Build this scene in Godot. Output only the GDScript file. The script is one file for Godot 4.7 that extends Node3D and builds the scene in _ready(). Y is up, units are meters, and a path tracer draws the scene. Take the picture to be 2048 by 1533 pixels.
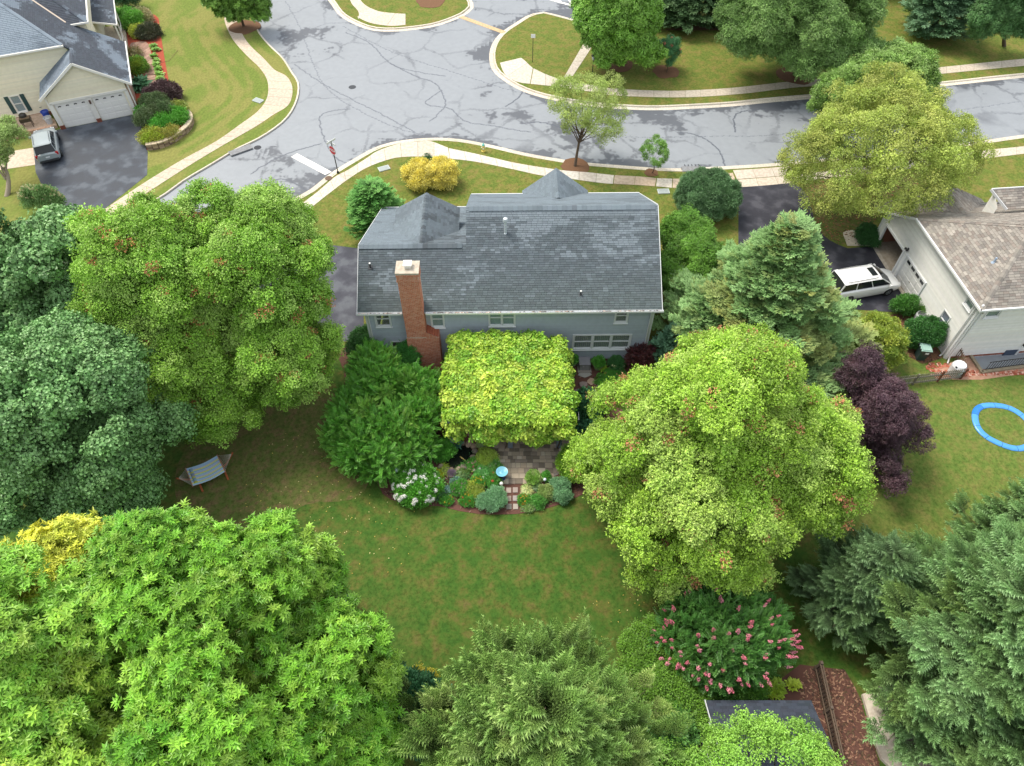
extends Node3D
# A suburban corner lot seen from above the back garden. Units are metres: x to the right, z towards the back garden, y up.

var R := RandomNumberGenerator.new()
var M := {}
var FN := FastNoiseLite.new()

func rnd(a: float, b: float) -> float:
	return R.randf_range(a, b)

func hx(s: String, k := 1.0) -> Color:
	var c := Color(s).srgb_to_linear()
	return Color(c.r * k, c.g * k, c.b * k)

func vary(c: Color, amount: float) -> Color:
	var k := 1.0 + rnd(-amount, amount)
	return Color(c.r * k * (1.0 + rnd(-amount, amount) * .3), c.g * k, c.b * k * (1.0 + rnd(-amount, amount) * .3))

func pl(a: Array) -> PackedVector2Array:
	var o := PackedVector2Array()
	for i in range(0, a.size(), 2):
		o.append(Vector2(a[i], a[i + 1]))
	return o

func cat2(a: PackedVector2Array, b: PackedVector2Array) -> PackedVector2Array:
	var o := a.duplicate()
	o.append_array(b)
	return o

# Catmull-Rom through the points, a point every step metres
func smooth(p: PackedVector2Array, step := .6, closed := false) -> PackedVector2Array:
	var o := PackedVector2Array()
	var n := p.size()
	for i in (n if closed else n - 1):
		var a := p[(i - 1 + n) % n] if closed else p[maxi(i - 1, 0)]
		var b := p[i]
		var c := p[(i + 1) % n]
		var d := p[(i + 2) % n] if closed else p[mini(i + 2, n - 1)]
		var m := maxi(1, roundi(b.distance_to(c) / step))
		for k in m:
			o.append(b.cubic_interpolate(c, a, d, float(k) / m))
	if not closed:
		o.append(p[n - 1])
	return o

# the same curve cut into m equal pieces
func even(p: PackedVector2Array, m: int) -> PackedVector2Array:
	var total := 0.0
	for i in p.size() - 1:
		total += p[i].distance_to(p[i + 1])
	var o := PackedVector2Array()
	var at := 0
	var gone := 0.0
	for k in m + 1:
		var want := total * k / m
		while at < p.size() - 2 and gone + p[at].distance_to(p[at + 1]) < want:
			gone += p[at].distance_to(p[at + 1])
			at += 1
		var seg := maxf(p[at].distance_to(p[at + 1]), 1e-6)
		o.append(p[at].lerp(p[at + 1], clampf((want - gone) / seg, 0, 1)))
	return o

func length_of(p: PackedVector2Array) -> float:
	var t := 0.0
	for i in p.size() - 1:
		t += p[i].distance_to(p[i + 1])
	return t

func dist_to(p: PackedVector2Array, q: Vector2) -> float:
	var best := 1e9
	for i in p.size() - 1:
		best = minf(best, Geometry2D.get_closest_point_to_segment(q, p[i], p[i + 1]).distance_to(q))
	return best

class MB:
	var v := PackedVector3Array()
	var n := PackedVector3Array()
	var c := PackedColorArray()
	var t := PackedVector2Array()
	var col := Color.WHITE
	func tri(a: Vector3, b: Vector3, d: Vector3) -> void:
		var k := (d - a).cross(b - a).normalized()
		v.append(a); v.append(b); v.append(d)
		for i in 3:
			n.append(k); c.append(col); t.append(Vector2.ZERO)
	func quad(a: Vector3, b: Vector3, d: Vector3, e: Vector3) -> void:
		tri(a, b, d)
		tri(a, d, e)
	# a flat polygon on the ground, seen from above
	func sheet(p: PackedVector2Array, y: float) -> void:
		var ix := Geometry2D.triangulate_polygon(p)
		for i in range(0, ix.size(), 3):
			var q := [p[ix[i]], p[ix[i + 1]], p[ix[i + 2]]]
			if (q[1] - q[0]).cross(q[2] - q[0]) < 0:
				q = [q[0], q[2], q[1]]
			for k in q:
				v.append(Vector3(k.x, y, k.y)); n.append(Vector3.UP); c.append(col); t.append(k)
	# the sheet with an edge that goes down
	func slab(p: PackedVector2Array, y: float, y0: float) -> void:
		sheet(p, y)
		for i in p.size():
			var a := p[i]
			var b := p[(i + 1) % p.size()]
			if Geometry2D.is_polygon_clockwise(p):
				quad(Vector3(a.x, y, a.y), Vector3(b.x, y, b.y), Vector3(b.x, y0, b.y), Vector3(a.x, y0, a.y))
			else:
				quad(Vector3(b.x, y, b.y), Vector3(a.x, y, a.y), Vector3(a.x, y0, a.y), Vector3(b.x, y0, b.y))
	func box(at: Vector3, s: Vector3, turn := Basis()) -> void:
		var h := s / 2
		var p := []
		for i in 8:
			p.append(at + turn * Vector3(h.x if i & 1 else -h.x, h.y if i & 2 else -h.y, h.z if i & 4 else -h.z))
		quad(p[6], p[7], p[5], p[4]); quad(p[3], p[2], p[0], p[1])
		quad(p[7], p[3], p[1], p[5]); quad(p[2], p[6], p[4], p[0])
		quad(p[2], p[3], p[7], p[6]); quad(p[4], p[5], p[1], p[0])
	func tube(p: PackedVector3Array, r0: float, r1: float, sides := 6) -> void:
		var rings := []
		for i in p.size():
			var dir := (p[mini(i + 1, p.size() - 1)] - p[maxi(i - 1, 0)]).normalized()
			var x := dir.cross(Vector3.RIGHT if absf(dir.x) < .8 else Vector3.UP).normalized()
			var y := dir.cross(x)
			var r := lerpf(r0, r1, float(i) / maxi(p.size() - 1, 1))
			var ring := []
			for k in sides:
				var a := TAU * k / sides
				ring.append([p[i] + (x * cos(a) + y * sin(a)) * r, x * cos(a) + y * sin(a)])
			rings.append(ring)
		for i in p.size() - 1:
			for k in sides:
				var a = rings[i][k]
				var b = rings[i][(k + 1) % sides]
				var d = rings[i + 1][(k + 1) % sides]
				var e = rings[i + 1][k]
				for q in [a, d, b, a, e, d]:
					v.append(q[0]); n.append(q[1]); c.append(col); t.append(Vector2.ZERO)
		for k in range(1, sides - 1):
			var f = rings[-1]
			tri(f[0][0], f[k + 1][0], f[k][0])
			var g = rings[0]
			tri(g[0][0], g[k][0], g[k + 1][0])
	# a turned shape: profile of (radius, height)
	func lathe(at: Vector3, prof: Array, sides := 12) -> void:
		for i in prof.size() - 1:
			var a: Vector2 = prof[i]
			var b: Vector2 = prof[i + 1]
			var out := Vector2(b.y - a.y, a.x - b.x).normalized()
			for k in sides:
				var w0 := TAU * k / sides
				var w1 := TAU * (k + 1) / sides
				var q := func(s: Vector2, w: float) -> void:
					v.append(at + Vector3(cos(w) * s.x, s.y, sin(w) * s.x)); n.append(Vector3(cos(w) * out.x, out.y, sin(w) * out.x)); c.append(col); t.append(Vector2.ZERO)
				q.call(a, w0); q.call(a, w1); q.call(b, w1)
				q.call(a, w0); q.call(b, w1); q.call(b, w0)
	# a grid of points with smooth normals, g[row][column]
	func grid(g: Array, cols := []) -> void:
		var nr := g.size()
		var nc: int = g[0].size()
		var nn := []
		for i in nr:
			var row := []
			for j in nc:
				var a: Vector3 = g[mini(i + 1, nr - 1)][j] - g[maxi(i - 1, 0)][j]
				var b: Vector3 = g[i][mini(j + 1, nc - 1)] - g[i][maxi(j - 1, 0)]
				row.append(a.cross(b).normalized())
			nn.append(row)
		for i in nr - 1:
			for j in nc - 1:
				for q in [[i, j], [i + 1, j + 1], [i + 1, j], [i, j], [i, j + 1], [i + 1, j + 1]]:
					v.append(g[q[0]][q[1]]); n.append(nn[q[0]][q[1]]); t.append(Vector2(q[1], q[0])); c.append(cols[j] if cols else col)
	func mesh() -> ArrayMesh:
		var a := []
		a.resize(Mesh.ARRAY_MAX)
		a[Mesh.ARRAY_VERTEX] = v
		a[Mesh.ARRAY_NORMAL] = n
		a[Mesh.ARRAY_COLOR] = c
		a[Mesh.ARRAY_TEX_UV] = t
		var m := ArrayMesh.new()
		if v.size():
			m.add_surface_from_arrays(Mesh.PRIMITIVE_TRIANGLES, a)
		return m

func tag(o: Node3D, label: String, category := "", group := "", kind := "") -> Node3D:
	if label: o.set_meta("label", label)
	if category: o.set_meta("category", category)
	if group: o.set_meta("group", group)
	if kind: o.set_meta("kind", kind)
	return o

func put(m: Mesh, called: String, material: Material, parent: Node = self, at := Vector3.ZERO) -> MeshInstance3D:
	var o := MeshInstance3D.new()
	o.name = called
	o.mesh = m
	o.material_override = material
	o.position = at
	parent.add_child(o, true)
	return o

# a part whose mesh is in the place's own coordinates, under a thing that is moved but not turned
func fit(b: MB, called: String, material: Material, parent: Node3D) -> MeshInstance3D:
	return put(b.mesh(), called, material, parent, -parent.position)

func stuff(b: MB, called: String, material: Material, parent: Node3D) -> MeshInstance3D:
	var o := fit(b, called, material, parent)
	o.set_meta("kind", "stuff")
	return o

func structure(b: MB, called: String, material: Material) -> MeshInstance3D:
	var o := put(b.mesh(), called, material)
	o.set_meta("kind", "structure")
	return o

func thing(called: String, label: String, category: String, at := Vector3.ZERO, turn := 0.0, group := "") -> Node3D:
	var o := Node3D.new()
	o.name = called
	o.position = at
	o.rotation.y = turn
	add_child(o, true)
	tag(o, label, category, group)
	return o

func ground(called: String) -> Node3D:
	var o := Node3D.new()
	o.name = called
	add_child(o, true)
	o.set_meta("kind", "structure")
	return o

func part(b: MB, called: String, material: Material, parent: Node3D) -> MeshInstance3D:
	return put(b.mesh(), called, material, parent)

func bit(called: String, material: Material, parent: Node3D, at: Vector3, size: Vector3, turn := Basis(), col := Color.WHITE) -> MeshInstance3D:
	var b := MB.new()
	b.col = col
	b.box(at, size, turn)
	return part(b, called, material, parent)

func mat(called: String, c: Color, rough := .8, metal := 0.0, spec := .5) -> StandardMaterial3D:
	var m := StandardMaterial3D.new()
	m.resource_name = called
	m.albedo_color = c.linear_to_srgb()
	m.roughness = rough
	m.metallic = metal
	m.metallic_specular = spec
	m.vertex_color_use_as_albedo = true
	m.vertex_color_is_srgb = false
	M[called] = m
	return m

func noise(freq: float, seed_: int, oct := 4, kind := FastNoiseLite.TYPE_SIMPLEX_SMOOTH) -> FastNoiseLite:
	var f := FastNoiseLite.new()
	f.seed = seed_
	f.frequency = freq
	f.noise_type = kind
	f.fractal_octaves = oct
	return f

# ramp: offsets and linear colours
func ramp_tex(f: FastNoiseLite, size: int, at: Array, cols: Array, bump := false) -> NoiseTexture2D:
	var t := NoiseTexture2D.new()
	t.width = size
	t.height = size
	t.seamless = true
	t.seamless_blend_skirt = .25
	t.noise = f
	if not bump:
		var g := Gradient.new()
		g.offsets = PackedFloat32Array(at)
		var cs := PackedColorArray()
		for k in cols:
			cs.append((k as Color).linear_to_srgb())
		g.colors = cs
		t.color_ramp = g
	return t

# large patches times a fine grain, mapped by the ground's own metres
func ground_mat(called: String, patch: Texture2D, patch_m: float, grain: Texture2D, grain_m: float, rough := .9, relief := 0.0) -> StandardMaterial3D:
	var m := mat(called, Color.WHITE, rough, 0, .3)
	m.albedo_texture = patch
	m.uv1_triplanar = true
	m.uv1_world_triplanar = true
	m.uv1_scale = Vector3.ONE / patch_m
	if grain:
		m.detail_enabled = true
		m.detail_albedo = grain
		m.detail_blend_mode = BaseMaterial3D.BLEND_MODE_MUL
		m.detail_uv_layer = BaseMaterial3D.DETAIL_UV_2
		m.uv2_triplanar = true
		m.uv2_world_triplanar = true
		m.uv2_scale = Vector3.ONE / grain_m
	return m

func grained(called: String, c: Color, grain: Texture2D, metres: float, rough := .8, metal := 0.0) -> StandardMaterial3D:
	var m := mat(called, c, rough, metal)
	m.albedo_texture = grain
	m.uv1_triplanar = true
	m.uv1_world_triplanar = true
	m.uv1_scale = Vector3.ONE / metres
	return m

func make_materials() -> void:
	var g1 := Color(.62, .62, .62)
	var speck := ramp_tex(noise(.09, 3, 3), 512, [.3, .5, .7], [Color(.72, .72, .72), Color(.9, .9, .9), Color(1, 1, 1)])
	var bl := noise(.02, 5, 6)
	bl.fractal_gain = .85
	var blade := ramp_tex(bl, 1024, [.2, .5, .8], [Color(.46, .5, .4), Color(.78, .8, .74), Color(1, 1, .96)])
	var bark := ramp_tex(noise(.11, 9, 3, FastNoiseLite.TYPE_CELLULAR), 512, [.0, .35, .6, .9], [Color(.35, .33, .33), Color(.7, .68, .68), Color(1, .95, .9), Color(.6, .5, .5)])
	var stain := ramp_tex(noise(.012, 21, 4), 512, [.3, .5, .68], [Color(.84, .82, .8), Color(.94, .93, .92), Color(1, 1, 1)])
	var faint := ramp_tex(noise(.02, 23, 5), 512, [.25, .75], [Color(.93, .93, .93), Color(1, 1, 1)])
	var lf := noise(.012, 31, 7)
	lf.fractal_gain = .68
	var lb := noise(.011, 33, 7)
	lb.fractal_gain = .66
	var lawn_front := ramp_tex(lf, 1024, [.2, .4, .55, .68, .85], [hx("687a36"), hx("717d3a"), hx("7c7f3f"), hx("838045"), hx("8a7d4a")])
	var lawn_back := ramp_tex(lb, 1024, [.2, .38, .52, .66, .85], [hx("446829"), hx("4d6b2b"), hx("586d30"), hx("656c34"), hx("70693f")])
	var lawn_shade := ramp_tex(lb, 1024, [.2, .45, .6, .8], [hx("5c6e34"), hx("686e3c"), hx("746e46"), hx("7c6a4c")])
	var lawn_green := ramp_tex(lf, 1024, [.2, .4, .58, .8], [hx("5f7836"), hx("697c3a"), hx("747e40"), hx("7e7e46")])
	ground_mat("lawn_front", lawn_front, 16, blade, 7.0)
	ground_mat("lawn_back", lawn_back, 15, blade, 7.0)
	ground_mat("lawn_right", lawn_green, 13, blade, 7.0)
	ground_mat("lawn_north", lawn_front, 19, blade, 7.0)
	ground_mat("soil", lawn_shade, 17, blade, 7.0)
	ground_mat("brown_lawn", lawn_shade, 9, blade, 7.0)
	grained("mulch", hx("6b4a40"), bark, .9, .95)
	grained("red_mulch", hx("b0523a"), bark, 1.0, .95)
	grained("needle_litter", hx("7c5c42"), bark, 1.1, .95)
	grained("concrete", hx("d3ccc2"), stain, 2.3, .85)
	grained("concrete_grey", Color(.95, .95, .95), stain, 2.0, .85)
	grained("stone", Color(.92, .92, .92), speck, .8, .85)
	grained("kerb", hx("d8cfc0"), stain, 1.7, .85)
	ground_mat("drive_black", ramp_tex(noise(.012, 41, 5), 512, [.3, .55, .75], [hx("3c3c44"), hx("46464e"), hx("56565e")]), 9, speck, 1.2, .55)
	ground_mat("drive_wet", ramp_tex(noise(.009, 45, 5), 512, [.35, .5, .6, .72], [hx("4a4e56"), hx("4e535c"), hx("555b64"), hx("626871")]), 10, speck, 1.2, .4)
	ground_mat("drive_house", ramp_tex(noise(.008, 47, 4), 512, [.35, .55, .75], [hx("474953"), hx("545660"), hx("666a72")]), 8, speck, 1.2, .5)
	mat("white_paint", hx("e8e8e6"), .55)
	mat("road_paint", hx("ece9e2"), .7)
	mat("white_plastic", hx("ebebea"), .4)
	mat("paint", Color.WHITE, .7)
	mat("gloss", Color.WHITE, .3)
	mat("metal", Color.WHITE, .4, .6)
	mat("car_paint", Color.WHITE, .3, .0)
	M.car_paint.clearcoat_enabled = true
	M.car_paint.clearcoat_roughness = .1
	mat("rubber", hx("1b1b1d"), .8)
	mat("dark_glass", Color(.018, .022, .026), .08)
	var pane := mat("pane", Color(.75, .85, .85, .16), .05)
	pane.transparency = BaseMaterial3D.TRANSPARENCY_ALPHA
	pane.vertex_color_use_as_albedo = false
	grained("brick", Color.WHITE, speck, .5, .9)
	grained("shingle", Color.WHITE, speck, .55, .85)
	grained("siding", Color.WHITE, faint, 4.0, .6)
	grained("wood", Color.WHITE, speck, .7, .8)
	grained("fabric", Color.WHITE, speck, .35, .95)
	grained("pale_bark", hx("b0a594"), bark, .5, .95)
	grained("bark", hx("6d5f52"), bark, .5, .95)
	for k in [["leaf", .45, .5], ["needle", .6, .3], ["petal", .7, .4]]:
		var m := mat(k[0], Color.WHITE, k[1], 0, .5)
		m.backlight_enabled = true
		m.backlight = Color(k[2], k[2], k[2])
	var water := mat("water", Color(.012, .016, .012), .05)
	water.vertex_color_use_as_albedo = false

# ------------------------------------------------------------------ the ground, the roads and the paths
var kerb_south: PackedVector2Array
var kerb_west: PackedVector2Array
var kerb_court: PackedVector2Array
var kerb_east: PackedVector2Array

func road_texture() -> ImageTexture:
	var w := 1500
	var h := 860
	var x0 := -36.0
	var z0 := -90.0
	var sx := 100.0 / w
	var sz := 56.0 / h
	var big := noise(.010, 51, 5).get_image(w, h).get_data()
	var fine := noise(.09, 53, 3).get_image(w, h).get_data()
	var cf := noise(.016, 57, 1, FastNoiseLite.TYPE_CELLULAR)
	cf.cellular_return_type = FastNoiseLite.RETURN_DISTANCE2_SUB
	cf.cellular_jitter = 1.1
	cf.domain_warp_enabled = true
	cf.domain_warp_amplitude = 18
	cf.domain_warp_frequency = .03
	var cell := cf.get_image(w, h, false, false, false).get_data()
	var streak_f := noise(.02, 59, 4)
	var streak := streak_f.get_image(w, h).get_data()
	# how damp the surface is, on a coarse grid: along the gutters, in the hollows, in the wheel tracks
	var gw := 250
	var gh := 143
	var damp := PackedFloat32Array()
	damp.resize(gw * gh)
	var wet := [Vector3(-21.91, 0, -72.98), 4.2, .55, Vector3(-24.37, 0, -76.23), 3.0, .4, Vector3(5.84, 0, -80.85), 6.0, .6, Vector3(-3.37, 0, -75.12), 3.5, .3, Vector3(-2, 0, -71.93), 2.6, .45, Vector3(2.07, 0, -57.8), 4.0, .28, Vector3(4.28, 0, -56.61), 3.5, .35, Vector3(9.48, 0, -55.07), 4.0, .35, Vector3(-1.13, 0, -62.85), 3.4, .25, Vector3(-17.44, 0, -77.92), 2.0, .3, Vector3(26.11, 0, -60.26), 3.5, .5, Vector3(14.12, 0, -60.26), 3.5, .35, Vector3(21.26, 0, -61.37), 3.5, .32, Vector3(46.5, 0, -63.74), 6.0, .25, Vector3(-18.99, 0, -48.33), 3.0, .45, Vector3(-20.41, 0, -47.35), 3.0, .35, Vector3(-15.33, 0, -51.05), 1.4, .5, Vector3(-8.23, 0, -57), 4.0, .25, Vector3(10.94, 0, -52.48), 2.4, .35, Vector3(-20.86, 0, -54.31), 1.2, .5, Vector3(-19.26, 0, -52.84), 1.6, .3]
	for j in gh:
		for i in gw:
			var q := Vector2(x0 + 100.0 * (i + .5) / gw, z0 + 56.0 * (j + .5) / gh)
			var d := .0
			var e := minf(minf(dist_to(kerb_south, q), dist_to(kerb_court, q)), dist_to(kerb_east, q))
			d += .30 * exp(-e * e / 1.6)
			for k in range(0, wet.size(), 3):
				var c: Vector3 = wet[k]
				var r: float = wet[k + 1]
				d += .72 * wet[k + 2] * exp(-q.distance_squared_to(Vector2(c.x, c.z)) / (r * r))
			damp[j * gw + i] = d
	var data := PackedByteArray()
	data.resize(w * h * 3)
	var dry := Color(hx("8d9298"))
	var dark := Color(hx("50545c"))
	for j in h:
		var gj := mini(j * gh / h, gh - 1)
		for i in w:
			var k := j * w + i
			var d := damp[gj * gw + mini(i * gw / w, gw - 1)]
			var b := big[k] / 255.0 * .42 + streak[k] / 255.0 * .36 + fine[k] / 255.0 * .22
			var m := smoothstep(.74, .84, d * .78 + b) * .9
			m = maxf(m, .14 * smoothstep(.55, .8, d * .4 + b))
			var cr := cell[k] / 255.0
			var line := 1.0 - smoothstep(.012, .034 + .04 * d, cr)
			m = maxf(m, line * clampf((.16 + d * 1.3 + (b - .5) * 1.8), 0.0, .7))
			var f := .94 + .12 * fine[k] / 255.0
			data[k * 3] = clampi(int(pow(lerpf(dry.r, dark.r, m) * f, .4545) * 255), 0, 255)
			data[k * 3 + 1] = clampi(int(pow(lerpf(dry.g, dark.g, m) * f, .4545) * 255), 0, 255)
			data[k * 3 + 2] = clampi(int(pow(lerpf(dry.b, dark.b, m) * f, .4545) * 255), 0, 255)
	var im := Image.create_from_data(w, h, false, Image.FORMAT_RGB8, data)
	# seams and long cracks of the paving
	var seams := [pl([-25.5, -83.29, -22.61, -76.79, -18.3, -65.47, -13.56, -60.26, -9.14, -57.24, -6.42, -56.77]), pl([-21.83, -69.3, -18.07, -65.28, -11.92, -60.01, -8.69, -57.24]), pl([-18.16, -77.35, -12.5, -71.93, -6.13, -67.93, 1.71, -63.56, 12.73, -60.26]), pl([-17.7, -76, -14.74, -73.51, -11.68, -68.9, -6.57, -66.97]), pl([-22.07, -51.05, -20.05, -53.57, -16.91, -55.45]), pl([-22.11, -47.67, -19.4, -50.36, -16.54, -48.33]), pl([5.2, -57.24, 10.5, -56.45, 17.64, -56.61, 25.81, -57.24, 48.2, -62.41]), pl([-6.89, -64.19, -8.16, -61.97, -5.77, -61.11, -4.29, -59.02, -1.54, -58.2, 1.61, -57.24]), pl([-12.23, -69.4, -9.52, -66.97, -7.46, -65.56, -6.28, -61.97, -7.48, -59.02]), pl([18.07, -51.76, 18.11, -54.31, 16.75, -56.61, 15.06, -57.24]), pl([-0.65, -61.54, 0.76, -63.29, 1.26, -65.56]), pl([19.99, -57.24, 20.76, -60.26, 23.53, -61.11]), pl([-13.8, -52.12, -15.85, -54.31, -17.65, -59.84, -15.07, -61.11]), pl([0.95, -58.61, 3, -58.77, 5.63, -57])]
	for s in seams:
		var fine_line := even(smooth(s, .5), 400)
		for q in fine_line.size():
			var at: Vector2 = fine_line[q]
			at += Vector2(FN.get_noise_2d(at.x * 22, at.y * 22), FN.get_noise_2d(at.y * 22, at.x * 22 + 50)) * .14
			var ix := int((at.x - x0) / sx)
			var iz := int((at.y - z0) / sz)
			for o in [[0, 0], [1, 0], [0, 1]]:
				if (o[0] + o[1] == 0 or q % 5 < 2) and ix + o[0] >= 0 and ix + o[0] < w and iz + o[1] >= 0 and iz + o[1] < h:
					var was := im.get_pixel(ix + o[0], iz + o[1])
					im.set_pixel(ix + o[0], iz + o[1], was.lerp(Color(.32, .34, .38), .5))
	return ImageTexture.create_from_image(im)

# a sunk strip along a kerb line: gutter, face and top, cut into stones
func kerb_line(called: String, p: PackedVector2Array, side: float, from := 0.0, to := 1e9) -> void:
	var o := ground(called)
	var n := int(ceil(length_of(p) / 1.0))
	var q := even(p, n)
	var made := 0
	for i in range(0, n, 3):
		var b := MB.new()
		b.col = vary(Color(.95, .95, .95), .10)
		var last := mini(i + 3, n)
		for k in range(i, last):
			var f0 := []
			var f1 := []
			for e in [k, k + 1]:
				var t := (q[mini(e + 1, n)] - q[maxi(e - 1, 0)]).normalized()
				var nn := Vector2(-t.y, t.x) * side   # towards the lawn
				var a := q[e]
				if e == last: a -= t * .012
				var row := []
				for s in [[-.46, -.117], [-.05, -.10], [-.02, -.02], [.02, .012], [.16, .016], [.165, -.1]]:
					row.append(Vector3(a.x + nn.x * s[0], s[1], a.y + nn.y * s[0]))
				if e == k: f0 = row
				else: f1 = row
			for s in 5:
				if side > 0: b.quad(f0[s], f0[s + 1], f1[s + 1], f1[s])
				else: b.quad(f1[s], f1[s + 1], f0[s + 1], f0[s])
		part(b, "kerb_stone", M.kerb, o)
		made += 1

func walk(called: String, a: PackedVector2Array, b: PackedVector2Array, each: float, tones: Array, y := .02, m: Material = null) -> void:
	var o := ground(called)
	a = smooth(a, .4)
	b = smooth(b, .4)
	var n := maxi(1, roundi((length_of(a) + length_of(b)) / 2 / each))
	var pa := even(a, n * 4)
	var pb := even(b, n * 4)
	for i in n:
		var p := PackedVector2Array()
		for k in 5:
			p.append(pa[i * 4 + k])
		for k in 5:
			p.append(pb[i * 4 + 4 - k])
		var d := (pa[i * 4 + 4] - pa[i * 4]).normalized() * .012
		p[0] += d; p[9] += d; p[4] -= d; p[5] -= d
		var s := MB.new()
		s.col = vary(tones[R.randi() % tones.size()], .05)
		s.slab(p, y + rnd(0, .006), -.03)
		part(s, "paving_slab", m if m else M.concrete, o)

# loose chips of bark or leaves over a piece of ground
func chips(on: Node3D, area: PackedVector2Array, n: int, y: float, cols: Array) -> void:
	var lo := area[0]
	var hi := area[0]
	for p in area:
		lo = Vector2(minf(lo.x, p.x), minf(lo.y, p.y))
		hi = Vector2(maxf(hi.x, p.x), maxf(hi.y, p.y))
	var where := []
	var tint := []
	for i in n:
		var q := Vector2(rnd(lo.x, hi.x), rnd(lo.y, hi.y))
		if not Geometry2D.is_point_in_polygon(q, area): continue
		where.append(Transform3D(Basis(Vector3.UP, rnd(0, TAU)) * Basis(Vector3.RIGHT, rnd(-.4, .4)) * Basis.from_scale(Vector3.ONE * rnd(.6, 1.5)), Vector3(q.x, y + .012, q.y)))
		tint.append(cols[R.randi() % cols.size()] * rnd(.8, 1.2))
	var b := MB.new()
	b.box(Vector3.ZERO, Vector3(.11, .015, .045))
	copies("chip", b.mesh(), M.wood, where, tint, on)

func clipped(p: PackedVector2Array, z0: float, z1: float) -> Array:
	return Geometry2D.intersect_polygons(p, PackedVector2Array([Vector2(-150, z0), Vector2(150, z0), Vector2(150, z1), Vector2(-150, z1)]))

func lawn(called: String, ps: Array, m: Material, y := 0.0) -> void:
	var b := MB.new()
	for p in ps:
		b.sheet(p, y)
	structure(b, called, m)

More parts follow.
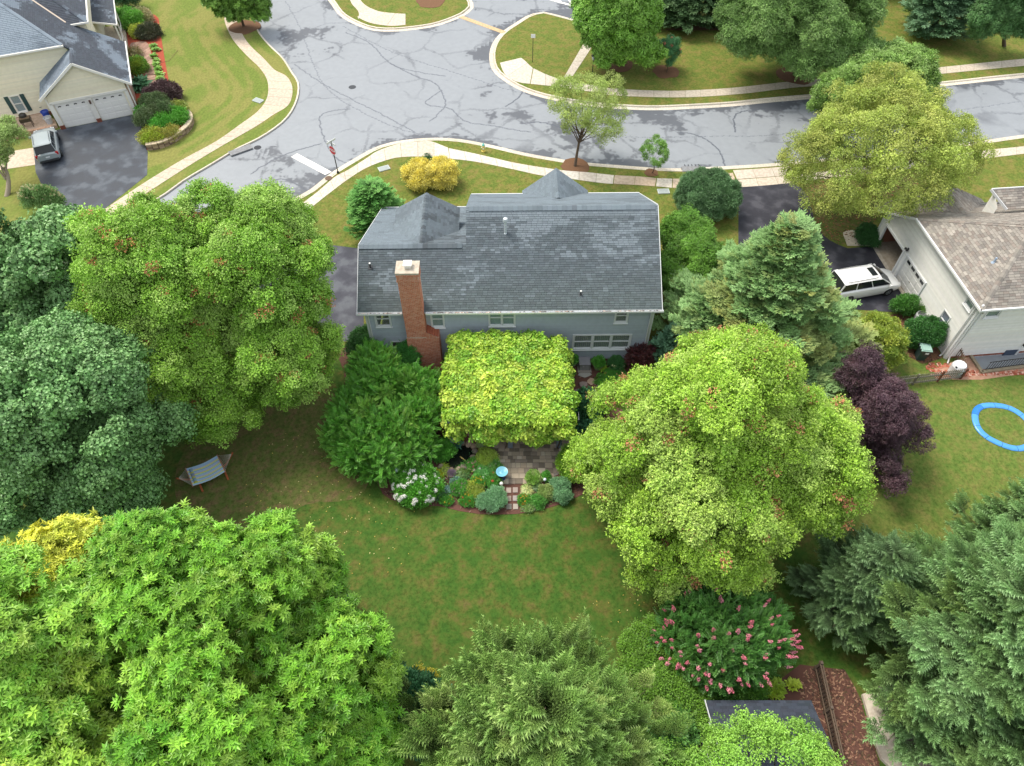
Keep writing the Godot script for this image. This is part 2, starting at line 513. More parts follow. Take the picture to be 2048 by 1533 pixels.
func build_setting() -> void:
	kerb_south = smooth(pl([-38.56, -23.32, -30.46, -31.72, -26.05, -36.98, -22.49, -41.29, -20.44, -43.91, -18.03, -46.77, -16.2, -48.73, -15.04, -50.77, -13.08, -53.13, -11.7, -54.61, -10.16, -55.37, -8.44, -55.76, -7.12, -55.91, -4.95, -55.76, -2.85, -55.14, -0.52, -54.24, 1.12, -53.57, 3.26, -52.91, 5.8, -52.26, 8.87, -51.83, 11.63, -51.48, 14.45, -51.33, 16.16, -51.48, 18.74, -51.69, 20.9, -51.9, 23.8, -52.26, 29.06, -53.06, 35.96, -54.31, 41.41, -55.37, 45.47, -56.3, 63.33, -60.01]), 1.0)
	kerb_west = smooth(pl([-45, -25.91, -36.51, -36.22, -33.09, -41.29, -30.62, -45.19, -28.43, -48.26, -27.44, -50.08, -25.71, -52.4, -24.11, -54.61, -22.78, -55.91, -21.52, -57.72, -20.63, -59.84, -20.4, -62.76, -20.81, -65.47, -21.76, -67.35, -23.35, -70.4, -25.22, -72.98, -27.23, -76.45, -28.54, -80.85, -29.45, -88.48, -30.49, -105.16]), 1.0)
	kerb_court = smooth(pl([-23.63, -95.58, -21.14, -85.84, -19.7, -82.43, -18.5, -80.02, -16.77, -78.15, -14.83, -76.79, -13.04, -76.56, -11.25, -76.79, -8.64, -77.58, -6.94, -78.73, -5.37, -80.25, -4.71, -81.57, -4.82, -83.05, -6.24, -85.84, -9.78, -91.23]), 1.0)
	kerb_east = smooth(pl([13.04, -95.58, 13.54, -87.15, 13.18, -81.45, 11.59, -77.58, 9.64, -76.67, 7.33, -78.03, 4.8, -79.54, 3.56, -80.25, 2.24, -79.78, 0.81, -77.92, -0.79, -75.67, -1.61, -73.4, -1.88, -70.9, -1.64, -68.61, -1.03, -67.16, -0.19, -66.03, 1.1, -64.64, 2.95, -63.47, 5.14, -62.58, 7.59, -61.89, 10.54, -61.45, 13.27, -61.28, 16.76, -61.54, 20.72, -61.97, 23.95, -62.58, 28.02, -63.2, 34.79, -64.37, 42.8, -65.75, 50.32, -67.16, 75.27, -71.41]), 1.0)
	var b := MB.new()
	b.sheet(PackedVector2Array([Vector2(-400, -400), Vector2(400, -400), Vector2(400, 300), Vector2(-400, 300)]), -.16)
	structure(b, "ground", M.soil)
	b = MB.new()
	b.sheet(PackedVector2Array([Vector2(-120, -150), Vector2(140, -150), Vector2(140, -20), Vector2(-120, -20)]), -.12)
	for i in b.t.size():
		b.t[i] = Vector2((b.t[i].x + 36.0) / 100.0, (b.t[i].y + 90.0) / 56.0)
	var m := mat("asphalt", Color.WHITE, .5, 0, .5)
	m.albedo_texture = road_texture()
	m.texture_repeat = false
	structure(b, "road", m)
	# lawns
	var south := cat2(kerb_south, PackedVector2Array([Vector2(140, -40), Vector2(140, 40), Vector2(-140, 40), Vector2(-140, -20)]))
	var area := pl([30.48, -31, 30.62, -29.24, 34.02, -29.75, 39.05, -30.61, 40.04, -32.53])
	var front := clipped(south, -90, -30.6)
	var back := []
	for p in clipped(south, -30.6, 40):
		back.append_array(Geometry2D.clip_polygons(p, area))
	var frontc := []
	for p in front:
		frontc.append_array(Geometry2D.clip_polygons(p, area))
	lawn("front_lawn", frontc, M.lawn_front)
	var left_back := []
	var right_back := []
	for p in back:
		right_back.append_array(Geometry2D.intersect_polygons(p, PackedVector2Array([Vector2(17, -31), Vector2(140, -31), Vector2(140, -12.5), Vector2(17, -12.5)])))
		left_back.append_array(Geometry2D.clip_polygons(p, PackedVector2Array([Vector2(17, -31), Vector2(140, -31), Vector2(140, -12.5), Vector2(17, -12.5)])))
	lawn("back_lawn", left_back, M.lawn_back)
	lawn("right_lawn", right_back, M.lawn_right)
	lawn("court_lawn", [cat2(kerb_court, PackedVector2Array([Vector2(-8, -118), Vector2(-18, -118)]))], M.lawn_north)
	lawn("park_lawn", [cat2(kerb_east, PackedVector2Array([Vector2(140, -70), Vector2(140, -140), Vector2(30, -140)]))], M.lawn_north)
	# the left neighbour's mown lawn, with bands that run round along the path
	var west := cat2(kerb_west, PackedVector2Array([Vector2(-30, -140), Vector2(-140, -140), Vector2(-140, -30)]))
	lawn("west_lawn", [west], mown_material())
	# kerbs
	kerb_line("south_kerb", kerb_south, 1.0)
	kerb_line("west_kerb", kerb_west, 1.0)
	kerb_line("court_kerb", kerb_court, -1.0)
	kerb_line("east_kerb", kerb_east, -1.0)
	# pavements
	var pale := [Color(1, 1, 1), Color(.96, .94, .9), Color(1.02, 1, .97)]
	var tan_ := [Color(.86, .74, .62), Color(.9, .8, .68), Color(.84, .72, .6)]
	walk("west_pavement", pl([-31.44, -79.66, -30.7, -77.35, -29.09, -74.04, -27.01, -70.9, -25.07, -68.31, -23.84, -66.03, -23.23, -63.65, -23.19, -61.89, -23.6, -60.18, -24.65, -58.2, -26.11, -55.6, -28.25, -52.91, -30.39, -49.81, -32.49, -46.32, -35.22, -41.86]), pl([-30.02, -79.66, -28.7, -75.89, -27.13, -72.98, -25.15, -70.3, -23.5, -67.93, -22.14, -66.78, -21.19, -64.91, -20.82, -62.76, -20.99, -61.2, -21.96, -59.84, -23.11, -57.96, -25.47, -54.84, -27.53, -51.9, -29.45, -48.93, -31.54, -45.57, -34.12, -41.01]), 1.5, [Color(.92, .82, .72), Color(.88, .8, .71)])
	walk("south_pavement", pl([-19.65, -43.85, -17.6, -46.01, -16.09, -48.13, -14.81, -50.43, -13.97, -51.26, -12.51, -53.06, -11.65, -54.16, -9.89, -55.22, -7.85, -55.6, -7.14, -55.6, -5.59, -54.61]), pl([-18.69, -43.02, -16.8, -45.32, -15.02, -48.07, -13.78, -49.94, -12.34, -51.69, -10.52, -52.91, -9.09, -53.28, -6.94, -53.28, -6.2, -53.13, -5.33, -52.98]), 1.5, [Color(1, .98, .94), Color(.92, .88, .82), Color(.95, .92, .86)])
	walk("south_pavement", pl([-5.54, -54.54, -2.94, -53.64, 0.21, -52.4, 2.76, -51.69, 4.6, -51.26, 6.28, -51.05, 8.56, -50.63]), pl([-5.33, -52.98, -3.08, -52.55, 0.08, -51.48, 2.43, -50.63, 4.84, -50.15, 7.3, -49.6, 8.37, -49.47]), 1.5, pale)
	walk("south_pavement", pl([8.6, -50.63, 10.84, -50.43, 12.07, -50.22]), pl([8.41, -49.47, 10.71, -49.26, 11.81, -49.13]), 1.4, tan_)
	walk("south_pavement", pl([12.11, -50.22, 13.39, -50.15]), pl([11.89, -49.13, 13.18, -48.93]), 1.4, pale)
	walk("south_pavement", pl([13.44, -50.15, 15.49, -50.22, 18.6, -50.98]), pl([13.22, -48.93, 15.48, -48.86, 18.66, -49.13]), 1.5, tan_)
	walk("drive_apron", pl([18.67, -51.33, 20.83, -51.55, 23.71, -51.9]), pl([18.76, -50.08, 21.16, -50.36, 23.67, -50.7]), 1.9, [Color(.93, .88, .82)], .022)
	walk("drive_apron", pl([18.75, -50.01, 21.14, -50.29, 23.65, -50.63]), pl([18.72, -49, 21.12, -49.26, 23.71, -49.67]), 1.9, [Color(.95, .9, .84)], .022)
	walk("south_pavement", pl([23.74, -50.63, 30.91, -52.12, 41.25, -54.24, 44.82, -54.84, 57.19, -57.24]), pl([23.58, -49.67, 31, -51.05, 39.22, -52.76, 44.32, -53.72, 56.53, -56.07]), 1.5, [Color(.9, .86, .8)])
	walk("court_pavement", pl([-18.84, -85.84, -18, -82.67, -16.85, -80.37, -16.69, -78.73]), pl([-17.87, -85.84, -16.93, -83.05, -15.96, -81.57, -14.67, -80.49]), 1.5, [Color(.93, .88, .82)])
	walk("court_ramp", pl([-16.86, -79.19, -15.27, -77.81, -13.1, -77.12, -11.41, -77.35]), pl([-14.96, -80.61, -13.93, -80.25, -12.81, -80.02, -11.65, -79.9]), 1.7, [Color(.93, .88, .82)])
	walk("park_ramp", pl([-1.2, -69.3, -0.69, -67.06, 0.48, -65.65, 1.74, -65.28]), pl([0.91, -70.3, 1.31, -69.69, 1.7, -68.9, 2.08, -68.22]), 1.9, [Color(.95, .92, .88)])
	walk("park_pavement", pl([1.79, -65.28, 3.66, -64.91, 5.23, -64.55, 6.97, -64.01, 8.99, -63.56]), pl([2.13, -68.22, 3, -67.35, 3.96, -66.59, 5.39, -65.75, 9.09, -64.73]), 1.5, [Color(.9, .88, .84)])
	walk("park_pavement", pl([8.97, -63.29, 11.31, -63.02, 14.6, -62.85, 17.74, -62.94, 21.77, -63.47, 26.78, -64.55, 30.3, -65.1, 42.69, -67.25, 51.01, -68.71, 64.78, -70.9]), pl([9.07, -64.55, 11.58, -64.19, 14.76, -64.01, 17.16, -64.1, 21.22, -64.55, 26.26, -65.56, 31.17, -66.49, 42.48, -68.41, 51.63, -70.09, 65.53, -72.24]), 1.5, [Color(.84, .8, .72), Color(.8, .76, .69)])
	walk("park_footpath", pl([5.08, -66.49, 7.4, -73.19, 9.25, -78.5]), pl([5.97, -66.78, 8.43, -73.08, 10.12, -77.92]), 1.5, [Color(.86, .84, .8)])
	walk("garage_path", pl([25.54, -41.74, 25.58, -42.55, 25.63, -43.26, 26.11, -43.56]), pl([27.39, -41.69, 27.54, -42.55, 27.65, -43.26, 27.64, -43.61]), 1.3, [Color(.85, .82, .75)])
	# driveways
	b = MB.new()
	b.slab(pl([18.69, -49.06, 23.47, -49.74, 23.86, -48.79, 24.09, -47.61, 24, -46.19, 23.82, -44.76, 23.84, -43.79, 24.04, -42.96, 24.41, -42.32, 24.89, -41.86, 25.49, -41.46, 27.5, -41.69, 28.2, -38.65, 28.83, -35.77, 27.69, -34.74, 26.31, -34.79, 23.89, -35.04, 19.99, -34.02, 15.73, -33.55, 17.1, -41.01]), .015, -.05)
	structure(b, "right_driveway", M.drive_black)
	b = MB.new()
	b.slab(pl([-11.37, -41.4, -12.7, -41.63, -14.65, -41.97, -17.92, -43.02, -19.66, -43.91, -20.2, -43.73, -22.11, -41.29, -23.76, -39.08, -21.87, -37.5, -17.49, -34.02, -12.98, -31.99, -10.01, -32.03]), .015, -.05)
	structure(b, "house_driveway", M.drive_house)
	b = MB.new()
	b.slab(pl([-40.46, -57.56, -34.47, -60.01, -32.44, -55.83, -31.62, -53.94, -30.64, -50.7, -32.51, -46.38, -33.7, -43.91, -36.26, -45.44, -38.23, -48.33, -40.14, -51.05, -41.71, -54.31, -42.56, -56.77]), .015, -.05)
	structure(b, "left_driveway", M.drive_wet)
	# the mulched garden behind the house and the beds
	b = MB.new()
	b.slab(smooth(pl([-8.3, -21.93, -7.44, -20.32, -6.38, -19.74, -5.22, -19.52, -4.09, -19.52, -2.94, -19.2, -1.8, -19.01, 0.17, -19.01, 1.58, -19.27, 3.02, -19.74, 4.05, -20.26, 5.47, -21.93, 6.81, -25.15, 7.04, -27.48, 8.78, -30.18, 9.58, -31.27, 9.69, -32.17, -9.77, -31.99, -10.81, -28.7, -9.83, -24.04]), .8, true), .018, -.05)
	chips(structure(b, "garden_bed", M.mulch), pl([-8.3, -21.93, -7.44, -20.32, -6.38, -19.74, -5.22, -19.52, -4.09, -19.52, -2.94, -19.2, -1.8, -19.01, 0.17, -19.01, 1.58, -19.27, 3.02, -19.74, 4.05, -20.26, 5.47, -21.93, 6.81, -25.15, 7.04, -27.48, 8.78, -30.18, 9.58, -31.27, 4.22, -31.27, 3.43, -28.7, 2.22, -21.59, -0.99, -21.25, -3.65, -21.93, -6.73, -23.32, -9.23, -24.04]), 2600, .02, [hx("5d4038"), hx("7a584c"), hx("4a342e"), hx("8a6a5c")])
	b = MB.new()
	b.slab(smooth(pl([26.18, -34.41, 27.12, -34.6, 28.14, -33.55, 28.58, -30.57, 27.92, -30.31, 27.06, -30.05, 26.31, -30.74, 25.98, -31.72]), .8, true), .018, -.05)
	chips(structure(b, "side_bed", M.needle_litter), pl([26.18, -34.41, 27.12, -34.6, 28.14, -33.55, 28.58, -30.57, 27.92, -30.31, 27.06, -30.05, 26.31, -30.74, 25.98, -31.72]), 700, .02, [hx("6d4638"), hx("855a48"), hx("4f362e")])
	b = MB.new()
	b.slab(smooth(pl([23.79, -49.2, 24.13, -47.61, 23.86, -44.76, 24.04, -42.96, 25, -41.86, 27.84, -43.61, 29.2, -45.44, 33.46, -47.35, 34.75, -48.66, 31.84, -51.05, 27.53, -50.7]), .8, true), .006, -.05)
	chips(structure(b, "leaf_litter", M.brown_lawn), pl([23.79, -49.2, 24.13, -47.61, 23.86, -44.76, 24.04, -42.96, 25, -41.86, 27.84, -43.61, 29.2, -45.44, 33.46, -47.35, 34.75, -48.66, 31.84, -51.05, 27.53, -50.7]), 2600, .01, [hx("8a5c3c"), hx("a06a44"), hx("6a4a34"), hx("7a7a3c")])
	b = MB.new()
	b.slab(smooth(pl([13.01, -45.44, 13.64, -44.34, 14.76, -44.46, 16.39, -44.83, 17.56, -46.38, 17.25, -47.35, 13.97, -47.02]), .8, true), .016, -.05)
	structure(b, "shrub_bed", M.needle_litter)
	for q in [[Vector3(5.35, 0, -51.9), 1.2], [Vector3(15.2, 0, -67.64), 1.35], [Vector3(-9.07, 0, -82.92), 1.6], [Vector3(10.78, 0, -68.9), 1.3], [Vector3(27.77, 0, -66.97), 1.8], [Vector3(-28.48, 0, -76.79), 1.6], [Vector3(11.74, 0, -50.98), .6]]:
		b = MB.new()
		var ring := PackedVector2Array()
		for k in 14:
			ring.append(Vector2(q[0].x, q[0].z) + Vector2.from_angle(TAU * k / 14) * q[1] * rnd(.88, 1.1))
		b.slab(smooth(ring, .4, true), .022, -.05)
		structure(b, "mulch_ring", M.needle_litter)
	b = MB.new()
	b.slab(smooth(pl([16.25, -76.23, 22.25, -77.12, 27.02, -74.58, 23.11, -76]), .8, true), .012, -.05)
	structure(b, "mulch_strip", M.needle_litter)
	# the shaded brown lawn under the left trees
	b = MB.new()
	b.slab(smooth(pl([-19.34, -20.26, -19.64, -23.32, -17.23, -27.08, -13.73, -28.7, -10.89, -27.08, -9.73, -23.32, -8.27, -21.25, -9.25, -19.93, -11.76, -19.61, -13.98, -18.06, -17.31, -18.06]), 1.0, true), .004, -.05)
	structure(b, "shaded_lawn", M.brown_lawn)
	# bark paths by the shed
	b = MB.new()
	b.slab(pl([15.1, -10.67, 16.29, -10.55, 16.64, -9.28, 16.65, -6.33, 16.86, -4.25, 13.38, -4.25, 8.42, -5.79, 8.36, -8.28, 9.57, -9.85, 13, -10.08, 14.15, -10.79]), .012, -.05)
	chips(structure(b, "bark_path", M.mulch), pl([15.1, -10.67, 16.29, -10.55, 16.64, -9.28, 16.65, -6.33, 16.86, -4.25, 13.38, -4.25, 12, -5.79, 14.34, -10.55]), 3600, .016, [hx("6d4a3c"), hx("8a6450"), hx("4f382e"), hx("a07c64"), hx("5d4a34")])
	b = MB.new()
	b.col = Color(1, .96, .9)
	b.slab(pl([16.72, -9.37, 17.23, -9.48, 17.44, -8.72, 17.65, -7.64, 17.58, -6.45, 20.09, -6.45, 23.5, -6.45, 23.2, -5.79, 17.14, -6.09, 16.74, -6.6, 16.69, -7.01, 16.72, -7.85]), .2, -.05)
	structure(b, "patio_edge", M.concrete)
	b = MB.new()
	b.col = hx("77706a")
	b.slab(pl([17.23, -9.48, 17.44, -8.72, 17.65, -7.64, 17.58, -6.45, 23.5, -6.45, 25.45, -10.79, 18.99, -10.55]), .03, -.05)
	structure(b, "neighbour_patio", M.stone)
	# stop line and parking lines
	b = MB.new()
	b.sheet(pl([-19.11, -53.45, -18.68, -53.96, -15.26, -51.29, -15.75, -50.87]), -.114)
	tag(put(b.mesh(), "stop_line", M.road_paint), "wide white stop line painted across the wet grey side street", "road marking")
	for q in [[pl([3.84, -83.81, 3.96, -84.19, 8.09, -81.47, 8.07, -81.11]), "long white parking line along the bays by the court lawn"], [pl([5, -84.7, 5.17, -84.7, 5.56, -83.19, 5.39, -83.19]), "short white bay line nearest the court, leftmost of the parking bays"], [pl([6.08, -84.57, 6.25, -84.57, 6.81, -82.32, 6.59, -82.45]), "short white bay line beside the round maple's edge"]]:
		b = MB.new()
		b.sheet(q[0], -.113)
		tag(put(b.mesh(), "parking_line", M.road_paint), q[1], "road marking", "parking lines")
	b = MB.new()
	b.col = Color(.9, .7, .45)
	b.slab(pl([-5.89, -79.33, -5.36, -79.68, -0.64, -76.14, -1.06, -75.69]), -.10, -.12)
	structure(b, "court_gutter", M.concrete)

func mown_material() -> StandardMaterial3D:
	var w := 900
	var h := 700
	var x0 := -62.0
	var z0 := -92.0
	var patch := noise(.012, 61, 5).get_image(w, h).get_data()
	var fine := noise(.2, 63, 3).get_image(w, h).get_data()
	var edge := pl([-30.7, -77.35, -29.09, -74.04, -27.01, -70.9, -25.07, -68.31, -23.84, -66.03, -23.23, -63.65, -23.19, -61.89, -23.6, -60.18, -24.65, -58.2, -26.11, -55.6, -28.25, -52.91, -30.39, -49.81])
	var gw := 225
	var gh := 175
	var far := PackedFloat32Array()
	far.resize(gw * gh)
	for j in gh:
		for i in gw:
			far[j * gw + i] = dist_to(edge, Vector2(x0 + 45.0 * (i + .5) / gw, z0 + 50.0 * (j + .5) / gh))
	var data := PackedByteArray()
	data.resize(w * h * 3)
	var green := hx("6c7c34")
	var straw := hx("828244")
	for j in h:
		for i in w:
			var k := j * w + i
			var d := far[mini(j / 4, gh - 1) * gw + mini(i / 4, gw - 1)]
			var p := patch[k] / 255.0
			var t := smoothstep(.3, .7, p + .16 * sin(d * TAU / 1.25) * smoothstep(9, 3, d))
			var f := .72 + .5 * fine[k] / 255.0
			data[k * 3] = clampi(int(pow(lerpf(green.r, straw.r, t) * f, .4545) * 255), 0, 255)
			data[k * 3 + 1] = clampi(int(pow(lerpf(green.g, straw.g, t) * f, .4545) * 255), 0, 255)
			data[k * 3 + 2] = clampi(int(pow(lerpf(green.b, straw.b, t) * f, .4545) * 255), 0, 255)
	var m := mat("mown", Color.WHITE, .9, 0, .3)
	m.albedo_texture = ImageTexture.create_from_image(Image.create_from_data(w, h, false, Image.FORMAT_RGB8, data))
	m.uv1_scale = Vector3(1 / 45.0, 1 / 50.0, 1)
	m.uv1_offset = Vector3(62.0 / 45.0, 92.0 / 50.0, 0)
	return m

# ------------------------------------------------------------------ plants
# one leaf: a folded diamond
func leaf(b: MB, at: Vector3, dir: Vector3, up: Vector3, len: float, wid: float, c: Color, fold := .25) -> void:
	var side := dir.cross(up).normalized()
	var u := side.cross(dir).normalized()
	var mid := at + dir * len * .45
	b.col = c
	var l := mid - side * wid * .5 + u * wid * fold
	var r := mid + side * wid * .5 + u * wid * fold
	var tip := at + dir * len - u * len * .08
	b.tri(at, l, tip)
	b.tri(at, tip, r)

func ball() -> Vector3:
	for i in 9:
		var q := Vector3(rnd(-1, 1), rnd(-1, 1), rnd(-1, 1))
		if q.length_squared() < 1.0 and q.length_squared() > .01:
			return q
	return Vector3(.3, .4, .2)

# sprigs stand on the origin and grow towards +y
func sprig(kind: String, spread := .3) -> ArrayMesh:
	var b := MB.new()
	match kind:
		"broad":   # loose twigs of small ovate leaves
			for i in 30:
				var p := ball() * Vector3(spread, spread * .5, spread) + Vector3(0, spread * .3, 0)
				var d := (Vector3(p.x, rnd(-.25, .2) * spread, p.z).normalized() + ball() * .55).normalized()
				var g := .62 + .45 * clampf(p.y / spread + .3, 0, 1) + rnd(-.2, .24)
				leaf(b, p, d, (Vector3.UP + ball() * .7).normalized(), rnd(.075, .125), rnd(.05, .085), Color(g, g, g))
		"maple":   # wide leaves laid over each other like scales
			for i in 22:
				var p := ball() * Vector3(spread, spread * .35, spread) + Vector3(0, spread * .2, 0)
				var d := (Vector3(p.x, -.35 * spread, p.z).normalized() + ball() * .4).normalized()
				var g := .85 + rnd(-.28, .3)
				leaf(b, p, d, (Vector3.UP + ball() * .45).normalized(), rnd(.12, .18), rnd(.11, .16), Color(g, g, g), .16)
		"oak":     # a rosette of long narrow leaves at a twig's end
			for s in 4:
				var c := Vector3.ZERO if s == 0 else ball() * Vector3(spread, spread * .5, spread)
				c.y += spread * .5
				var m := 10 if s == 0 else 6
				for i in m:
					var a := TAU * i / m + rnd(-.25, .25)
					var d := Vector3(cos(a), rnd(.05, .75), sin(a)).normalized()
					var l := rnd(.14, .23)
					var g := .8 + rnd(-.12, .16) + (.12 if s == 0 else -.06)
					var q := c + Vector3(0, rnd(-.06, .06), 0)
					leaf(b, q, d, (Vector3.UP + ball() * .3).normalized(), l, l * .36, Color(g, g, g), .2)
		"fine":    # small dense leaves of clipped shrubs
			for i in 16:
				var p := ball() * Vector3(spread, spread * .5, spread)
				var d := (p.normalized() + ball() * .7 + Vector3.UP * .3).normalized()
				var g := .85 + rnd(-.2, .2)
				leaf(b, p, d, (Vector3.UP + ball()).normalized(), rnd(.05, .085), rnd(.03, .05), Color(g, g, g))
		"frond":   # an arching shoot with leaflets on both sides
			for i in 9:
				var t := i / 8.0
				var p := Vector3(0, spread * 1.7 * t, spread * .5 * t * t)
				for s in [-1, 1]:
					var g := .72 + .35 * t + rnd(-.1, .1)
					leaf(b, p, Vector3(s * .8, .55, rnd(-.2, .35)).normalized(), Vector3(0, .3, -1).normalized(), .15 * (1.15 - t * .5), .055, Color(g, g, g))
		"spruce":  # a stem with side shoots set with needles
			for k in 7:
				var t := k / 6.0
				var at := Vector3(0, spread * 1.5 * t, 0)
				for s in ([-1, 1] if k < 6 else [0]):
					var dir := Vector3(s * .85, .6 + .3 * t, rnd(-.25, .3)).normalized() if s != 0 else Vector3.UP
					var L := spread * (.85 - .5 * t) if s != 0 else spread * .6
					var x := dir.cross(Vector3(.2, .1, 1)).normalized()
					var y := dir.cross(x)
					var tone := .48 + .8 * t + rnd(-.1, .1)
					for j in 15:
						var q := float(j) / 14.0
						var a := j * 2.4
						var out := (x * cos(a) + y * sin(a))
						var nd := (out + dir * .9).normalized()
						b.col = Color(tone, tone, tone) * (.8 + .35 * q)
						var e := at + dir * L * q
						var w := dir.cross(out) * .02
						b.tri(e - w, e + nd * .11, e + w)
		"cypress": # a feathery spray
			for k in 9:
				var t := k / 8.0
				var at := Vector3(0, spread * 1.6 * t, -spread * .25 * t * t)
				for s in [-1, 1]:
					var dir := Vector3(s * .75, .75, rnd(-.3, .3)).normalized()
					var L := spread * (.75 - .5 * t) + .05
					for j in 4:
						var q := j / 3.0
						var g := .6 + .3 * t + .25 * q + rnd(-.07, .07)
						leaf(b, at + dir * L * q * .8, (dir + Vector3(rnd(-.7, .7), rnd(-.2, .5), rnd(-.5, .5))).normalized(), Vector3(0, .2, 1).normalized(), .13, .05, Color(g, g, g), .1)
		"grass":   # a fountain of long blades
			for i in 34:
				var a := i * 2.4
				var d := Vector3(cos(a), rnd(.5, 2.2), sin(a)).normalized()
				var L := spread * rnd(.7, 1.1)
				var p := d * L * .55
				var q := p + (Vector3(cos(a), -rnd(.1, .7), sin(a))).normalized() * L * .5
				var w := d.cross(Vector3.UP).normalized() * .018
				var g := .8 + rnd(-.2, .25)
				b.col = Color(g, g, g)
				b.quad(-w, p - w, p + w, w)
				b.tri(p - w, q, p + w)
		"hosta":   # broad overlapping ground leaves
			for i in 14:
				var a := i * 2.4
				var d := Vector3(cos(a), rnd(.1, .8), sin(a)).normalized()
				var g := .85 + rnd(-.15, .15)
				leaf(b, d * spread * .25, d, Vector3.UP, spread * rnd(.6, .95), spread * .42, Color(g, g, g), .15)
		"blossom": # a round head of petals
			for i in 22:
				var d := ball().normalized()
				d.y = absf(d.y) * 1.0 - .15
				var g := .92 + rnd(-.1, .08)
				leaf(b, d * spread * .72, d.cross(ball()).normalized(), d, spread * .6, spread * .5, Color(g, g, g), .05)
		"panicle": # a cone of crinkled flowers
			for i in 40:
				var t := i / 40.0
				var a := i * 2.4
				var r := spread * .42 * (1.0 - t * .75)
				var p := Vector3(cos(a) * r, t * spread * 1.5, sin(a) * r)
				var g := .9 + rnd(-.18, .1)
				var face := Vector3(cos(a), .5, sin(a)).normalized()
				leaf(b, p, face.cross(ball()).normalized(), face, spread * .36, spread * .34, Color(g, g, g), .1)
	return b.mesh()

func facing(up: Vector3, spin: float, s: Vector3) -> Basis:
	var x := up.cross(Vector3(.31, .2, .93)).normalized()
	var z := x.cross(up)
	return Basis(x, up, z) * Basis(Vector3.UP, spin) * Basis.from_scale(s)

func copies(called: String, m: Mesh, material: Material, where: Array, cols: Array, parent: Node3D) -> MultiMeshInstance3D:
	var mm := MultiMesh.new()
	mm.transform_format = MultiMesh.TRANSFORM_3D
	mm.use_colors = true
	mm.mesh = m
	mm.instance_count = where.size()
	for i in where.size():
		mm.set_instance_transform(i, where[i])
		mm.set_instance_color(i, cols[i])
	var o := MultiMeshInstance3D.new()
	o.name = called
	o.multimesh = mm
	o.material_override = material
	o.position = -parent.position
	parent.add_child(o, true)
	o.set_meta("kind", "stuff")
	return o

# boughs of leaves over an ellipsoid: [centre, radius, outward direction, tint]
func lobes(c: Vector3, r: Vector3, k: int, s: float, low := -.55) -> Array:
	var out := []
	for i in k:
		var y := lerpf(.98, low, (i + .5) / k)
		var a := i * 2.399963 + rnd(-.3, .3)
		var q := sqrt(maxf(0, 1 - y * y))
		var d := Vector3(cos(a) * q, y, sin(a) * q)
		var lr := s * rnd(.7, 1.3)
		out.append([c + d * r * rnd(.8, 1.08) - d * lr * .85, lr, d, rnd(.84, 1.14)])
	return out

# tints: [colour, share] pairs
func pick(tints: Array) -> Color:
	var x := rnd(0, 1)
	for t in tints:
		if x < t[1]: return t[0]
		x -= t[1]
	return tints[0][0]

func leaves_on(ls: Array, per: float, size: float, tints: Array, where: Array, cols: Array, upward := .6, flat := .9, edge := -.3, accent := [], tuft := .3) -> void:
	for l in ls:
		var lc: Vector3 = l[0]
		var lr: float = l[1]
		var ts := minf(tuft, lr * .45)
		var tufts := int(1.7 * lr * lr / (ts * ts)) + 1
		var lobe_tint := pick(tints)
		for u in tufts:
			var td: Vector3 = (l[2] * .55 + ball() + Vector3.UP * .25).normalized()
			if td.dot(l[2]) < edge: td = -td
			var tr := ts * rnd(.7, 1.25)
			var tc: Vector3 = lc + td * Vector3(1, flat, 1) * (lr - tr * .7) * rnd(.72, 1.24)
			var tuft_tint: Color = lobe_tint.lerp(pick(tints), .4) * (l[3] * rnd(.8, 1.18))
			var odd: bool = accent.size() > 0 and rnd(0, 1) < accent[1]
			var m := int(per * tr * tr + rnd(0, 1)) + 1
			for i in m:
				var d: Vector3 = (ball().normalized() + td * .45).normalized()
				var p: Vector3 = tc + d * Vector3(1, flat, 1) * tr * ((1.06 - .5 * pow(rnd(0, 1), 2.0)) if i % 5 else rnd(1.15, 1.75))
				var up: Vector3 = (d + Vector3.UP * upward + ball() * .45).normalized()
				var k := size * rnd(.75, 1.25)
				where.append(Transform3D(facing(up, rnd(0, TAU), Vector3(k, k, k)), p))
				var c: Color = tuft_tint.lerp(pick(tints), .3) * rnd(.84, 1.16)
				if odd and i % 3 == 0 and i < 24: c = accent[0] * rnd(.8, 1.2)
				cols.append(c)

func bend(a: Vector3, b: Vector3, sag: Vector3, n := 5) -> PackedVector3Array:
	var p := PackedVector3Array()
	for i in n + 1:
		var t := float(i) / n
		p.append(a.lerp(b, t) + sag * 4.0 * t * (1 - t))
	return p

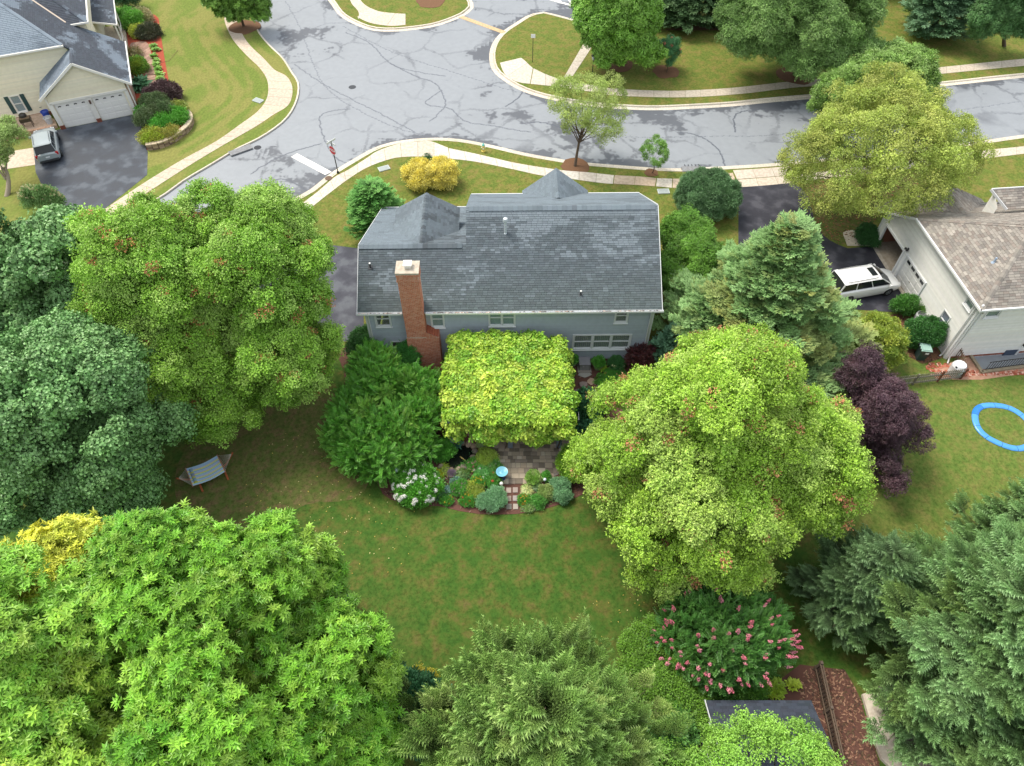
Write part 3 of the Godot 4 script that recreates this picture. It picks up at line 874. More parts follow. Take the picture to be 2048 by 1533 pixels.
# a broad tree: shapes are [centre, radii, boughs, bough radius, lowest]
func tree(called: String, label: String, base: Vector3, shapes: Array, kind: String, tints: Array, opt := {}) -> Node3D:
	var o := thing(called, label, opt.get("category", "tree"), base, 0.0, opt.get("group", ""))
	var top: Vector3 = shapes[0][0]
	var tr: float = opt.get("trunk", .22)
	var where := []
	var cols := []
	var all := []
	for s in shapes:
		var ls := lobes(s[0], s[1], s[2], s[3], s[4] if s.size() > 4 else -.55)
		all.append_array(ls)
		if tr > .1 and opt.get("inner", true):
			leaves_on(lobes(s[0] - Vector3(0, s[1].y * .12, 0), s[1] * .62, maxi(4, s[2] / 3), s[3], -.3), opt.get("per", 120.0) * .5, opt.get("size", 1.0), tints, where, cols, .6, .85, -.35, [], .45)
		leaves_on(ls, opt.get("per", 120.0), opt.get("size", 1.0), tints, where, cols, opt.get("upward", .6), opt.get("flat", .85), opt.get("edge", -.35), opt.get("accent", []), opt.get("tuft", .3))
	if tr > 0:
		var b := MB.new()
		var fork := base.lerp(Vector3(top.x, top.y, top.z), .55)
		b.tube(bend(base - Vector3(0, .1, 0), fork, Vector3(rnd(-.2, .2), 0, rnd(-.2, .2)), 4), tr, tr * .6, 8)
		stuffless(b, "trunk", opt.get("wood", M.bark), o)
		var want: int = opt.get("limbs", 9)
		for k in want:
			var l = all[int((k + .5) * all.size() / want)]
			b = MB.new()
			var from := base.lerp(fork, rnd(.55, 1.0))
			b.tube(bend(from, l[0] + l[2] * l[1] * opt.get("reach", .2), Vector3(rnd(-.3, .3), rnd(-.2, .4), rnd(-.3, .3)), 6), tr * rnd(.25, .42), tr * .05, 5)
			stuffless(b, "limb", opt.get("wood", M.bark), o)
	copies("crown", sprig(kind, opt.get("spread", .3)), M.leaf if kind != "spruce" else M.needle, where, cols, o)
	return o

func stuffless(b: MB, called: String, material: Material, parent: Node3D) -> MeshInstance3D:
	return fit(b, called, material, parent)

# a conifer: branches in whorls, sprays along them
func conifer(called: String, label: String, base: Vector3, H: float, W: float, kind: String, tints: Array, opt := {}) -> Node3D:
	var o := thing(called, label, opt.get("category", "conifer"), base, 0.0, opt.get("group", ""))
	var b := MB.new()
	b.tube(bend(base - Vector3(0, .1, 0), base + Vector3(0, H * .96, 0), Vector3.ZERO, 6), opt.get("trunk", .2), .02, 7)
	stuffless(b, "trunk", M.bark, o)
	var n: int = opt.get("branches", 120)
	var each: float = opt.get("each", 9.0)
	var size: float = opt.get("size", 1.0)
	var rise: float = opt.get("rise", .1)
	var droop: float = opt.get("droop", .25)
	var low: float = opt.get("low", .05)
	var full: float = opt.get("full", .85)   # <1: a rounder outline
	var where := []
	var cols := []
	for i in n:
		var t := pow((i + .5) / n, .8)          # 0 at the foot
		var h := lerpf(low, .985, t) * H
		var L: float = (W * pow(1.0 - h / H, full) + .16) * rnd(.7, 1.15)
		if h < H * .14: L *= .85
		var a := i * 2.399963 + rnd(-.35, .35)
		var dir := Vector3(cos(a), 0, sin(a))
		var from := base + Vector3(0, h, 0)
		var pts := []
		var steps := maxi(3, int(L * 3.2))
		for k in steps + 1:
			var u := float(k) / steps
			pts.append(from + dir * L * u + Vector3(0, L * (rise * u - droop * u * u + opt.get("tip", .12) * u * u * u), 0))
		if i < 26 and L > .8:
			b = MB.new()
			b.tube(PackedVector3Array(pts), .05, .01, 4)
			stuffless(b, "branch", M.bark, o)
		var tint := pick(tints) * rnd(.85, 1.12)
		for k in steps:
			var u := (k + .5) / steps
			if u < opt.get("bare", .22) and h < H * .8: continue
			var m := int(each * (.55 + .6 * sin(u * PI * .8)) / 3.2 * (L / steps) * 3.2) + 1
			for j in m:
				var p: Vector3 = pts[k].lerp(pts[k + 1], rnd(0, 1))
				var across := Vector3(-dir.z, 0, dir.x)
				var wide := L * .34 * (1.0 - u * .75) + .08
				var s := rnd(-1, 1)
				p += across * s * wide + Vector3(0, -absf(s) * wide * .35 + rnd(-.1, .1) * size, 0) + dir * rnd(-.1, .1)
				var up: Vector3 = (dir * opt.get("out", 1.0) + across * s * .9 + Vector3(0, opt.get("lift", .35), 0) + ball() * .35).normalized()
				var q := size * rnd(.75, 1.25)
				var e := facing(up, 0, Vector3(q, q, q))
				# turn the flat of the spray to the sky
				var z := (Vector3.UP - up * up.dot(Vector3.UP)).normalized()
				var x := up.cross(z)
				e = Basis(x, up, z) * Basis(Vector3.UP, rnd(-.5, .5)) * Basis.from_scale(Vector3(q, q, q))
				where.append(Transform3D(e, p))
				cols.append(tint.lerp(pick(tints), .35) * rnd(.85, 1.15))
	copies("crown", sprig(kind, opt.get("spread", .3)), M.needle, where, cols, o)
	return o

# a rounded shrub of one or more domes: [centre, radii] each
func shrub(called: String, label: String, base: Vector3, domes: Array, kind: String, tints: Array, opt := {}) -> Node3D:
	var o := thing(called, label, opt.get("category", "shrub"), base, 0.0, opt.get("group", ""))
	var where := []
	var cols := []
	var s: float = opt.get("bough", .35)
	for d in domes:
		var r: Vector3 = d[1]
		var k := int(clampf((r.x * r.z + r.x * r.y) * 5.0 / (s * s) * .32, 5, 160))
		leaves_on(lobes(d[0], r, k, s, opt.get("low", -.35)), opt.get("per", 160.0), opt.get("size", 1.0), tints, where, cols, opt.get("upward", .5), .9, -.4)
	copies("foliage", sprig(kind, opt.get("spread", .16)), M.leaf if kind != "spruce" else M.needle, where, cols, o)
	if opt.has("stem"):
		var b := MB.new()
		for k in 4:
			var d: Vector3 = domes[k % domes.size()][0]
			b = MB.new()
			b.tube(bend(base, d + ball() * .2, Vector3.ZERO, 3), .035, .012, 5)
			stuffless(b, "stem", M.bark, o)
	return o

# blossoms over a plant's domes, joined as one part
func blossoms(o: Node3D, domes: Array, n: int, size: float, c: Array, low := .0, kind := "blossom") -> void:
	var where := []
	var cols := []
	for i in n:
		var d: Array = domes[i % domes.size()]
		var q := ball().normalized()
		q.y = absf(q.y) * (1.0 - low) + low
		q = q.normalized()
		where.append(Transform3D(facing((q + Vector3.UP * .5).normalized(), rnd(0, TAU), Vector3.ONE * rnd(.8, 1.2)), d[0] + q * d[1] * 1.04))
		cols.append(c[i % c.size()] * rnd(.9, 1.08))
	copies("blossom", sprig(kind, size), M.petal, where, cols, o)

func build_trees() -> void:
	var t: Node3D
	# ---- the dark maples on the left
	var deep := [[hx("7cac66"), .6], [hx("92be78"), .3], [hx("6a985a"), .1]]
	tree("shade_maple", "dark green dense maple along the left edge, its crown piled in rounded boughs", Vector3(-33.48, 0, -28.7), [[Vector3(-25.6, 7.0, -29.6), Vector3(6.0, 5.2, 4.2), 36, 1.45], [Vector3(-22.0, 6.4, -31.3), Vector3(2.6, 2.8, 2.2), 12, 1.05]], "maple", deep, {"per": 68.0, "size": 1.05, "spread": .27, "tuft": .38, "upward": .35, "trunk": .34, "edge": -.2})
	tree("shade_maple", "huge dark green maple beside the striped hammock, its crown piled in rounded boughs", Vector3(-24.96, 0, -19.93), [[Vector3(-21.9, 7.2, -20.8), Vector3(4.6, 5.2, 5.2), 44, 1.35, -.75], [Vector3(-20.5, 4.2, -18.2), Vector3(2.5, 3.2, 2.4), 16, 1.05, -.7], [Vector3(-24.6, 5.0, -17.6), Vector3(2.6, 3.2, 2.5), 11, 1.0, -.7], [Vector3(-19.8, 4.4, -23.9), Vector3(2.4, 2.6, 2.4), 10, .95]], "maple", deep, {"per": 72.0, "size": .98, "spread": .27, "tuft": .38, "upward": .35, "trunk": .36, "edge": -.2})
	# ---- the two sunlit birch crowns left of the house
	var lime := [[hx("9ccb4a"), .5], [hx("84b83c"), .3], [hx("c4e47c"), .2]]
	tree("river_birch", "tall yellow-green birch left of the driveway with a wide loose many-lobed crown", Vector3(-16.6, 0, -27.08), [
		[Vector3(-19.38, 9, -28.51), Vector3(4.24, 4.6, 4), 24, 1.35], [Vector3(-13.69, 9, -29.41), Vector3(3.6, 4.4, 3.89), 22, 1.3], [Vector3(-16.58, 10.5, -30.68), Vector3(3.84, 3, 1.7), 13, 1.0],
		[Vector3(-18.94, 6, -24.61), Vector3(4.09, 2.8, 2.68), 20, 1.05, -.7], [Vector3(-12.79, 6, -26.81), Vector3(2.85, 3.2, 3.52), 22, 1.0, -.8], [Vector3(-16.77, 3.6, -24.02), Vector3(2.62, 1.9, 2.03), 16, .85, -.8], [Vector3(-12.5, 3.5, -26.47), Vector3(1.77, 1.6, 1.63), 9, .8, -.8]], "broad", lime, {"per": 74.0, "size": 1.0, "spread": .25, "trunk": .24, "limbs": 14, "reach": .5, "accent": [hx("c98a5a"), .05]})
	# ---- the oaks at the lower left, near the camera
	var oakc := [[hx("8cc63f"), .5], [hx("70b036"), .3], [hx("bce25c"), .2]]
	tree("willow_oak", "great bright green oak filling the bottom left of the picture, its leaves in starry tufts", Vector3(-12.7, 0, -7.01), [
		[Vector3(-11.19, 9, -9.38), Vector3(3.89, 5, 3.8), 22, 1.25], [Vector3(-6.65, 7.5, -8.26), Vector3(2.32, 3.6, 2.69), 18, 1.0, -.6], [Vector3(-9.26, 9.5, -11.26), Vector3(2.15, 2.8, 1.79), 16, .95], [Vector3(-13.07, 11.5, -10.99), Vector3(2.01, 2.6, 1.68), 14, .95], [Vector3(-10, 9, -5.1), Vector3(3.42, 4, 1.86), 20, 1.05], [Vector3(-6.67, 6, -5.84), Vector3(2.2, 3, 1.63), 20, .9]], "oak", oakc, {"per": 66.0, "size": .95, "spread": .25, "trunk": .32, "limbs": 12, "upward": 1.0, "reach": .5})
	tree("willow_oak", "oak at the left edge below the maple, its upper twigs turned bright yellow", Vector3(-22.93, 0, -5.79), [
		[Vector3(-17.09, 10, -7.54), Vector3(3.44, 4.6, 3.4), 20, 1.2], [Vector3(-15.81, 9, -4.64), Vector3(3.22, 4, 2), 26, 1.0]], "oak", [[hx("94cc4c"), .6], [hx("c0e058"), .4]], {"per": 60.0, "size": .95, "spread": .25, "trunk": .3, "limbs": 4, "upward": 1.0})
	t = tree("willow_oak", "yellow-leaved young oak between the dark maple and the green oak, all bright gold-green", Vector3(-22.21, 0, -10.79), [
		[Vector3(-17.4, 9.5, -11.99), Vector3(1.74, 1.9, 1.46), 22, .75], [Vector3(-19.2, 9.5, -10.75), Vector3(1.74, 1.8, 1.42), 18, .75]], "oak", [[hx("ecec58"), .6], [hx("d4e458"), .4]], {"per": 80.0, "size": .85, "spread": .3, "trunk": .14, "limbs": 5, "upward": 1.0})
	# ---- the big crown right of the garden
	tree("sweet_birch", "big yellow-green rounded tree right of the patio with rusty dead sprigs in its crown", Vector3(11.65, 0, -18.67), [
		[Vector3(9.75, 8, -18.98), Vector3(4.63, 5.4, 3.62), 24, 1.4, -.4], [Vector3(6.47, 6, -18.85), Vector3(3.34, 3.6, 4.07), 15, 1.2, -.7], [Vector3(14.13, 6, -18.56), Vector3(2.9, 3.6, 3.7), 16, 1.2, -.7], [Vector3(9.24, 6, -15.56), Vector3(4.2, 3.4, 2.55), 17, 1.2, -.7], [Vector3(11.37, 7.5, -23.72), Vector3(3.39, 2.4, 1.28), 13, 1.05], [Vector3(9.21, 3, -14.41), Vector3(3.43, 1.8, 1.34), 15, .9, -.8], [Vector3(5.14, 3.4, -20.48), Vector3(2.02, 2, 1.82), 14, .9, -.8]], "broad", [[hx("aed44c"), .5], [hx("94c03e"), .3], [hx("d2ec80"), .2]], {"per": 66.0, "size": .98, "spread": .25, "trunk": .34, "limbs": 12, "reach": .45, "accent": [hx("cf9168"), .07]})
	# ---- the conifer behind it
	conifer("cypress_tree", "tall blue-green feathery conifer between the two driveways with an upright pointed tip", Vector3(15.35, 0, -30.31), 11.4, 7.5, "cypress", [[hx("98c07a"), .5], [hx("84ac66"), .3], [hx("a8b062"), .2]], {"branches": 210, "each": 17.0, "size": 1.2, "rise": .26, "droop": .24, "full": 1.15, "trunk": .24, "lift": .5, "spread": .34, "bare": .2})
	conifer("cypress_tree", "small blue-green feathery conifer at the grey house's right back corner", Vector3(10.24, 0, -29.96), 3.4, 1.3, "cypress", [[hx("7fae8a"), .6], [hx("6c9c78"), .4]], {"branches": 46, "each": 12.0, "size": .8, "rise": .5, "full": .8, "trunk": .06, "lift": .6, "spread": .26})
	# ---- between the houses
	tree("holly_tree", "bright mid green dense bushy tree against the grey house's right end wall", Vector3(12.01, 0, -34.02), [
		[Vector3(12.01, 3.2, -36.1), Vector3(2.06, 2.8, 3.23), 40, .75, -.7], [Vector3(11.48, 4.6, -38.04), Vector3(1.27, 1.6, 0.76), 14, .6]], "broad", [[hx("78ab3c"), .6], [hx("669a35"), .4]], {"per": 150.0, "size": .75, "spread": .26, "trunk": .14})
	shrub("boxwood", "large round glossy dark green bush between the grey house and the black driveway", Vector3(15.57, 0, -45.75), [[Vector3(15.22, 1.5, -45.62), Vector3(2.53, 1.5, 1.9)], [Vector3(15.13, 2.2, -46), Vector3(2.21, 1.1, 1.62)]], "fine", [[hx("6a9460"), .6], [hx("7ba36f"), .4]], {"per": 260.0, "bough": .42, "size": 1.25, "spread": .2, "low": -.6})
	# ---- street trees
	tree("street_maple", "airy olive yellow tree overhanging the street by the brown roofed house", Vector3(30.02, 0, -48), [
		[Vector3(26.24, 6.5, -43.9), Vector3(5.84, 3.8, 5.46), 60, 1.2, -.6], [Vector3(27.34, 8, -47.53), Vector3(4.34, 2.6, 3.52), 26, 1.0], [Vector3(23.73, 4, -45.07), Vector3(3.73, 1.6, 4.05), 26, .9, -.7], [Vector3(31.38, 6, -45.89), Vector3(3.02, 2, 3.21), 18, 1.0]], "broad", [[hx("b4c85c"), .5], [hx("c6cc6c"), .3], [hx("a0ba50"), .2]], {"per": 17.0, "size": .95, "spread": .32, "inner": false, "trunk": .22, "limbs": 22, "reach": .8})
	tree("street_maple", "leafy green tree behind the olive one on the far side of the street", Vector3(33.76, 0, -61.11), [
		[Vector3(30.43, 5.5, -54.96), Vector3(4.49, 3, 2.63), 40, 1.1, -.7], [Vector3(27.82, 3.5, -56.14), Vector3(2.54, 1.8, 1.23), 16, .9, -.7]], "broad", [[hx("86b04e"), .6], [hx("a0c06c"), .4]], {"per": 74.0, "size": 1.05, "spread": .25, "trunk": .2, "limbs": 6})
	tree("honey_locust", "thin sparse pale green street tree on the verge in front of the grey house", Vector3(5.35, 0, -51.9), [
		[Vector3(6, 5.6, -52.7), Vector3(3.18, 1.9, 2.97), 22, .75, -.8], [Vector3(6.54, 3.9, -52.62), Vector3(2.64, 1.3, 2.98), 14, .65, -.8]], "broad", [[hx("bccd74"), .5], [hx("a3bc5c"), .5]], {"per": 30.0, "size": .85, "spread": .3, "inner": false, "trunk": .13, "limbs": 22, "reach": .7})
	tree("sapling", "slim young green sapling on the verge beside the storm drain", Vector3(11.74, 0, -50.98), [[Vector3(11.76, 1.9, -51.13), Vector3(1.15, 1, 1.54), 12, .38, -.8]], "broad", [[hx("86b552"), 1.0]], {"per": 150.0, "size": .62, "spread": .22, "trunk": .045, "limbs": 5})
	tree("sugar_maple", "dense bright green round maple by the court path across the street", Vector3(10.78, 0, -68.9), [
		[Vector3(9.9, 5.4, -68.6), Vector3(3.9, 4.2, 3.6), 46, 1.15, -.75], [Vector3(10.97, 2.6, -66.64), Vector3(3.56, 1.5, 0.5), 18, .9, -.7]], "maple", [[hx("7db33e"), .6], [hx("94c552"), .4]], {"per": 84.0, "size": .9, "spread": .27, "tuft": .38, "trunk": .2})
	tree("sapling", "young crape myrtle in a round mulch ring across the street, one red tip", Vector3(15.16, 0, -67.35), [[Vector3(15.15, 2, -68.03), Vector3(1.21, 1.3, 1.15), 12, .5, -.7]], "broad", [[hx("57945c"), 1.0]], {"per": 130.0, "size": .75, "spread": .24, "trunk": .04, "limbs": 5, "accent": [hx("d8705e"), .12]})
	for q in [[Vector3(19.38, 0, -77.58), 7.6, 3.6, "dark conifer left of the three at the top edge behind the mulch strip"], [Vector3(24.66, 0, -78.5), 8.5, 3.4, "dark conifer behind the mulch strip, half hidden by the large park tree"], [Vector3(16.55, 0, -78.5), 7.0, 3.0, "dark conifer right behind the round bright green maple"]]:
		conifer("cedar_tree", q[3], q[0], q[1], q[2], "cypress", [[hx("6c8f5a"), .6], [hx("587c4e"), .4]], {"branches": 90, "each": 8.0, "size": 1.5, "rise": .2, "droop": .3, "full": .7, "spread": .34, "group": "park conifers"})
	conifer("cedar_tree", "bluish green cedar right of the large park tree at the top edge", Vector3(44.09, 0, -75.12), 8.5, 3.6, "cypress", [[hx("7fa77c"), .6], [hx("6c9668"), .4]], {"branches": 110, "each": 8.0, "size": 1.5, "rise": .25, "droop": .3, "full": .65, "spread": .34})
	tree("park_tree", "large spreading green tree on the park lawn at the top, grey limbs showing", Vector3(27.77, 0, -66.97), [
		[Vector3(26.4, 5.8, -66.5), Vector3(6.8, 4.6, 4.6), 62, 1.3, -.6], [Vector3(30.23, 3.6, -63.13), Vector3(5.9, 1.8, 2.48), 26, 1.1, -.7], [Vector3(22.86, 4.5, -64.79), Vector3(3.42, 2, 0.51), 18, 1.1]], "broad", [[hx("7fa856"), .6], [hx("94b86a"), .4]], {"per": 56.0, "size": 1.15, "spread": .25, "trunk": .26, "limbs": 14, "reach": .6})
	tree("park_tree", "dark green tree cut by the top right corner of the picture", Vector3(50.86, 0, -72.77), [[Vector3(48.33, 4.5, -71.16), Vector3(3.27, 3.6, 0.55), 36, 1.2, -.7]], "broad", [[hx("5f8f52"), .6], [hx("71a05c"), .4]], {"per": 80.0, "size": 1.1, "spread": .25, "trunk": .2})
	for q in [[1560, 7.0, "leafy tree along the top edge, left of the pair behind the park"], [1690, 8.0, "leafy tree along the top edge straight behind the large park tree"], [1800, 7.0, "leafy tree along the top edge left of the bluish cedar"], [1935, 7.5, "leafy tree along the top edge right of the bluish cedar"], [2060, 8.0, "leafy tree along the top edge at the far right corner"]]:
		var g: Array = [Vector3(30.05, 0, -83.05), Vector3(37.7, 0, -84.3), Vector3(43.76, 0, -83.8), Vector3(50.88, 0, -82.55), Vector3(57.64, 0, -82.06)]
		var c: Vector3 = g[[1560, 1690, 1800, 1935, 2060].find(q[0])] + Vector3(0, 0, -4)
		tree("far_tree", q[2], c, [[c + Vector3(0, 4.2, 0), Vector3(4.2, 4.2, 3.6), 26, 1.5, -.8]], "broad", [[hx("678f4c"), .6], [hx("557d44"), .4]], {"per": 42.0, "size": 1.5, "spread": .4, "trunk": .18, "limbs": 3, "group": "trees along the top edge"})
	tree("cherry_tree", "green drooping tree at the top edge between the west pavement and the street", Vector3(-28.72, 0, -77.12), [[Vector3(-28.35, 3.4, -76.57), Vector3(3.08, 3, 0.57), 30, 1.0, -.8]], "oak", [[hx("7fae4a"), .6], [hx("93bd58"), .4]], {"per": 70.0, "size": 1.15, "spread": .25, "trunk": .16})
	shrub("yew_shrub", "dark green shrub at the top edge beside the cream house's porch", Vector3(-43.01, 0, -81.09), [[Vector3(-42.31, 1.2, -81.12), Vector3(1.45, 1.2, 1.19)]], "fine", [[hx("4f7a4c"), 1.0]], {"per": 140.0, "size": 1.5, "spread": .24})
	# ---- the front garden of the grey house
	conifer("hinoki_cypress", "bright green small conifer on the front lawn left of the grey house's dormer", Vector3(-10.32, 0, -43.14), 4.6, 2.1, "cypress", [[hx("6fae52"), .6], [hx("84bd60"), .4]], {"branches": 90, "each": 13.0, "size": .95, "rise": .35, "droop": .1, "full": .62, "trunk": .08, "lift": .5, "spread": .28})
	shrub("golden_cypress", "yellow rounded twin domed shrub on the front lawn by the corner pavement", Vector3(-6.67, 0, -48.86), [[Vector3(-7.63, 0.95, -49.43), Vector3(1.17, 1, 1.47)], [Vector3(-5.82, 1.05, -49.46), Vector3(1.37, 1.1, 1.26)]], "fine", [[hx("fdf07c"), .6], [hx("f4e664"), .25], [hx("fff6a0"), .15]], {"per": 120.0, "bough": .34, "size": 1.7, "spread": .14, "low": -.6, "upward": 1.4})
	shrub("yew_shrub", "little dark green sprig of yew poking up behind the yellow twin domes", Vector3(-7.28, 0, -52.12), [[Vector3(-7.12, 0.8, -51.24), Vector3(0.35, 0.7, 0.39)]], "fine", [[hx("3f7a4c"), 1.0]], {"per": 200.0, "size": 1.1, "spread": .18})
	# ---- the neighbour's yard on the right
	tree("purple_plum", "dark purple leaved tree at the end of the picket fence", Vector3(21.65, 0, -23.32), [
		[Vector3(20.54, 3.6, -23.23), Vector3(1.61, 2.4, 2.04), 30, .8, -.7], [Vector3(19.76, 4.6, -25.4), Vector3(1.14, 1.6, 1.29), 14, .65], [Vector3(21.04, 1.8, -21.4), Vector3(0.85, 1.2, 1.93), 12, .6, -.8], [Vector3(22.72, 2.8, -23.37), Vector3(0.88, 1.2, 1.72), 10, .6]], "broad", [[hx("5d4450"), .6], [hx("6d5158"), .3], [hx("4a3640"), .1]], {"per": 80.0, "size": .72, "spread": .26, "inner": false, "trunk": .12, "limbs": 30, "reach": 1.1, "wood": M.pale_bark})
	shrub("forsythia", "yellow-green round bush beside the white minivan and the purple tree", Vector3(24.14, 0, -30.18), [[Vector3(23.61, 1.5, -30.52), Vector3(1.68, 1.7, 1.83)]], "fine", [[hx("9cb440"), .5], [hx("b0bb48"), .3], [hx("7fa83e"), .2]], {"per": 240.0, "bough": .36, "size": 1.4, "spread": .2, "low": -.6})
	shrub("laurel", "round dark green bush against the white wall behind the green bin", Vector3(27.83, 0, -31.72), [[Vector3(27.39, 1, -31.85), Vector3(1.29, 1.15, 1.04)]], "fine", [[hx("3f7a34"), .6], [hx("4f8a3e"), .4]], {"per": 260.0, "bough": .3, "size": 1.2, "spread": .16, "low": -.6})
	shrub("laurel", "small green bush below the white garage door near the van's nose", Vector3(27.57, 0, -34.79), [[Vector3(27.21, 0.75, -34.69), Vector3(0.86, 0.75, 0.54)]], "fine", [[hx("5f9a3e"), .6], [hx("4f8a3a"), .4]], {"per": 240.0, "bough": .28, "size": 1.2, "spread": .16, "low": -.5})
	shrub("laurel", "dark green ground shrub beside the short concrete path by the open garage", Vector3(27.56, 0, -42.73), [[Vector3(27.19, 0.5, -42.37), Vector3(0.89, 0.6, 0.99)]], "fine", [[hx("3f743a"), 1.0]], {"per": 200.0, "bough": .28, "size": 1.3, "spread": .18})
	shrub("azalea", "small light green plant between the air conditioner and the white wall", Vector3(28.85, 0, -34.74), [[Vector3(28.45, 0.5, -34.36), Vector3(0.38, 0.5, 0.31)]], "fine", [[hx("7fb44e"), 1.0]], {"per": 160.0, "size": 1.2, "spread": .16})
	# ---- at the bottom
	conifer("norway_spruce", "yellow-green spruce at the bottom centre seen almost from above", Vector3(1.0, 0, -5.6), 13.6, 6.3, "spruce", [[hx("8cb258"), .55], [hx("7aa04e"), .3], [hx("b4cc76"), .15]], {"branches": 120, "each": 8.0, "size": 1.25, "rise": .34, "droop": .42, "tip": .5, "full": .85, "spread": .34, "bare": .25, "lift": .6})
	var blue := [[hx("82aa66"), .5], [hx("9ac482"), .3], [hx("7c9a50"), .2]]
	conifer("norway_spruce", "dark bluish green spruce at the right edge, the largest of the stand", Vector3(20.87, 0, -10.04), 14.5, 6.1, "spruce", blue, {"branches": 120, "each": 12.0, "size": 1.1, "rise": .2, "droop": .55, "tip": .45, "full": .8, "spread": .36, "lift": .35, "bare": .3, "group": "spruces at the bottom right"})
	conifer("norway_spruce", "bluish green spruce cut by the right edge, above the largest one", Vector3(26.53, 0, -14.34), 13.0, 5.2, "spruce", blue, {"branches": 110, "each": 12.0, "size": 1.1, "rise": .2, "droop": .55, "tip": .45, "full": .8, "spread": .36, "lift": .35, "bare": .3, "group": "spruces at the bottom right"})
	conifer("norway_spruce", "dark small spruce in the shade behind the big yellow-green tree", Vector3(17.2, 0, -13.67), 6.5, 3.2, "spruce", [[hx("7ea06c"), .6], [hx("70925c"), .4]], {"branches": 70, "each": 8.0, "size": 1.25, "rise": .2, "droop": .5, "tip": .4, "full": .8, "spread": .3, "lift": .3, "group": "spruces at the bottom right"})
	conifer("norway_spruce", "spruce in the bottom right corner overhanging the pale patio edge", Vector3(22.62, 0, -5.01), 12.5, 6.0, "spruce", blue, {"branches": 110, "each": 12.0, "size": 1.1, "rise": .2, "droop": .55, "tip": .45, "full": .8, "spread": .36, "lift": .35, "bare": .3, "group": "spruces at the bottom right"})
	# crape myrtle with pink flower heads
	var cm := [[Vector3(9.92, 2.4, -11.32), Vector3(2.85, 1.8, 2.13), 34, .6, -.6]]
	t = tree("crape_myrtle", "dark green crape myrtle dotted with pink flower heads under the big yellow-green tree", Vector3(10.51, 0, -11.03), cm, "frond", [[hx("548c3e"), .6], [hx("669a46"), .4]], {"per": 150.0, "size": .9, "spread": .3, "trunk": .07, "limbs": 9, "upward": .8, "category": "flowering tree"})
	var head := sprig("panicle", .17)
	var pink := [mat("pink_petal", hx("e27a90"), .7), mat("rose_petal", hx("ea94a6"), .7)]
	for m in pink:
		m.backlight_enabled = true
		m.backlight = Color(.4, .4, .4)
	for i in 92:
		var q := ball().normalized()
		q.y = absf(q.y) * .9 + .05
		if q.z < -.2 and i % 3: q.z = -q.z
		q = q.normalized()
		var o := put(head, "flower_head", pink[i % 2], t, cm[0][0] + q * cm[0][1] * rnd(1.08, 1.2) - t.position)
		o.basis = facing((q * .7 + Vector3.UP * .6 + ball() * .3).normalized(), rnd(0, TAU), Vector3.ONE * rnd(.75, 1.25))
	shrub("weeping_maple", "smooth light green weeping maple mound left of the crape myrtle", Vector3(7.15, 0, -9.85), [[Vector3(7.03, 1.4, -10.2), Vector3(1.82, 1.3, 2.3)], [Vector3(8.13, 1, -8.48), Vector3(1.09, 1, 1.27)]], "fine", [[hx("7aa83c"), .6], [hx("6b9a36"), .4]], {"per": 240.0, "bough": .42, "size": 1.2, "spread": .2, "low": -.3, "upward": 1.4})
	shrub("viburnum", "mid green broad leaved shrub against the dark shed's left door", Vector3(7.46, 0, -7.74), [[Vector3(7.26, 1.2, -7.8), Vector3(1.02, 1.1, 1.01)]], "hosta", [[hx("5f9a44"), .6], [hx("6fa850"), .4]], {"per": 60.0, "bough": .4, "size": 1.0, "spread": .26, "category": "shrub"})
	tree("red_maple", "young bright green maple in front of the dark shed roof at the bottom", Vector3(11.2, 0, -3.4), [[Vector3(9.25, 6, -5.23), Vector3(2.73, 1.9, 1.72), 34, .5, -.4], [Vector3(5.85, 5.2, -4.87), Vector3(1.72, 1.4, 1.25), 12, .6, -.4]], "broad", [[hx("9ccc54"), .6], [hx("86bb48"), .4]], {"per": 52.0, "size": .85, "inner": false, "spread": .26, "trunk": .14, "limbs": 16, "reach": 1.0})
	shrub("green_juniper", "dark green upright conifer shrub right of the great oak", Vector3(-4.63, 0, -7.01), [[Vector3(-4.58, 2, -8.13), Vector3(1.19, 1.9, 1.49)]], "cypress", [[hx("609a6c"), .6], [hx("528c60"), .4]], {"per": 150.0, "bough": .5, "size": .8, "spread": .24, "low": -.5})
	shrub("golden_cypress", "yellow shrub half hidden behind the dark conifer at the lawn's lower end", Vector3(-4.1, 0, -8.5), [[Vector3(-4.31, 0.8, -9.21), Vector3(0.94, 0.7, 1.12)], [Vector3(-3.61, 0.7, -8.23), Vector3(0.52, 0.6, 0.95)]], "fine", [[hx("c4bd3a"), 1.0]], {"per": 200.0, "size": 1.1, "spread": .18})
	shrub("hydrangea", "pale blue spruce-like ground shrub peeping out right of the great oak", Vector3(-9.23, 0, -13.41), [[Vector3(-8.94, 0.5, -13.42), Vector3(0.83, 0.5, 0.82)]], "spruce", [[hx("8fa8b4"), 1.0]], {"per": 40.0, "size": .5, "spread": .26})
	# ---- left edge
	t = tree("crape_myrtle", "young tree at the left edge by the silver car with pale forked trunk", Vector3(-41.22, 0, -47.87), [[Vector3(-40.63, 3.4, -50.21), Vector3(1.4, 1.4, 2.26), 12, .6, -.6]], "broad", [[hx("a3bf6c"), 1.0]], {"per": 70.0, "size": .9, "spread": .28, "trunk": .2, "limbs": 6, "wood": M.pale_bark})
	var hy := [[Vector3(-36.78, 1.2, -45.8), Vector3(1.57, 1.2, 0.37)]]
	t = shrub("hydrangea", "cream flowered hydrangea at the foot of the black driveway, behind the dark maple", Vector3(-37.51, 0, -46.07), hy, "fine", [[hx("7fa860"), 1.0]], {"per": 160.0, "size": 1.3, "spread": .2})
	blossoms(t, hy, 70, .16, [hx("e4dcb0"), hx("d4d49a")], .1, "panicle")

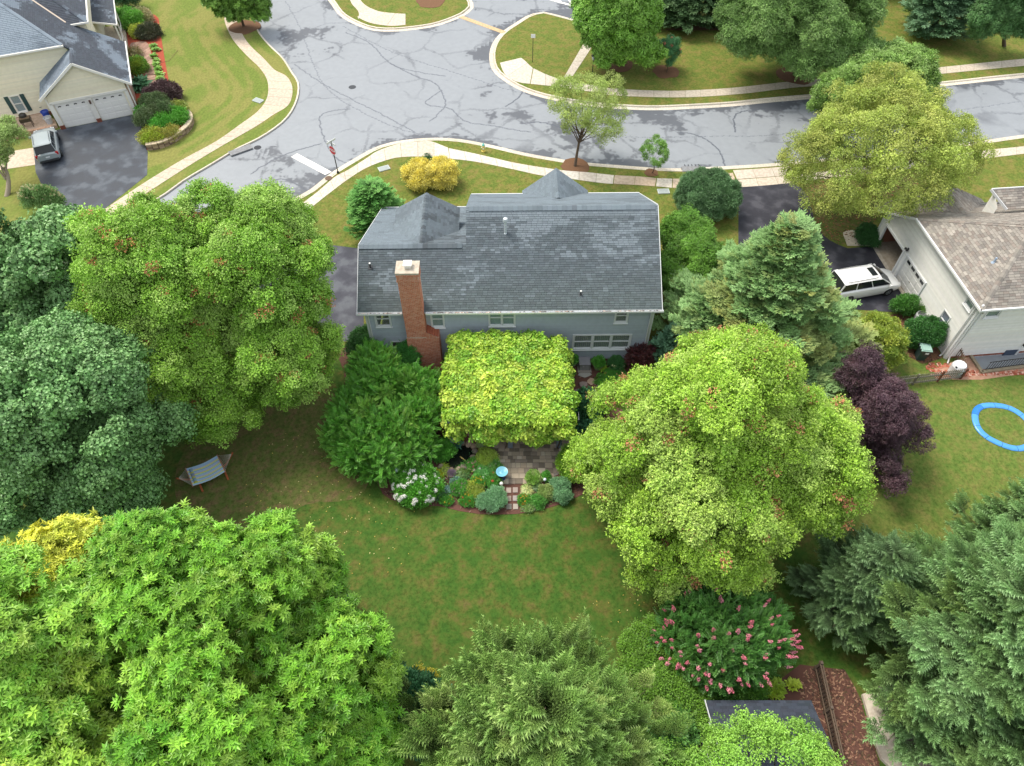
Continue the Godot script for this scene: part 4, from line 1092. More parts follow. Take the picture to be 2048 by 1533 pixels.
# ------------------------------------------------------------------ building parts
# where the level y crosses an outline: leftmost and rightmost u
func span(p: PackedVector2Array, y: float) -> Vector2:
	var lo := 1e9
	var hi := -1e9
	for i in p.size():
		var a := p[i]
		var b := p[(i + 1) % p.size()]
		if (a.y <= y and b.y >= y) or (b.y <= y and a.y >= y):
			if absf(a.y - b.y) < 1e-5:
				lo = minf(lo, minf(a.x, b.x)); hi = maxf(hi, maxf(a.x, b.x))
			else:
				var x := lerpf(a.x, b.x, (y - a.y) / (b.y - a.y))
				lo = minf(lo, x); hi = maxf(hi, x)
	return Vector2(lo, hi)

func top_of(p: PackedVector2Array) -> float:
	var t := -1e9
	for q in p: t = maxf(t, q.y)
	return t

# lapped boards over an outline in (along right, up), left out behind openings
func siding(parent: Node3D, called: String, o: Vector3, right: Vector3, outline: PackedVector2Array, holes: Array, c: Color, course := .115) -> void:
	var n := right.cross(Vector3.UP)
	var b := MB.new()
	var top := top_of(outline)
	var y := outline[0].y
	while y < top - .01:
		var y1 := minf(y + course, top)
		var s0 := span(outline, y + .0005)
		var s1 := span(outline, y1 - .0005)
		if s0.x > s0.y: break
		var cuts := [[s0.x, s0.y, s1.x, s1.y]]
		for h in holes:
			if (y + y1) / 2 > h.position.y and (y + y1) / 2 < h.end.y:
				var nx := []
				for q in cuts:
					if h.position.x > q[0]: nx.append([q[0], minf(q[1], h.position.x), q[2], minf(q[3], h.position.x)])
					if h.end.x < q[1]: nx.append([maxf(q[0], h.end.x), q[1], maxf(q[2], h.end.x), q[3]])
				cuts = nx
		b.col = vary(c, .05)
		for q in cuts:
			if q[1] <= q[0]: continue
			var bl: Vector3 = o + right * q[0] + Vector3.UP * y + n * .03
			var br: Vector3 = o + right * q[1] + Vector3.UP * y + n * .03
			var tl: Vector3 = o + right * q[2] + Vector3.UP * y1 + n * .003
			var tr: Vector3 = o + right * q[3] + Vector3.UP * y1 + n * .003
			b.quad(tl, tr, br, bl)
			b.quad(bl, br, br - n * .027, bl - n * .027)
		y = y1
	var w := part(b, called, M.siding, parent)
	w.set_meta("kind", "stuff")

# a roof slope: boards below, shingles above; right and up lie in the slope
func slope(parent: Node3D, o: Vector3, right: Vector3, up: Vector3, outline: PackedVector2Array, tint: Callable, expo := .145, tab := .32) -> void:
	var n := right.cross(up).normalized()
	var b := MB.new()
	b.col = tint.call(o) * .8
	for y_side in [[.0, 1], [-.12, -1]]:
		for i in range(1, outline.size() - 1):
			var a: Vector3 = o + right * outline[0].x + up * outline[0].y + n * y_side[0]
			var d: Vector3 = o + right * outline[i].x + up * outline[i].y + n * y_side[0]
			var e: Vector3 = o + right * outline[i + 1].x + up * outline[i + 1].y + n * y_side[0]
			b.tri(a, e, d)
	var deck := part(b, "roof_slope", M.shingle, parent)
	b = MB.new()
	var top := top_of(outline)
	var y := 0.0
	var row := 0
	while y < top - .02:
		var y1 := minf(y + expo, top)
		var s0 := span(outline, y + .001)
		var s1 := span(outline, y1 - .001)
		var x := minf(s0.x, s1.x) - (row % 2) * tab * .5 - tab * .25 * ((row / 2) % 2)
		while x < maxf(s0.y, s1.y):
			var w := tab * rnd(.85, 1.15)
			var x0 := clampf(x, s0.x, s0.y)
			var x1 := clampf(x + w - .012, s0.x, s0.y)
			var t0 := clampf(x, s1.x, s1.y)
			var t1 := clampf(x + w - .012, s1.x, s1.y)
			x += w
			if x1 - x0 + t1 - t0 < .03: continue
			var bl := o + right * x0 + up * y + n * .024
			var br := o + right * x1 + up * y + n * .024
			var tl := o + right * t0 + up * y1 + n * .007
			var tr := o + right * t1 + up * y1 + n * .007
			b.col = tint.call((bl + tr) / 2)
			b.quad(tl, tr, br, bl)
			b.quad(bl, br, br - n * .022, bl - n * .022)
		y = y1
		row += 1
	var s := part(b, "shingle_course", M.shingle, deck)
	s.set_meta("kind", "stuff")

# a folded cap along a ridge or hip
func ridge_cap(parent: Node3D, a: Vector3, e: Vector3, w: float, fall: float, tint: Callable) -> void:
	var b := MB.new()
	var dir := (e - a).normalized()
	var side := dir.cross(Vector3.UP).normalized()
	var n := maxi(1, int(a.distance_to(e) / .3))
	for i in n:
		var p := a.lerp(e, float(i) / n) + Vector3(0, .035, 0)
		var q := a.lerp(e, float(i + 1) / n) + Vector3(0, .05, 0)
		var d := Vector3(0, -fall * w, 0)
		b.col = tint.call(p)
		b.quad(p + side * w + d, p, q, q + side * w + d)
		b.quad(p, p - side * w + d, q - side * w + d, q)
		b.quad(q, q - side * w + d, q - side * w + d - Vector3(0, .02, 0), q - Vector3(0, .02, 0))
		b.quad(q + side * w + d, q, q - Vector3(0, .02, 0), q + side * w + d - Vector3(0, .02, 0))
	part(b, "ridge_cap", M.shingle, parent)

func board(parent: Node3D, called: String, a: Vector3, e: Vector3, wide: float, thick: float, c: Color, up := Vector3.UP, m: Material = null) -> MeshInstance3D:
	var b := MB.new()
	b.col = c
	var z := (e - a).normalized()
	var x := up.cross(z).normalized()
	b.box((a + e) / 2, Vector3(thick, wide, a.distance_to(e)), Basis(x, z.cross(x), z))
	return part(b, called, m if m else M.paint, parent)

# a window: frame, sills, sashes with panes, curtains behind. rect in (along right, up)
func window(parent: Node3D, o: Vector3, right: Vector3, r: Rect2, cols := 1, fw := .09, c := Color(.82, .83, .84), curtain := "", rail := true) -> Node3D:
	var n := right.cross(Vector3.UP)
	var e := Basis(right, Vector3.UP, n)
	var at := func(u: float, v: float, d: float) -> Vector3:
		return o + right * (r.position.x + u) + Vector3.UP * (r.position.y + v) + n * d
	var b := MB.new()
	b.col = c
	var w := r.size.x
	var h := r.size.y
	b.box(at.call(w / 2, h - fw / 2, .0), Vector3(w, fw, .14), e)
	b.box(at.call(w / 2, fw / 2, .004), Vector3(w, fw, .15), e)
	b.box(at.call(fw / 2, h / 2, .0), Vector3(fw, h - fw * 2, .14), e)
	b.box(at.call(w - fw / 2, h / 2, .0), Vector3(fw, h - fw * 2, .14), e)
	var cw := (w - fw * 2) / cols
	for i in range(1, cols):
		b.box(at.call(fw + cw * i, h / 2, .0), Vector3(fw * .9, h - fw * 2, .14), e)
	var f := part(b, "window", M.gloss, parent)
	b = MB.new()
	b.col = c
	b.box(at.call(w / 2, -.02, .07), Vector3(w + .06, .045, .12), e)
	part(b, "sill", M.gloss, f)
	for i in cols:
		var x0 := fw + cw * i + (.0 if i == 0 else fw * .45)
		var x1 := fw + cw * (i + 1) - (.0 if i == cols - 1 else fw * .45)
		var s := .045
		b = MB.new()
		b.col = c * .96
		b.box(at.call((x0 + x1) / 2, fw + s / 2, -.01), Vector3(x1 - x0, s, .06), e)
		b.box(at.call((x0 + x1) / 2, h - fw - s / 2, -.01), Vector3(x1 - x0, s, .06), e)
		b.box(at.call(x0 + s / 2, h / 2, -.01), Vector3(s, h - fw * 2 - s * 2, .06), e)
		b.box(at.call(x1 - s / 2, h / 2, -.01), Vector3(s, h - fw * 2 - s * 2, .06), e)
		if rail: b.box(at.call((x0 + x1) / 2, h * .5, -.008), Vector3(x1 - x0 - s * 2, .06, .06), e)
		part(b, "sash", M.gloss, f)
		for k in (2 if rail else 1):
			var y0 := (fw + s) if k == 0 else h * .5 + .03
			var y1 := (h * .5 - .03) if (rail and k == 0) else h - fw - s
			b = MB.new()
			b.quad(at.call(x0 + s, y1, -.02), at.call(x1 - s, y1, -.02), at.call(x1 - s, y0, -.02), at.call(x0 + s, y0, -.02))
			part(b, "pane", M.pane, f)
		if curtain:
			b = MB.new()
			var m := 18
			for j in m:
				var a0 := lerpf(x0, x1, float(j) / m)
				var a1 := lerpf(x0, x1, float(j + 1) / m)
				var d0 := -.075 + (.025 if j % 2 else -.025)
				var d1 := -.075 + (-.025 if j % 2 else .025)
				b.col = hx(curtain)
				b.quad(at.call(a0, h, d0), at.call(a1, h, d1), at.call(a1, 0, d1), at.call(a0, 0, d0))
			part(b, "curtain", M.fabric, f)
	return f

# bricks over a rectangle, proud of their mortar
func brickwork(b: MB, o: Vector3, right: Vector3, w: float, h: float, tones: Array, soldier := -1.0) -> void:
	var n := right.cross(Vector3.UP)
	var y := 0.0
	var row := 0
	while y < h - .03:
		var ch := .073
		var bw := .205
		var up_brick := soldier >= 0 and y >= soldier and y < soldier + .05
		if up_brick:
			ch = .205
			bw = .073
		var y1 := minf(y + ch - .016, h)
		var x := 0.0 if row % 2 == 0 else -bw * .5
		while x < w - .01:
			var x0 := maxf(x, 0)
			var x1 := minf(x + bw - .018, w)
			x += bw
			if x1 - x0 < .02: continue
			var d := n * rnd(.010, .016)
			b.col = vary(tones[R.randi() % tones.size()], .06)
			var p := [o + right * x0 + Vector3.UP * y, o + right * x0 + Vector3.UP * y1, o + right * x1 + Vector3.UP * y1, o + right * x1 + Vector3.UP * y]
			b.quad(p[1] + d, p[2] + d, p[3] + d, p[0] + d)
			b.quad(p[1], p[2], p[2] + d, p[1] + d)
			b.quad(p[2] + d, p[2], p[3], p[3] + d)
			b.quad(p[1], p[1] + d, p[0] + d, p[0])
		y += ch
		row += 1

func plate(b: MB, p: Array) -> void:
	for i in range(1, p.size() - 1):
		b.tri(p[0], p[i], p[i + 1])

func build_grey_house() -> void:
	var o := thing("grey_house", "slate blue-grey two storey house with dark shingle roof and tall brick chimney", "house", Vector3(0, 0, -30.3), .0136)
	var grey := hx("b0bbc6")
	var X := Vector3.RIGHT
	var tint := func(p: Vector3) -> Color:
		# weathering: pale frosted shingles high on the slope, darker and greener low down
		var a := .7 * FN.get_noise_3d(p.x * 4.0, p.z * 6.0, 3.0) + .6 * FN.get_noise_3d(p.x * 11.0, p.z * 34.0, 8.0)
		var up := clampf((p.y - 5.1) / 3.3, 0, 1)
		var frost := smoothstep(.16, .6, a + .55 * up - .18 + rnd(-.24, .24)) * .62
		if p.y > 8.15: frost = maxf(frost, .5)
		var base := hx("59636a").lerp(hx("5c6865"), clampf(.5 - up, 0, 1)) * rnd(.8, 1.14)
		return base.lerp(hx("8d99a3") * rnd(.9, 1.08), frost * .85)
	# the front slopes and the dormers: greyer, with dark runs down the slope
	var front := func(p: Vector3) -> Color:
		var a := FN.get_noise_3d(p.x * 3.0, p.y * 3.0, p.z * 14.0) + .5 * FN.get_noise_3d(p.x * 12.0, p.z * 12.0, 40.0)
		return hx("6f7b84").lerp(hx("454c52"), smoothstep(.0, .4, a + rnd(-.12, .12)) * (.75 if p.x < -2.0 and p.x > -5.5 else .35)) * rnd(.9, 1.1) * (.78 if p.x > -5.5 and p.x < -3.3 and p.y > 5.9 else 1.1)
	# walls
	var wins := [Rect2(-8.45, 3.47, 1.0, 1.35), Rect2(-5.02, 3.35, .86, 1.45), Rect2(-1.46, 3.42, 1.68, 1.45), Rect2(6.32, 3.6, .86, 1.25), Rect2(3.86, 1.12, 3.78, 1.45), Rect2(-7.8, .78, .84, 1.35), Rect2(-3.7, .25, 1.8, 2.0)]
	siding(o, "siding", Vector3.ZERO, X, PackedVector2Array([Vector2(-9.0, .18), Vector2(8.75, .18), Vector2(8.75, 5.08), Vector2(-9.0, 5.08)]), wins, grey)
	siding(o, "siding", Vector3(8.75, 0, 0), Vector3(0, 0, -1), PackedVector2Array([Vector2(0, .18), Vector2(10.5, .18), Vector2(10.5, 5.1), Vector2(5.27, 8.2), Vector2(0, 5.1)]), [], grey)
	siding(o, "siding", Vector3(-9.0, 0, -11.7), Vector3(0, 0, 1), PackedVector2Array([Vector2(0, .18), Vector2(11.7, .18), Vector2(11.7, 5.1), Vector2(8.5, 7.0), Vector2(0, 3.1)]), [], grey)
	siding(o, "siding", Vector3(-2.6, 0, -10.6), Vector3(0, 0, 1), PackedVector2Array([Vector2(0, 3.0), Vector2(10.6, 3.0), Vector2(10.6, 5.1), Vector2(5.3, 8.2), Vector2(0, 5.1)]), [], grey)
	siding(o, "siding", Vector3(8.75, 0, -10.5), -X, PackedVector2Array([Vector2(0, .1), Vector2(11.35, .1), Vector2(11.35, 5.08), Vector2(0, 5.08)]), [], grey)
	siding(o, "siding", Vector3(-2.6, 0, -11.6), -X, PackedVector2Array([Vector2(0, .1), Vector2(6.4, .1), Vector2(6.4, 3.1), Vector2(0, 3.1)]), [], grey)
	# foundation of brick
	var b := MB.new()
	b.col = hx("7d7670")
	b.box(Vector3(-.125, .06, -.06), Vector3(17.72, .26, .1))
	var base := part(b, "foundation", M.brick, o)
	b = MB.new()
	brickwork(b, Vector3(-9.0, -.05, -.008), X, 17.75, .22, [hx("8a4f3f"), hx("7d4638")])
	part(b, "brick_course", M.brick, base).set_meta("kind", "stuff")
	# roof slopes
	var ub := Vector3(0, .5037, -.8639)
	var s0 := Vector3(0, 5.12, .42)
	slope(o, s0, X, ub, PackedVector2Array([Vector2(-2.76, 0), Vector2(9.05, 0), Vector2(9.05, 6.58), Vector2(-2.76, 6.58)]), tint)
	slope(o, s0, X, ub, PackedVector2Array([Vector2(-9.3, 0), Vector2(-2.765, 0), Vector2(-2.765, 4.2), Vector2(-9.3, 4.2)]), tint)
	slope(o, Vector3(0, 5.12, -10.95), -X, Vector3(0, .5037, .8639), PackedVector2Array([Vector2(-9.05, 0), Vector2(2.76, 0), Vector2(2.76, 6.58), Vector2(-9.05, 6.58)]), front)
	var wf := Vector3(0, 4.05, 8.8).normalized()
	slope(o, Vector3(0, 3.2, -12.0), -X, wf, PackedVector2Array([Vector2(2.765, 0), Vector2(9.3, 0), Vector2(9.3, 9.68), Vector2(2.765, 9.68)]), front)
	ridge_cap(o, Vector3(-2.6, 8.44, -5.26), Vector3(8.9, 8.44, -5.26), .26, .5, front)
	ridge_cap(o, Vector3(-9.3, 7.25, -3.21), Vector3(-3.0, 7.25, -3.21), .24, .5, front)
	# the cross gable over the garage wing
	var L := 2.44
	slope(o, Vector3(-7.6, 5.95, -8.4), Vector3(0, 0, 1), Vector3(2.12, 1.25, 0).normalized(), PackedVector2Array([Vector2(0, 0), Vector2(2.5, 0), Vector2(5.2, L), Vector2(0, L)]), front)
	slope(o, Vector3(-3.37, 5.95, -8.4), Vector3(0, 0, -1), Vector3(-2.12, 1.25, 0).normalized(), PackedVector2Array([Vector2(-2.5, 0), Vector2(0, 0), Vector2(0, L), Vector2(-5.2, L)]), front)
	ridge_cap(o, Vector3(-5.48, 7.18, -8.42), Vector3(-5.48, 7.18, -3.3), .16, .55, front)
	siding(o, "siding", Vector3(-7.35, 0, -8.2), Vector3(0, 0, 1), PackedVector2Array([Vector2(0, 4.6), Vector2(3.0, 4.6), Vector2(3.0, 6.02), Vector2(0, 6.02)]), [], grey)
	siding(o, "siding", Vector3(-3.6, 0, -8.2), Vector3(0, 0, -1), PackedVector2Array([Vector2(-3.0, 4.6), Vector2(0, 4.6), Vector2(0, 6.02), Vector2(-3.0, 6.02)]), [], grey)
	siding(o, "siding", Vector3(-3.6, 0, -8.2), -X, PackedVector2Array([Vector2(0, 4.5), Vector2(3.75, 4.5), Vector2(3.75, 5.95), Vector2(1.88, 7.05), Vector2(0, 5.95)]), [], grey)
	# the porch gable at the front
	L = 2.96
	slope(o, Vector3(.9, 4.83, -11.72), Vector3(0, 0, 1), Vector3(2.31, 1.85, 0).normalized(), PackedVector2Array([Vector2(0, 0), Vector2(.9, 0), Vector2(3.3, L), Vector2(0, L)]), front)
	slope(o, Vector3(5.52, 4.83, -11.72), Vector3(0, 0, -1), Vector3(-2.31, 1.85, 0).normalized(), PackedVector2Array([Vector2(-.9, 0), Vector2(0, 0), Vector2(0, L), Vector2(-3.3, L)]), front)
	ridge_cap(o, Vector3(3.21, 6.66, -11.74), Vector3(3.21, 6.66, -8.5), .16, .8, front)
	siding(o, "siding", Vector3(5.3, 0, -11.4), -X, PackedVector2Array([Vector2(0, .1), Vector2(4.2, .1), Vector2(4.2, 4.8), Vector2(2.1, 6.5), Vector2(0, 4.8)]), [], grey)
	# white trim
	var white := hx("e2e4e6")
	board(o, "rake_board", Vector3(9.06, 5.06, .45), Vector3(9.06, 8.42, -5.25), .18, .03, white)
	board(o, "rake_board", Vector3(9.06, 5.06, -10.95), Vector3(9.06, 8.42, -5.28), .18, .03, white)
	board(o, "rake_board", Vector3(-9.31, 5.06, .45), Vector3(-9.31, 7.2, -3.2), .18, .03, white)
	board(o, "rake_board", Vector3(-9.31, 7.2, -3.22), Vector3(-9.31, 3.16, -12.0), .18, .03, white)
	board(o, "fascia", Vector3(-2.7, 5.08, -10.98), Vector3(.9, 5.08, -10.98), .16, .05, white)
	board(o, "fascia", Vector3(5.5, 5.08, -10.98), Vector3(9.05, 5.08, -10.98), .16, .05, white)
	board(o, "fascia", Vector3(-9.3, 3.17, -12.05), Vector3(-2.8, 3.17, -12.05), .16, .05, white)
	b = MB.new()
	b.col = white
	b.box(Vector3(-.125, 5.02, .2), Vector3(18.3, .03, .46))
	part(b, "soffit", M.paint, o)
	for q in [[-9.35, -6.62], [-5.2, 9.12]]:
		b = MB.new()
		b.col = white
		var w: float = q[1] - q[0]
		var mid: float = (q[0] + q[1]) / 2
		b.box(Vector3(mid, 5.09, .565), Vector3(w, .13, .015))
		b.box(Vector3(mid, 5.03, .495), Vector3(w, .012, .13))
		b.box(Vector3(mid, 5.09, .432), Vector3(w, .12, .014))
		b.box(Vector3(q[0] + .008, 5.09, .497), Vector3(.014, .13, .125))
		b.box(Vector3(q[1] - .008, 5.09, .497), Vector3(.014, .13, .125))
		var g := part(b, "gutter", M.gloss, o)
		b = MB.new()
		for i in int(w * 9):
			b.col = [hx("3b3230"), hx("6d5c50"), hx("b59a88"), hx("cfc8c0"), hx("4c403a")][R.randi() % 5]
			b.box(Vector3(rnd(q[0] + .1, q[1] - .1), 5.105 + rnd(0, .03), rnd(.46, .545)), Vector3(rnd(.05, .16), .02, rnd(.03, .06)), Basis(Vector3.UP, rnd(-.5, .5)))
		part(b, "gutter_litter", M.wood, g).set_meta("kind", "stuff")
	for x in [-8.93, 8.68]:
		b = MB.new()
		b.col = white
		b.box(Vector3(x, 2.55, .03), Vector3(.14, 5.0, .05))
		part(b, "corner_board", M.gloss, o)
		b = MB.new()
		b.col = hx("dfe2e4")
		b.tube(PackedVector3Array([Vector3(x * .985, 5.03, .5), Vector3(x * .985, 4.85, .45), Vector3(x * .985, 4.55, .1), Vector3(x * .985, .25, .1), Vector3(x * .985, .1, .3)]), .05, .05, 6)
		part(b, "downspout", M.gloss, o)
	# windows
	var looks := [["", 1], ["8fb0aa", 1], ["96b6b0", 2], ["5d6a6e", 1], ["6f8078", 3], ["", 1], ["", 2]]
	for i in wins.size():
		window(o, Vector3.ZERO, X, wins[i], looks[i][1], .11 if i == 4 else .08, hx("dfe3e6"), looks[i][0])
	# a small outlet on the wall, and the step beside the pergola
	bit("wall_vent", M.gloss, o, Vector3(.08, 2.75, .05), Vector3(.14, .14, .1), Basis(), hx("cfd6da"))
	bit("door_step", M.concrete, o, Vector3(3.0, .2, .55), Vector3(.8, .4, 1.0), Basis(), Color(.86, .86, .87))
	# chimney
	var cz := .72
	b = MB.new()
	b.col = hx("dccfc4")
	b.box(Vector3(-5.905, 4.2, cz / 2 - .1), Vector3(1.19, 8.5, cz + .18))
	b.box(Vector3(-5.55, 1.5, cz / 2 - .1), Vector3(2.0, 3.3, cz + .178))
	plate(b, [Vector3(-4.55, 3.15, cz - .02), Vector3(-5.31, 3.15, cz - .02), Vector3(-5.31, 3.62, cz - .02)])
	b.box(Vector3(-5.905, 8.2, cz / 2 - .1), Vector3(1.29, .62, cz + .28))
	var ch := part(b, "chimney", M.brick, o)
	var tones := [hx("da9478"), hx("d4886c"), hx("dc9e86"), hx("ce8064")]
	b = MB.new()
	brickwork(b, Vector3(-6.5, 3.2, cz - .008), X, 1.19, 4.72, tones)
	brickwork(b, Vector3(-6.55, 0, cz - .008), X, 2.0, 3.16, tones)
	brickwork(b, Vector3(-5.31, 3.2, cz - .008), Vector3(0, 0, -1), .7, 4.72, tones)
	brickwork(b, Vector3(-4.55, 0, cz - .008), Vector3(0, 0, -1), .7, 3.16, tones)
	brickwork(b, Vector3(-6.5, 3.2, .0), Vector3(0, 0, 1), .7, 4.72, tones)
	brickwork(b, Vector3(-6.55, 7.9, cz + .044), X, 1.29, .6, tones, .2)
	brickwork(b, Vector3(-5.26, 7.9, cz + .044), Vector3(0, 0, -1), .9, .6, tones, .2)
	brickwork(b, Vector3(-6.55, 7.9, -.2), Vector3(0, 0, 1), .9, .6, tones, .2)
	for i in 6:
		brickwork(b, Vector3(-5.31, 3.16 + i * .073, cz - .006), X, .74 * (1.0 - i / 6.4), .062, tones)
	part(b, "chimney_brick", M.brick, ch).set_meta("kind", "stuff")
	# the sloped shoulder, laid with bricks on edge
	b = MB.new()
	var su := Vector3(-.76, .47, 0).normalized()
	var sn := Vector3(0, 0, -1).cross(su)
	for i in 10:
		for k in 4:
			b.col = vary([hx("b5694e"), hx("a85a42")][i % 2], .12)
			b.box(Vector3(-4.55, 3.16, cz - .05) + su * (.05 + i * .084) + Vector3(0, 0, -k * .18 - .08), Vector3(.072, .03, .168), Basis(su, -sn if sn.y < 0 else sn, su.cross(-sn if sn.y < 0 else sn)))
	part(b, "chimney_shoulder", M.brick, ch).set_meta("kind", "stuff")
	b = MB.new()
	b.col = hx("e6e2da")
	b.box(Vector3(-5.905, 8.56, cz / 2 - .1), Vector3(1.33, .1, cz + .34))
	part(b, "chimney_cap", M.concrete, ch)
	b = MB.new()
	b.col = hx("eae8e2")
	b.box(Vector3(-5.88, 8.7, .22), Vector3(.36, .16, .36))
	b.box(Vector3(-5.88, 8.86, .22), Vector3(.48, .035, .5))
	for q in [-.15, .15]:
		b.box(Vector3(-5.88 + q, 8.81, .22), Vector3(.03, .08, .3))
	part(b, "flue_cover", M.gloss, ch)
	# roof pipes
	b = MB.new()
	b.col = hx("c3ccd2")
	var pz := -3.86
	b.lathe(Vector3(-.35, 7.45, pz), [Vector2(.16, .0), Vector2(.13, .12), Vector2(.085, .16), Vector2(.08, .95), Vector2(.14, .97), Vector2(.15, 1.1), Vector2(.13, 1.22), Vector2(.0, 1.27)], 12)
	b.box(Vector3(-.35, 7.58, pz), Vector3(.46, .02, .5), Basis(X, .528))
	part(b, "flue_pipe", M.paint, o)
	for q in [Vector3(4.15, 5.55, -.42), Vector3(-8.55, 6.5, -2.0)]:
		b = MB.new()
		b.col = hx("43464a")
		b.lathe(q, [Vector2(.07, -.15), Vector2(.055, .12), Vector2(.05, .34), Vector2(.0, .345)], 8)
		b.box(q + Vector3(0, .07, 0), Vector3(.26, .02, .28), Basis(X, .528))
		var v := part(b, "vent_pipe", M.paint, o)
		b = MB.new()
		b.col = hx("e6e6e4")
		b.lathe(q + Vector3(0, .35, 0), [Vector2(.06, 0), Vector2(.06, .05), Vector2(0, .07)], 8)
		part(b, "pipe_collar", M.paint, v)

func build_right_house() -> void:
	var o := thing("white_house", "white sided house with brown shingle hip roof and double garage on the right edge", "house", Vector3(28.73, 0, -30.52), .0968)
	var c := hx("ecebe7")
	var X := Vector3.RIGHT
	var Z := Vector3(0, 0, 1)
	var tint := func(p: Vector3) -> Color:
		var a := FN.get_noise_3d(p.x * 6.0, p.z * 6.0, 30.0)
		return [hx("98928a"), hx("88827c"), hx("a49d94"), hx("90867e")][R.randi() % 4] * (1.0 + a * .25) * rnd(.82, 1.16)
	# left wall, seen from its left: u runs from the front corner (z -11.8) to the back corner
	var wo := Vector3(0, 0, -11.8)
	var wl := [Rect2(.75, 0, 2.8, 2.12), Rect2(4.1, 0, 2.75, 2.12), Rect2(9.5, .95, .86, 1.42), Rect2(10.45, 3.85, .86, .98)]
	siding(o, "siding", wo, Z, PackedVector2Array([Vector2(0, .02), Vector2(11.8, .02), Vector2(11.8, 4.95), Vector2(3.6, 4.95), Vector2(0, 2.75)]), wl, c, .125)
	# back wall
	var wb := [Rect2(.52, 3.82, 1.0, .86), Rect2(3.0, -1.9, .0, .0)]
	siding(o, "siding", Vector3.ZERO, X, PackedVector2Array([Vector2(0, .18), Vector2(12, .18), Vector2(12, 4.95), Vector2(0, 4.95)]), wb, c, .125)
	siding(o, "siding", Vector3(12, 0, 0), Vector3(0, 0, -1), PackedVector2Array([Vector2(0, 0), Vector2(11.8, 0), Vector2(11.8, 3.1), Vector2(0, 4.95)]), [], c)
	siding(o, "siding", Vector3(12, 0, -11.8), -X, PackedVector2Array([Vector2(0, 0), Vector2(12, 0), Vector2(12, 3.1), Vector2(0, 3.1)]), [], c)
	# roof: left slope with hips, back slope, front slope running down over the garage
	var k := .583
	var q := sqrt(1 + k * k)
	var e := .32
	var h0 := 4.98
	slope(o, Vector3(-e, h0, e), Z, Vector3(1, k, 0).normalized(), PackedVector2Array([Vector2(-8.6, 0), Vector2(0, 0), Vector2(-4.3, 4.3 * q)]), tint, .17, .34)
	slope(o, Vector3(-e, h0, e), X, Vector3(0, k, -1).normalized(), PackedVector2Array([Vector2(0, 0), Vector2(12.6, 0), Vector2(12.6, 4.3 * q), Vector2(4.3, 4.3 * q)]), tint, .17, .34)
	slope(o, Vector3(-e, 2.5, -12.4), -X, Vector3(0, .6, 1).normalized(), PackedVector2Array([Vector2(-12.6, 0), Vector2(0, 0), Vector2(0, 4.12 * 1.166), Vector2(-4.3, 8.42 * 1.166), Vector2(-12.6, 8.42 * 1.166)]), tint, .17, .34)
	ridge_cap(o, Vector3(-e, h0, e), Vector3(-e + 4.3, h0 + 4.3 * k, e - 4.3), .15, .4, tint)
	ridge_cap(o, Vector3(-e, h0, -8.28), Vector3(-e + 4.3, h0 + 4.3 * k, -8.28 + 4.3), .15, .4, tint)
	ridge_cap(o, Vector3(-e + 4.3, h0 + 4.3 * k, e - 4.3), Vector3(12.2, h0 + 4.3 * k, e - 4.3), .15, .5, tint)
	# cross gable at the front left, its ridge running to the street
	slope(o, Vector3(-.38, 2.52, -12.9), Z, Vector3(4.18, 1.95, 0).normalized(), PackedVector2Array([Vector2(0, 0), Vector2(.5, 0), Vector2(3.75, 4.61), Vector2(0, 4.61)]), tint, .17, .34)
	slope(o, Vector3(7.98, 2.52, -12.9), Vector3(0, 0, -1), Vector3(-4.18, 1.95, 0).normalized(), PackedVector2Array([Vector2(-.5, 0), Vector2(0, 0), Vector2(0, 4.61), Vector2(-3.75, 4.61)]), tint, .17, .34)
	ridge_cap(o, Vector3(3.8, 4.47, -12.95), Vector3(3.8, 4.47, -9.15), .2, .5, tint)
	# a second gable further right
	slope(o, Vector3(5.9, 5.3, -8.3), X, Vector3(0, .85, -1.1).normalized(), PackedVector2Array([Vector2(0, 0), Vector2(6, 0), Vector2(6, 1.39), Vector2(-1.0, 1.39)]), tint, .17, .34)
	var white := hx("e6e7e8")
	board(o, "rake_board", Vector3(5.85, 5.28, -8.28), Vector3(4.85, 6.15, -9.42), .16, .06, white)
	board(o, "fascia", Vector3(4.9, 6.17, -9.45), Vector3(11, 6.17, -9.45), .12, .06, white)
	siding(o, "siding", Vector3(5.2, 0, -9.4), Z, PackedVector2Array([Vector2(0, 4.0), Vector2(1.0, 4.6), Vector2(1.0, 5.4), Vector2(0, 6.0)]), [], c)
	board(o, "gutter", Vector3(-e - .05, h0 - .06, e + .1), Vector3(-e - .05, h0 - .06, -8.3), .14, .12, white)
	board(o, "rake_board", Vector3(-e - .03, h0 - .06, -8.3), Vector3(-e - .03, h0 - 2.52, -12.42), .16, .06, white)
	board(o, "gutter", Vector3(-e - .1, h0 - .06, e + .06), Vector3(12.3, h0 - .06, e + .06), .14, .12, white)
	board(o, "soffit", Vector3(-.16, h0 - .07, .32), Vector3(-.16, h0 - .07, -8.3), .03, .33, white)
	board(o, "soffit", Vector3(-.3, h0 - .07, .16), Vector3(12.3, h0 - .07, .16), .03, .33, white)
	# corner boards and downspouts
	for p in [[Vector3(-.02, 0, -.05), 4.95], [Vector3(.05, 0, .03), 4.95], [Vector3(-.02, 0, -11.75), 2.75]]:
		bit("corner_board", M.gloss, o, p[0] + Vector3(0, p[1] / 2, 0), Vector3(.12, p[1], .12), Basis(), white)
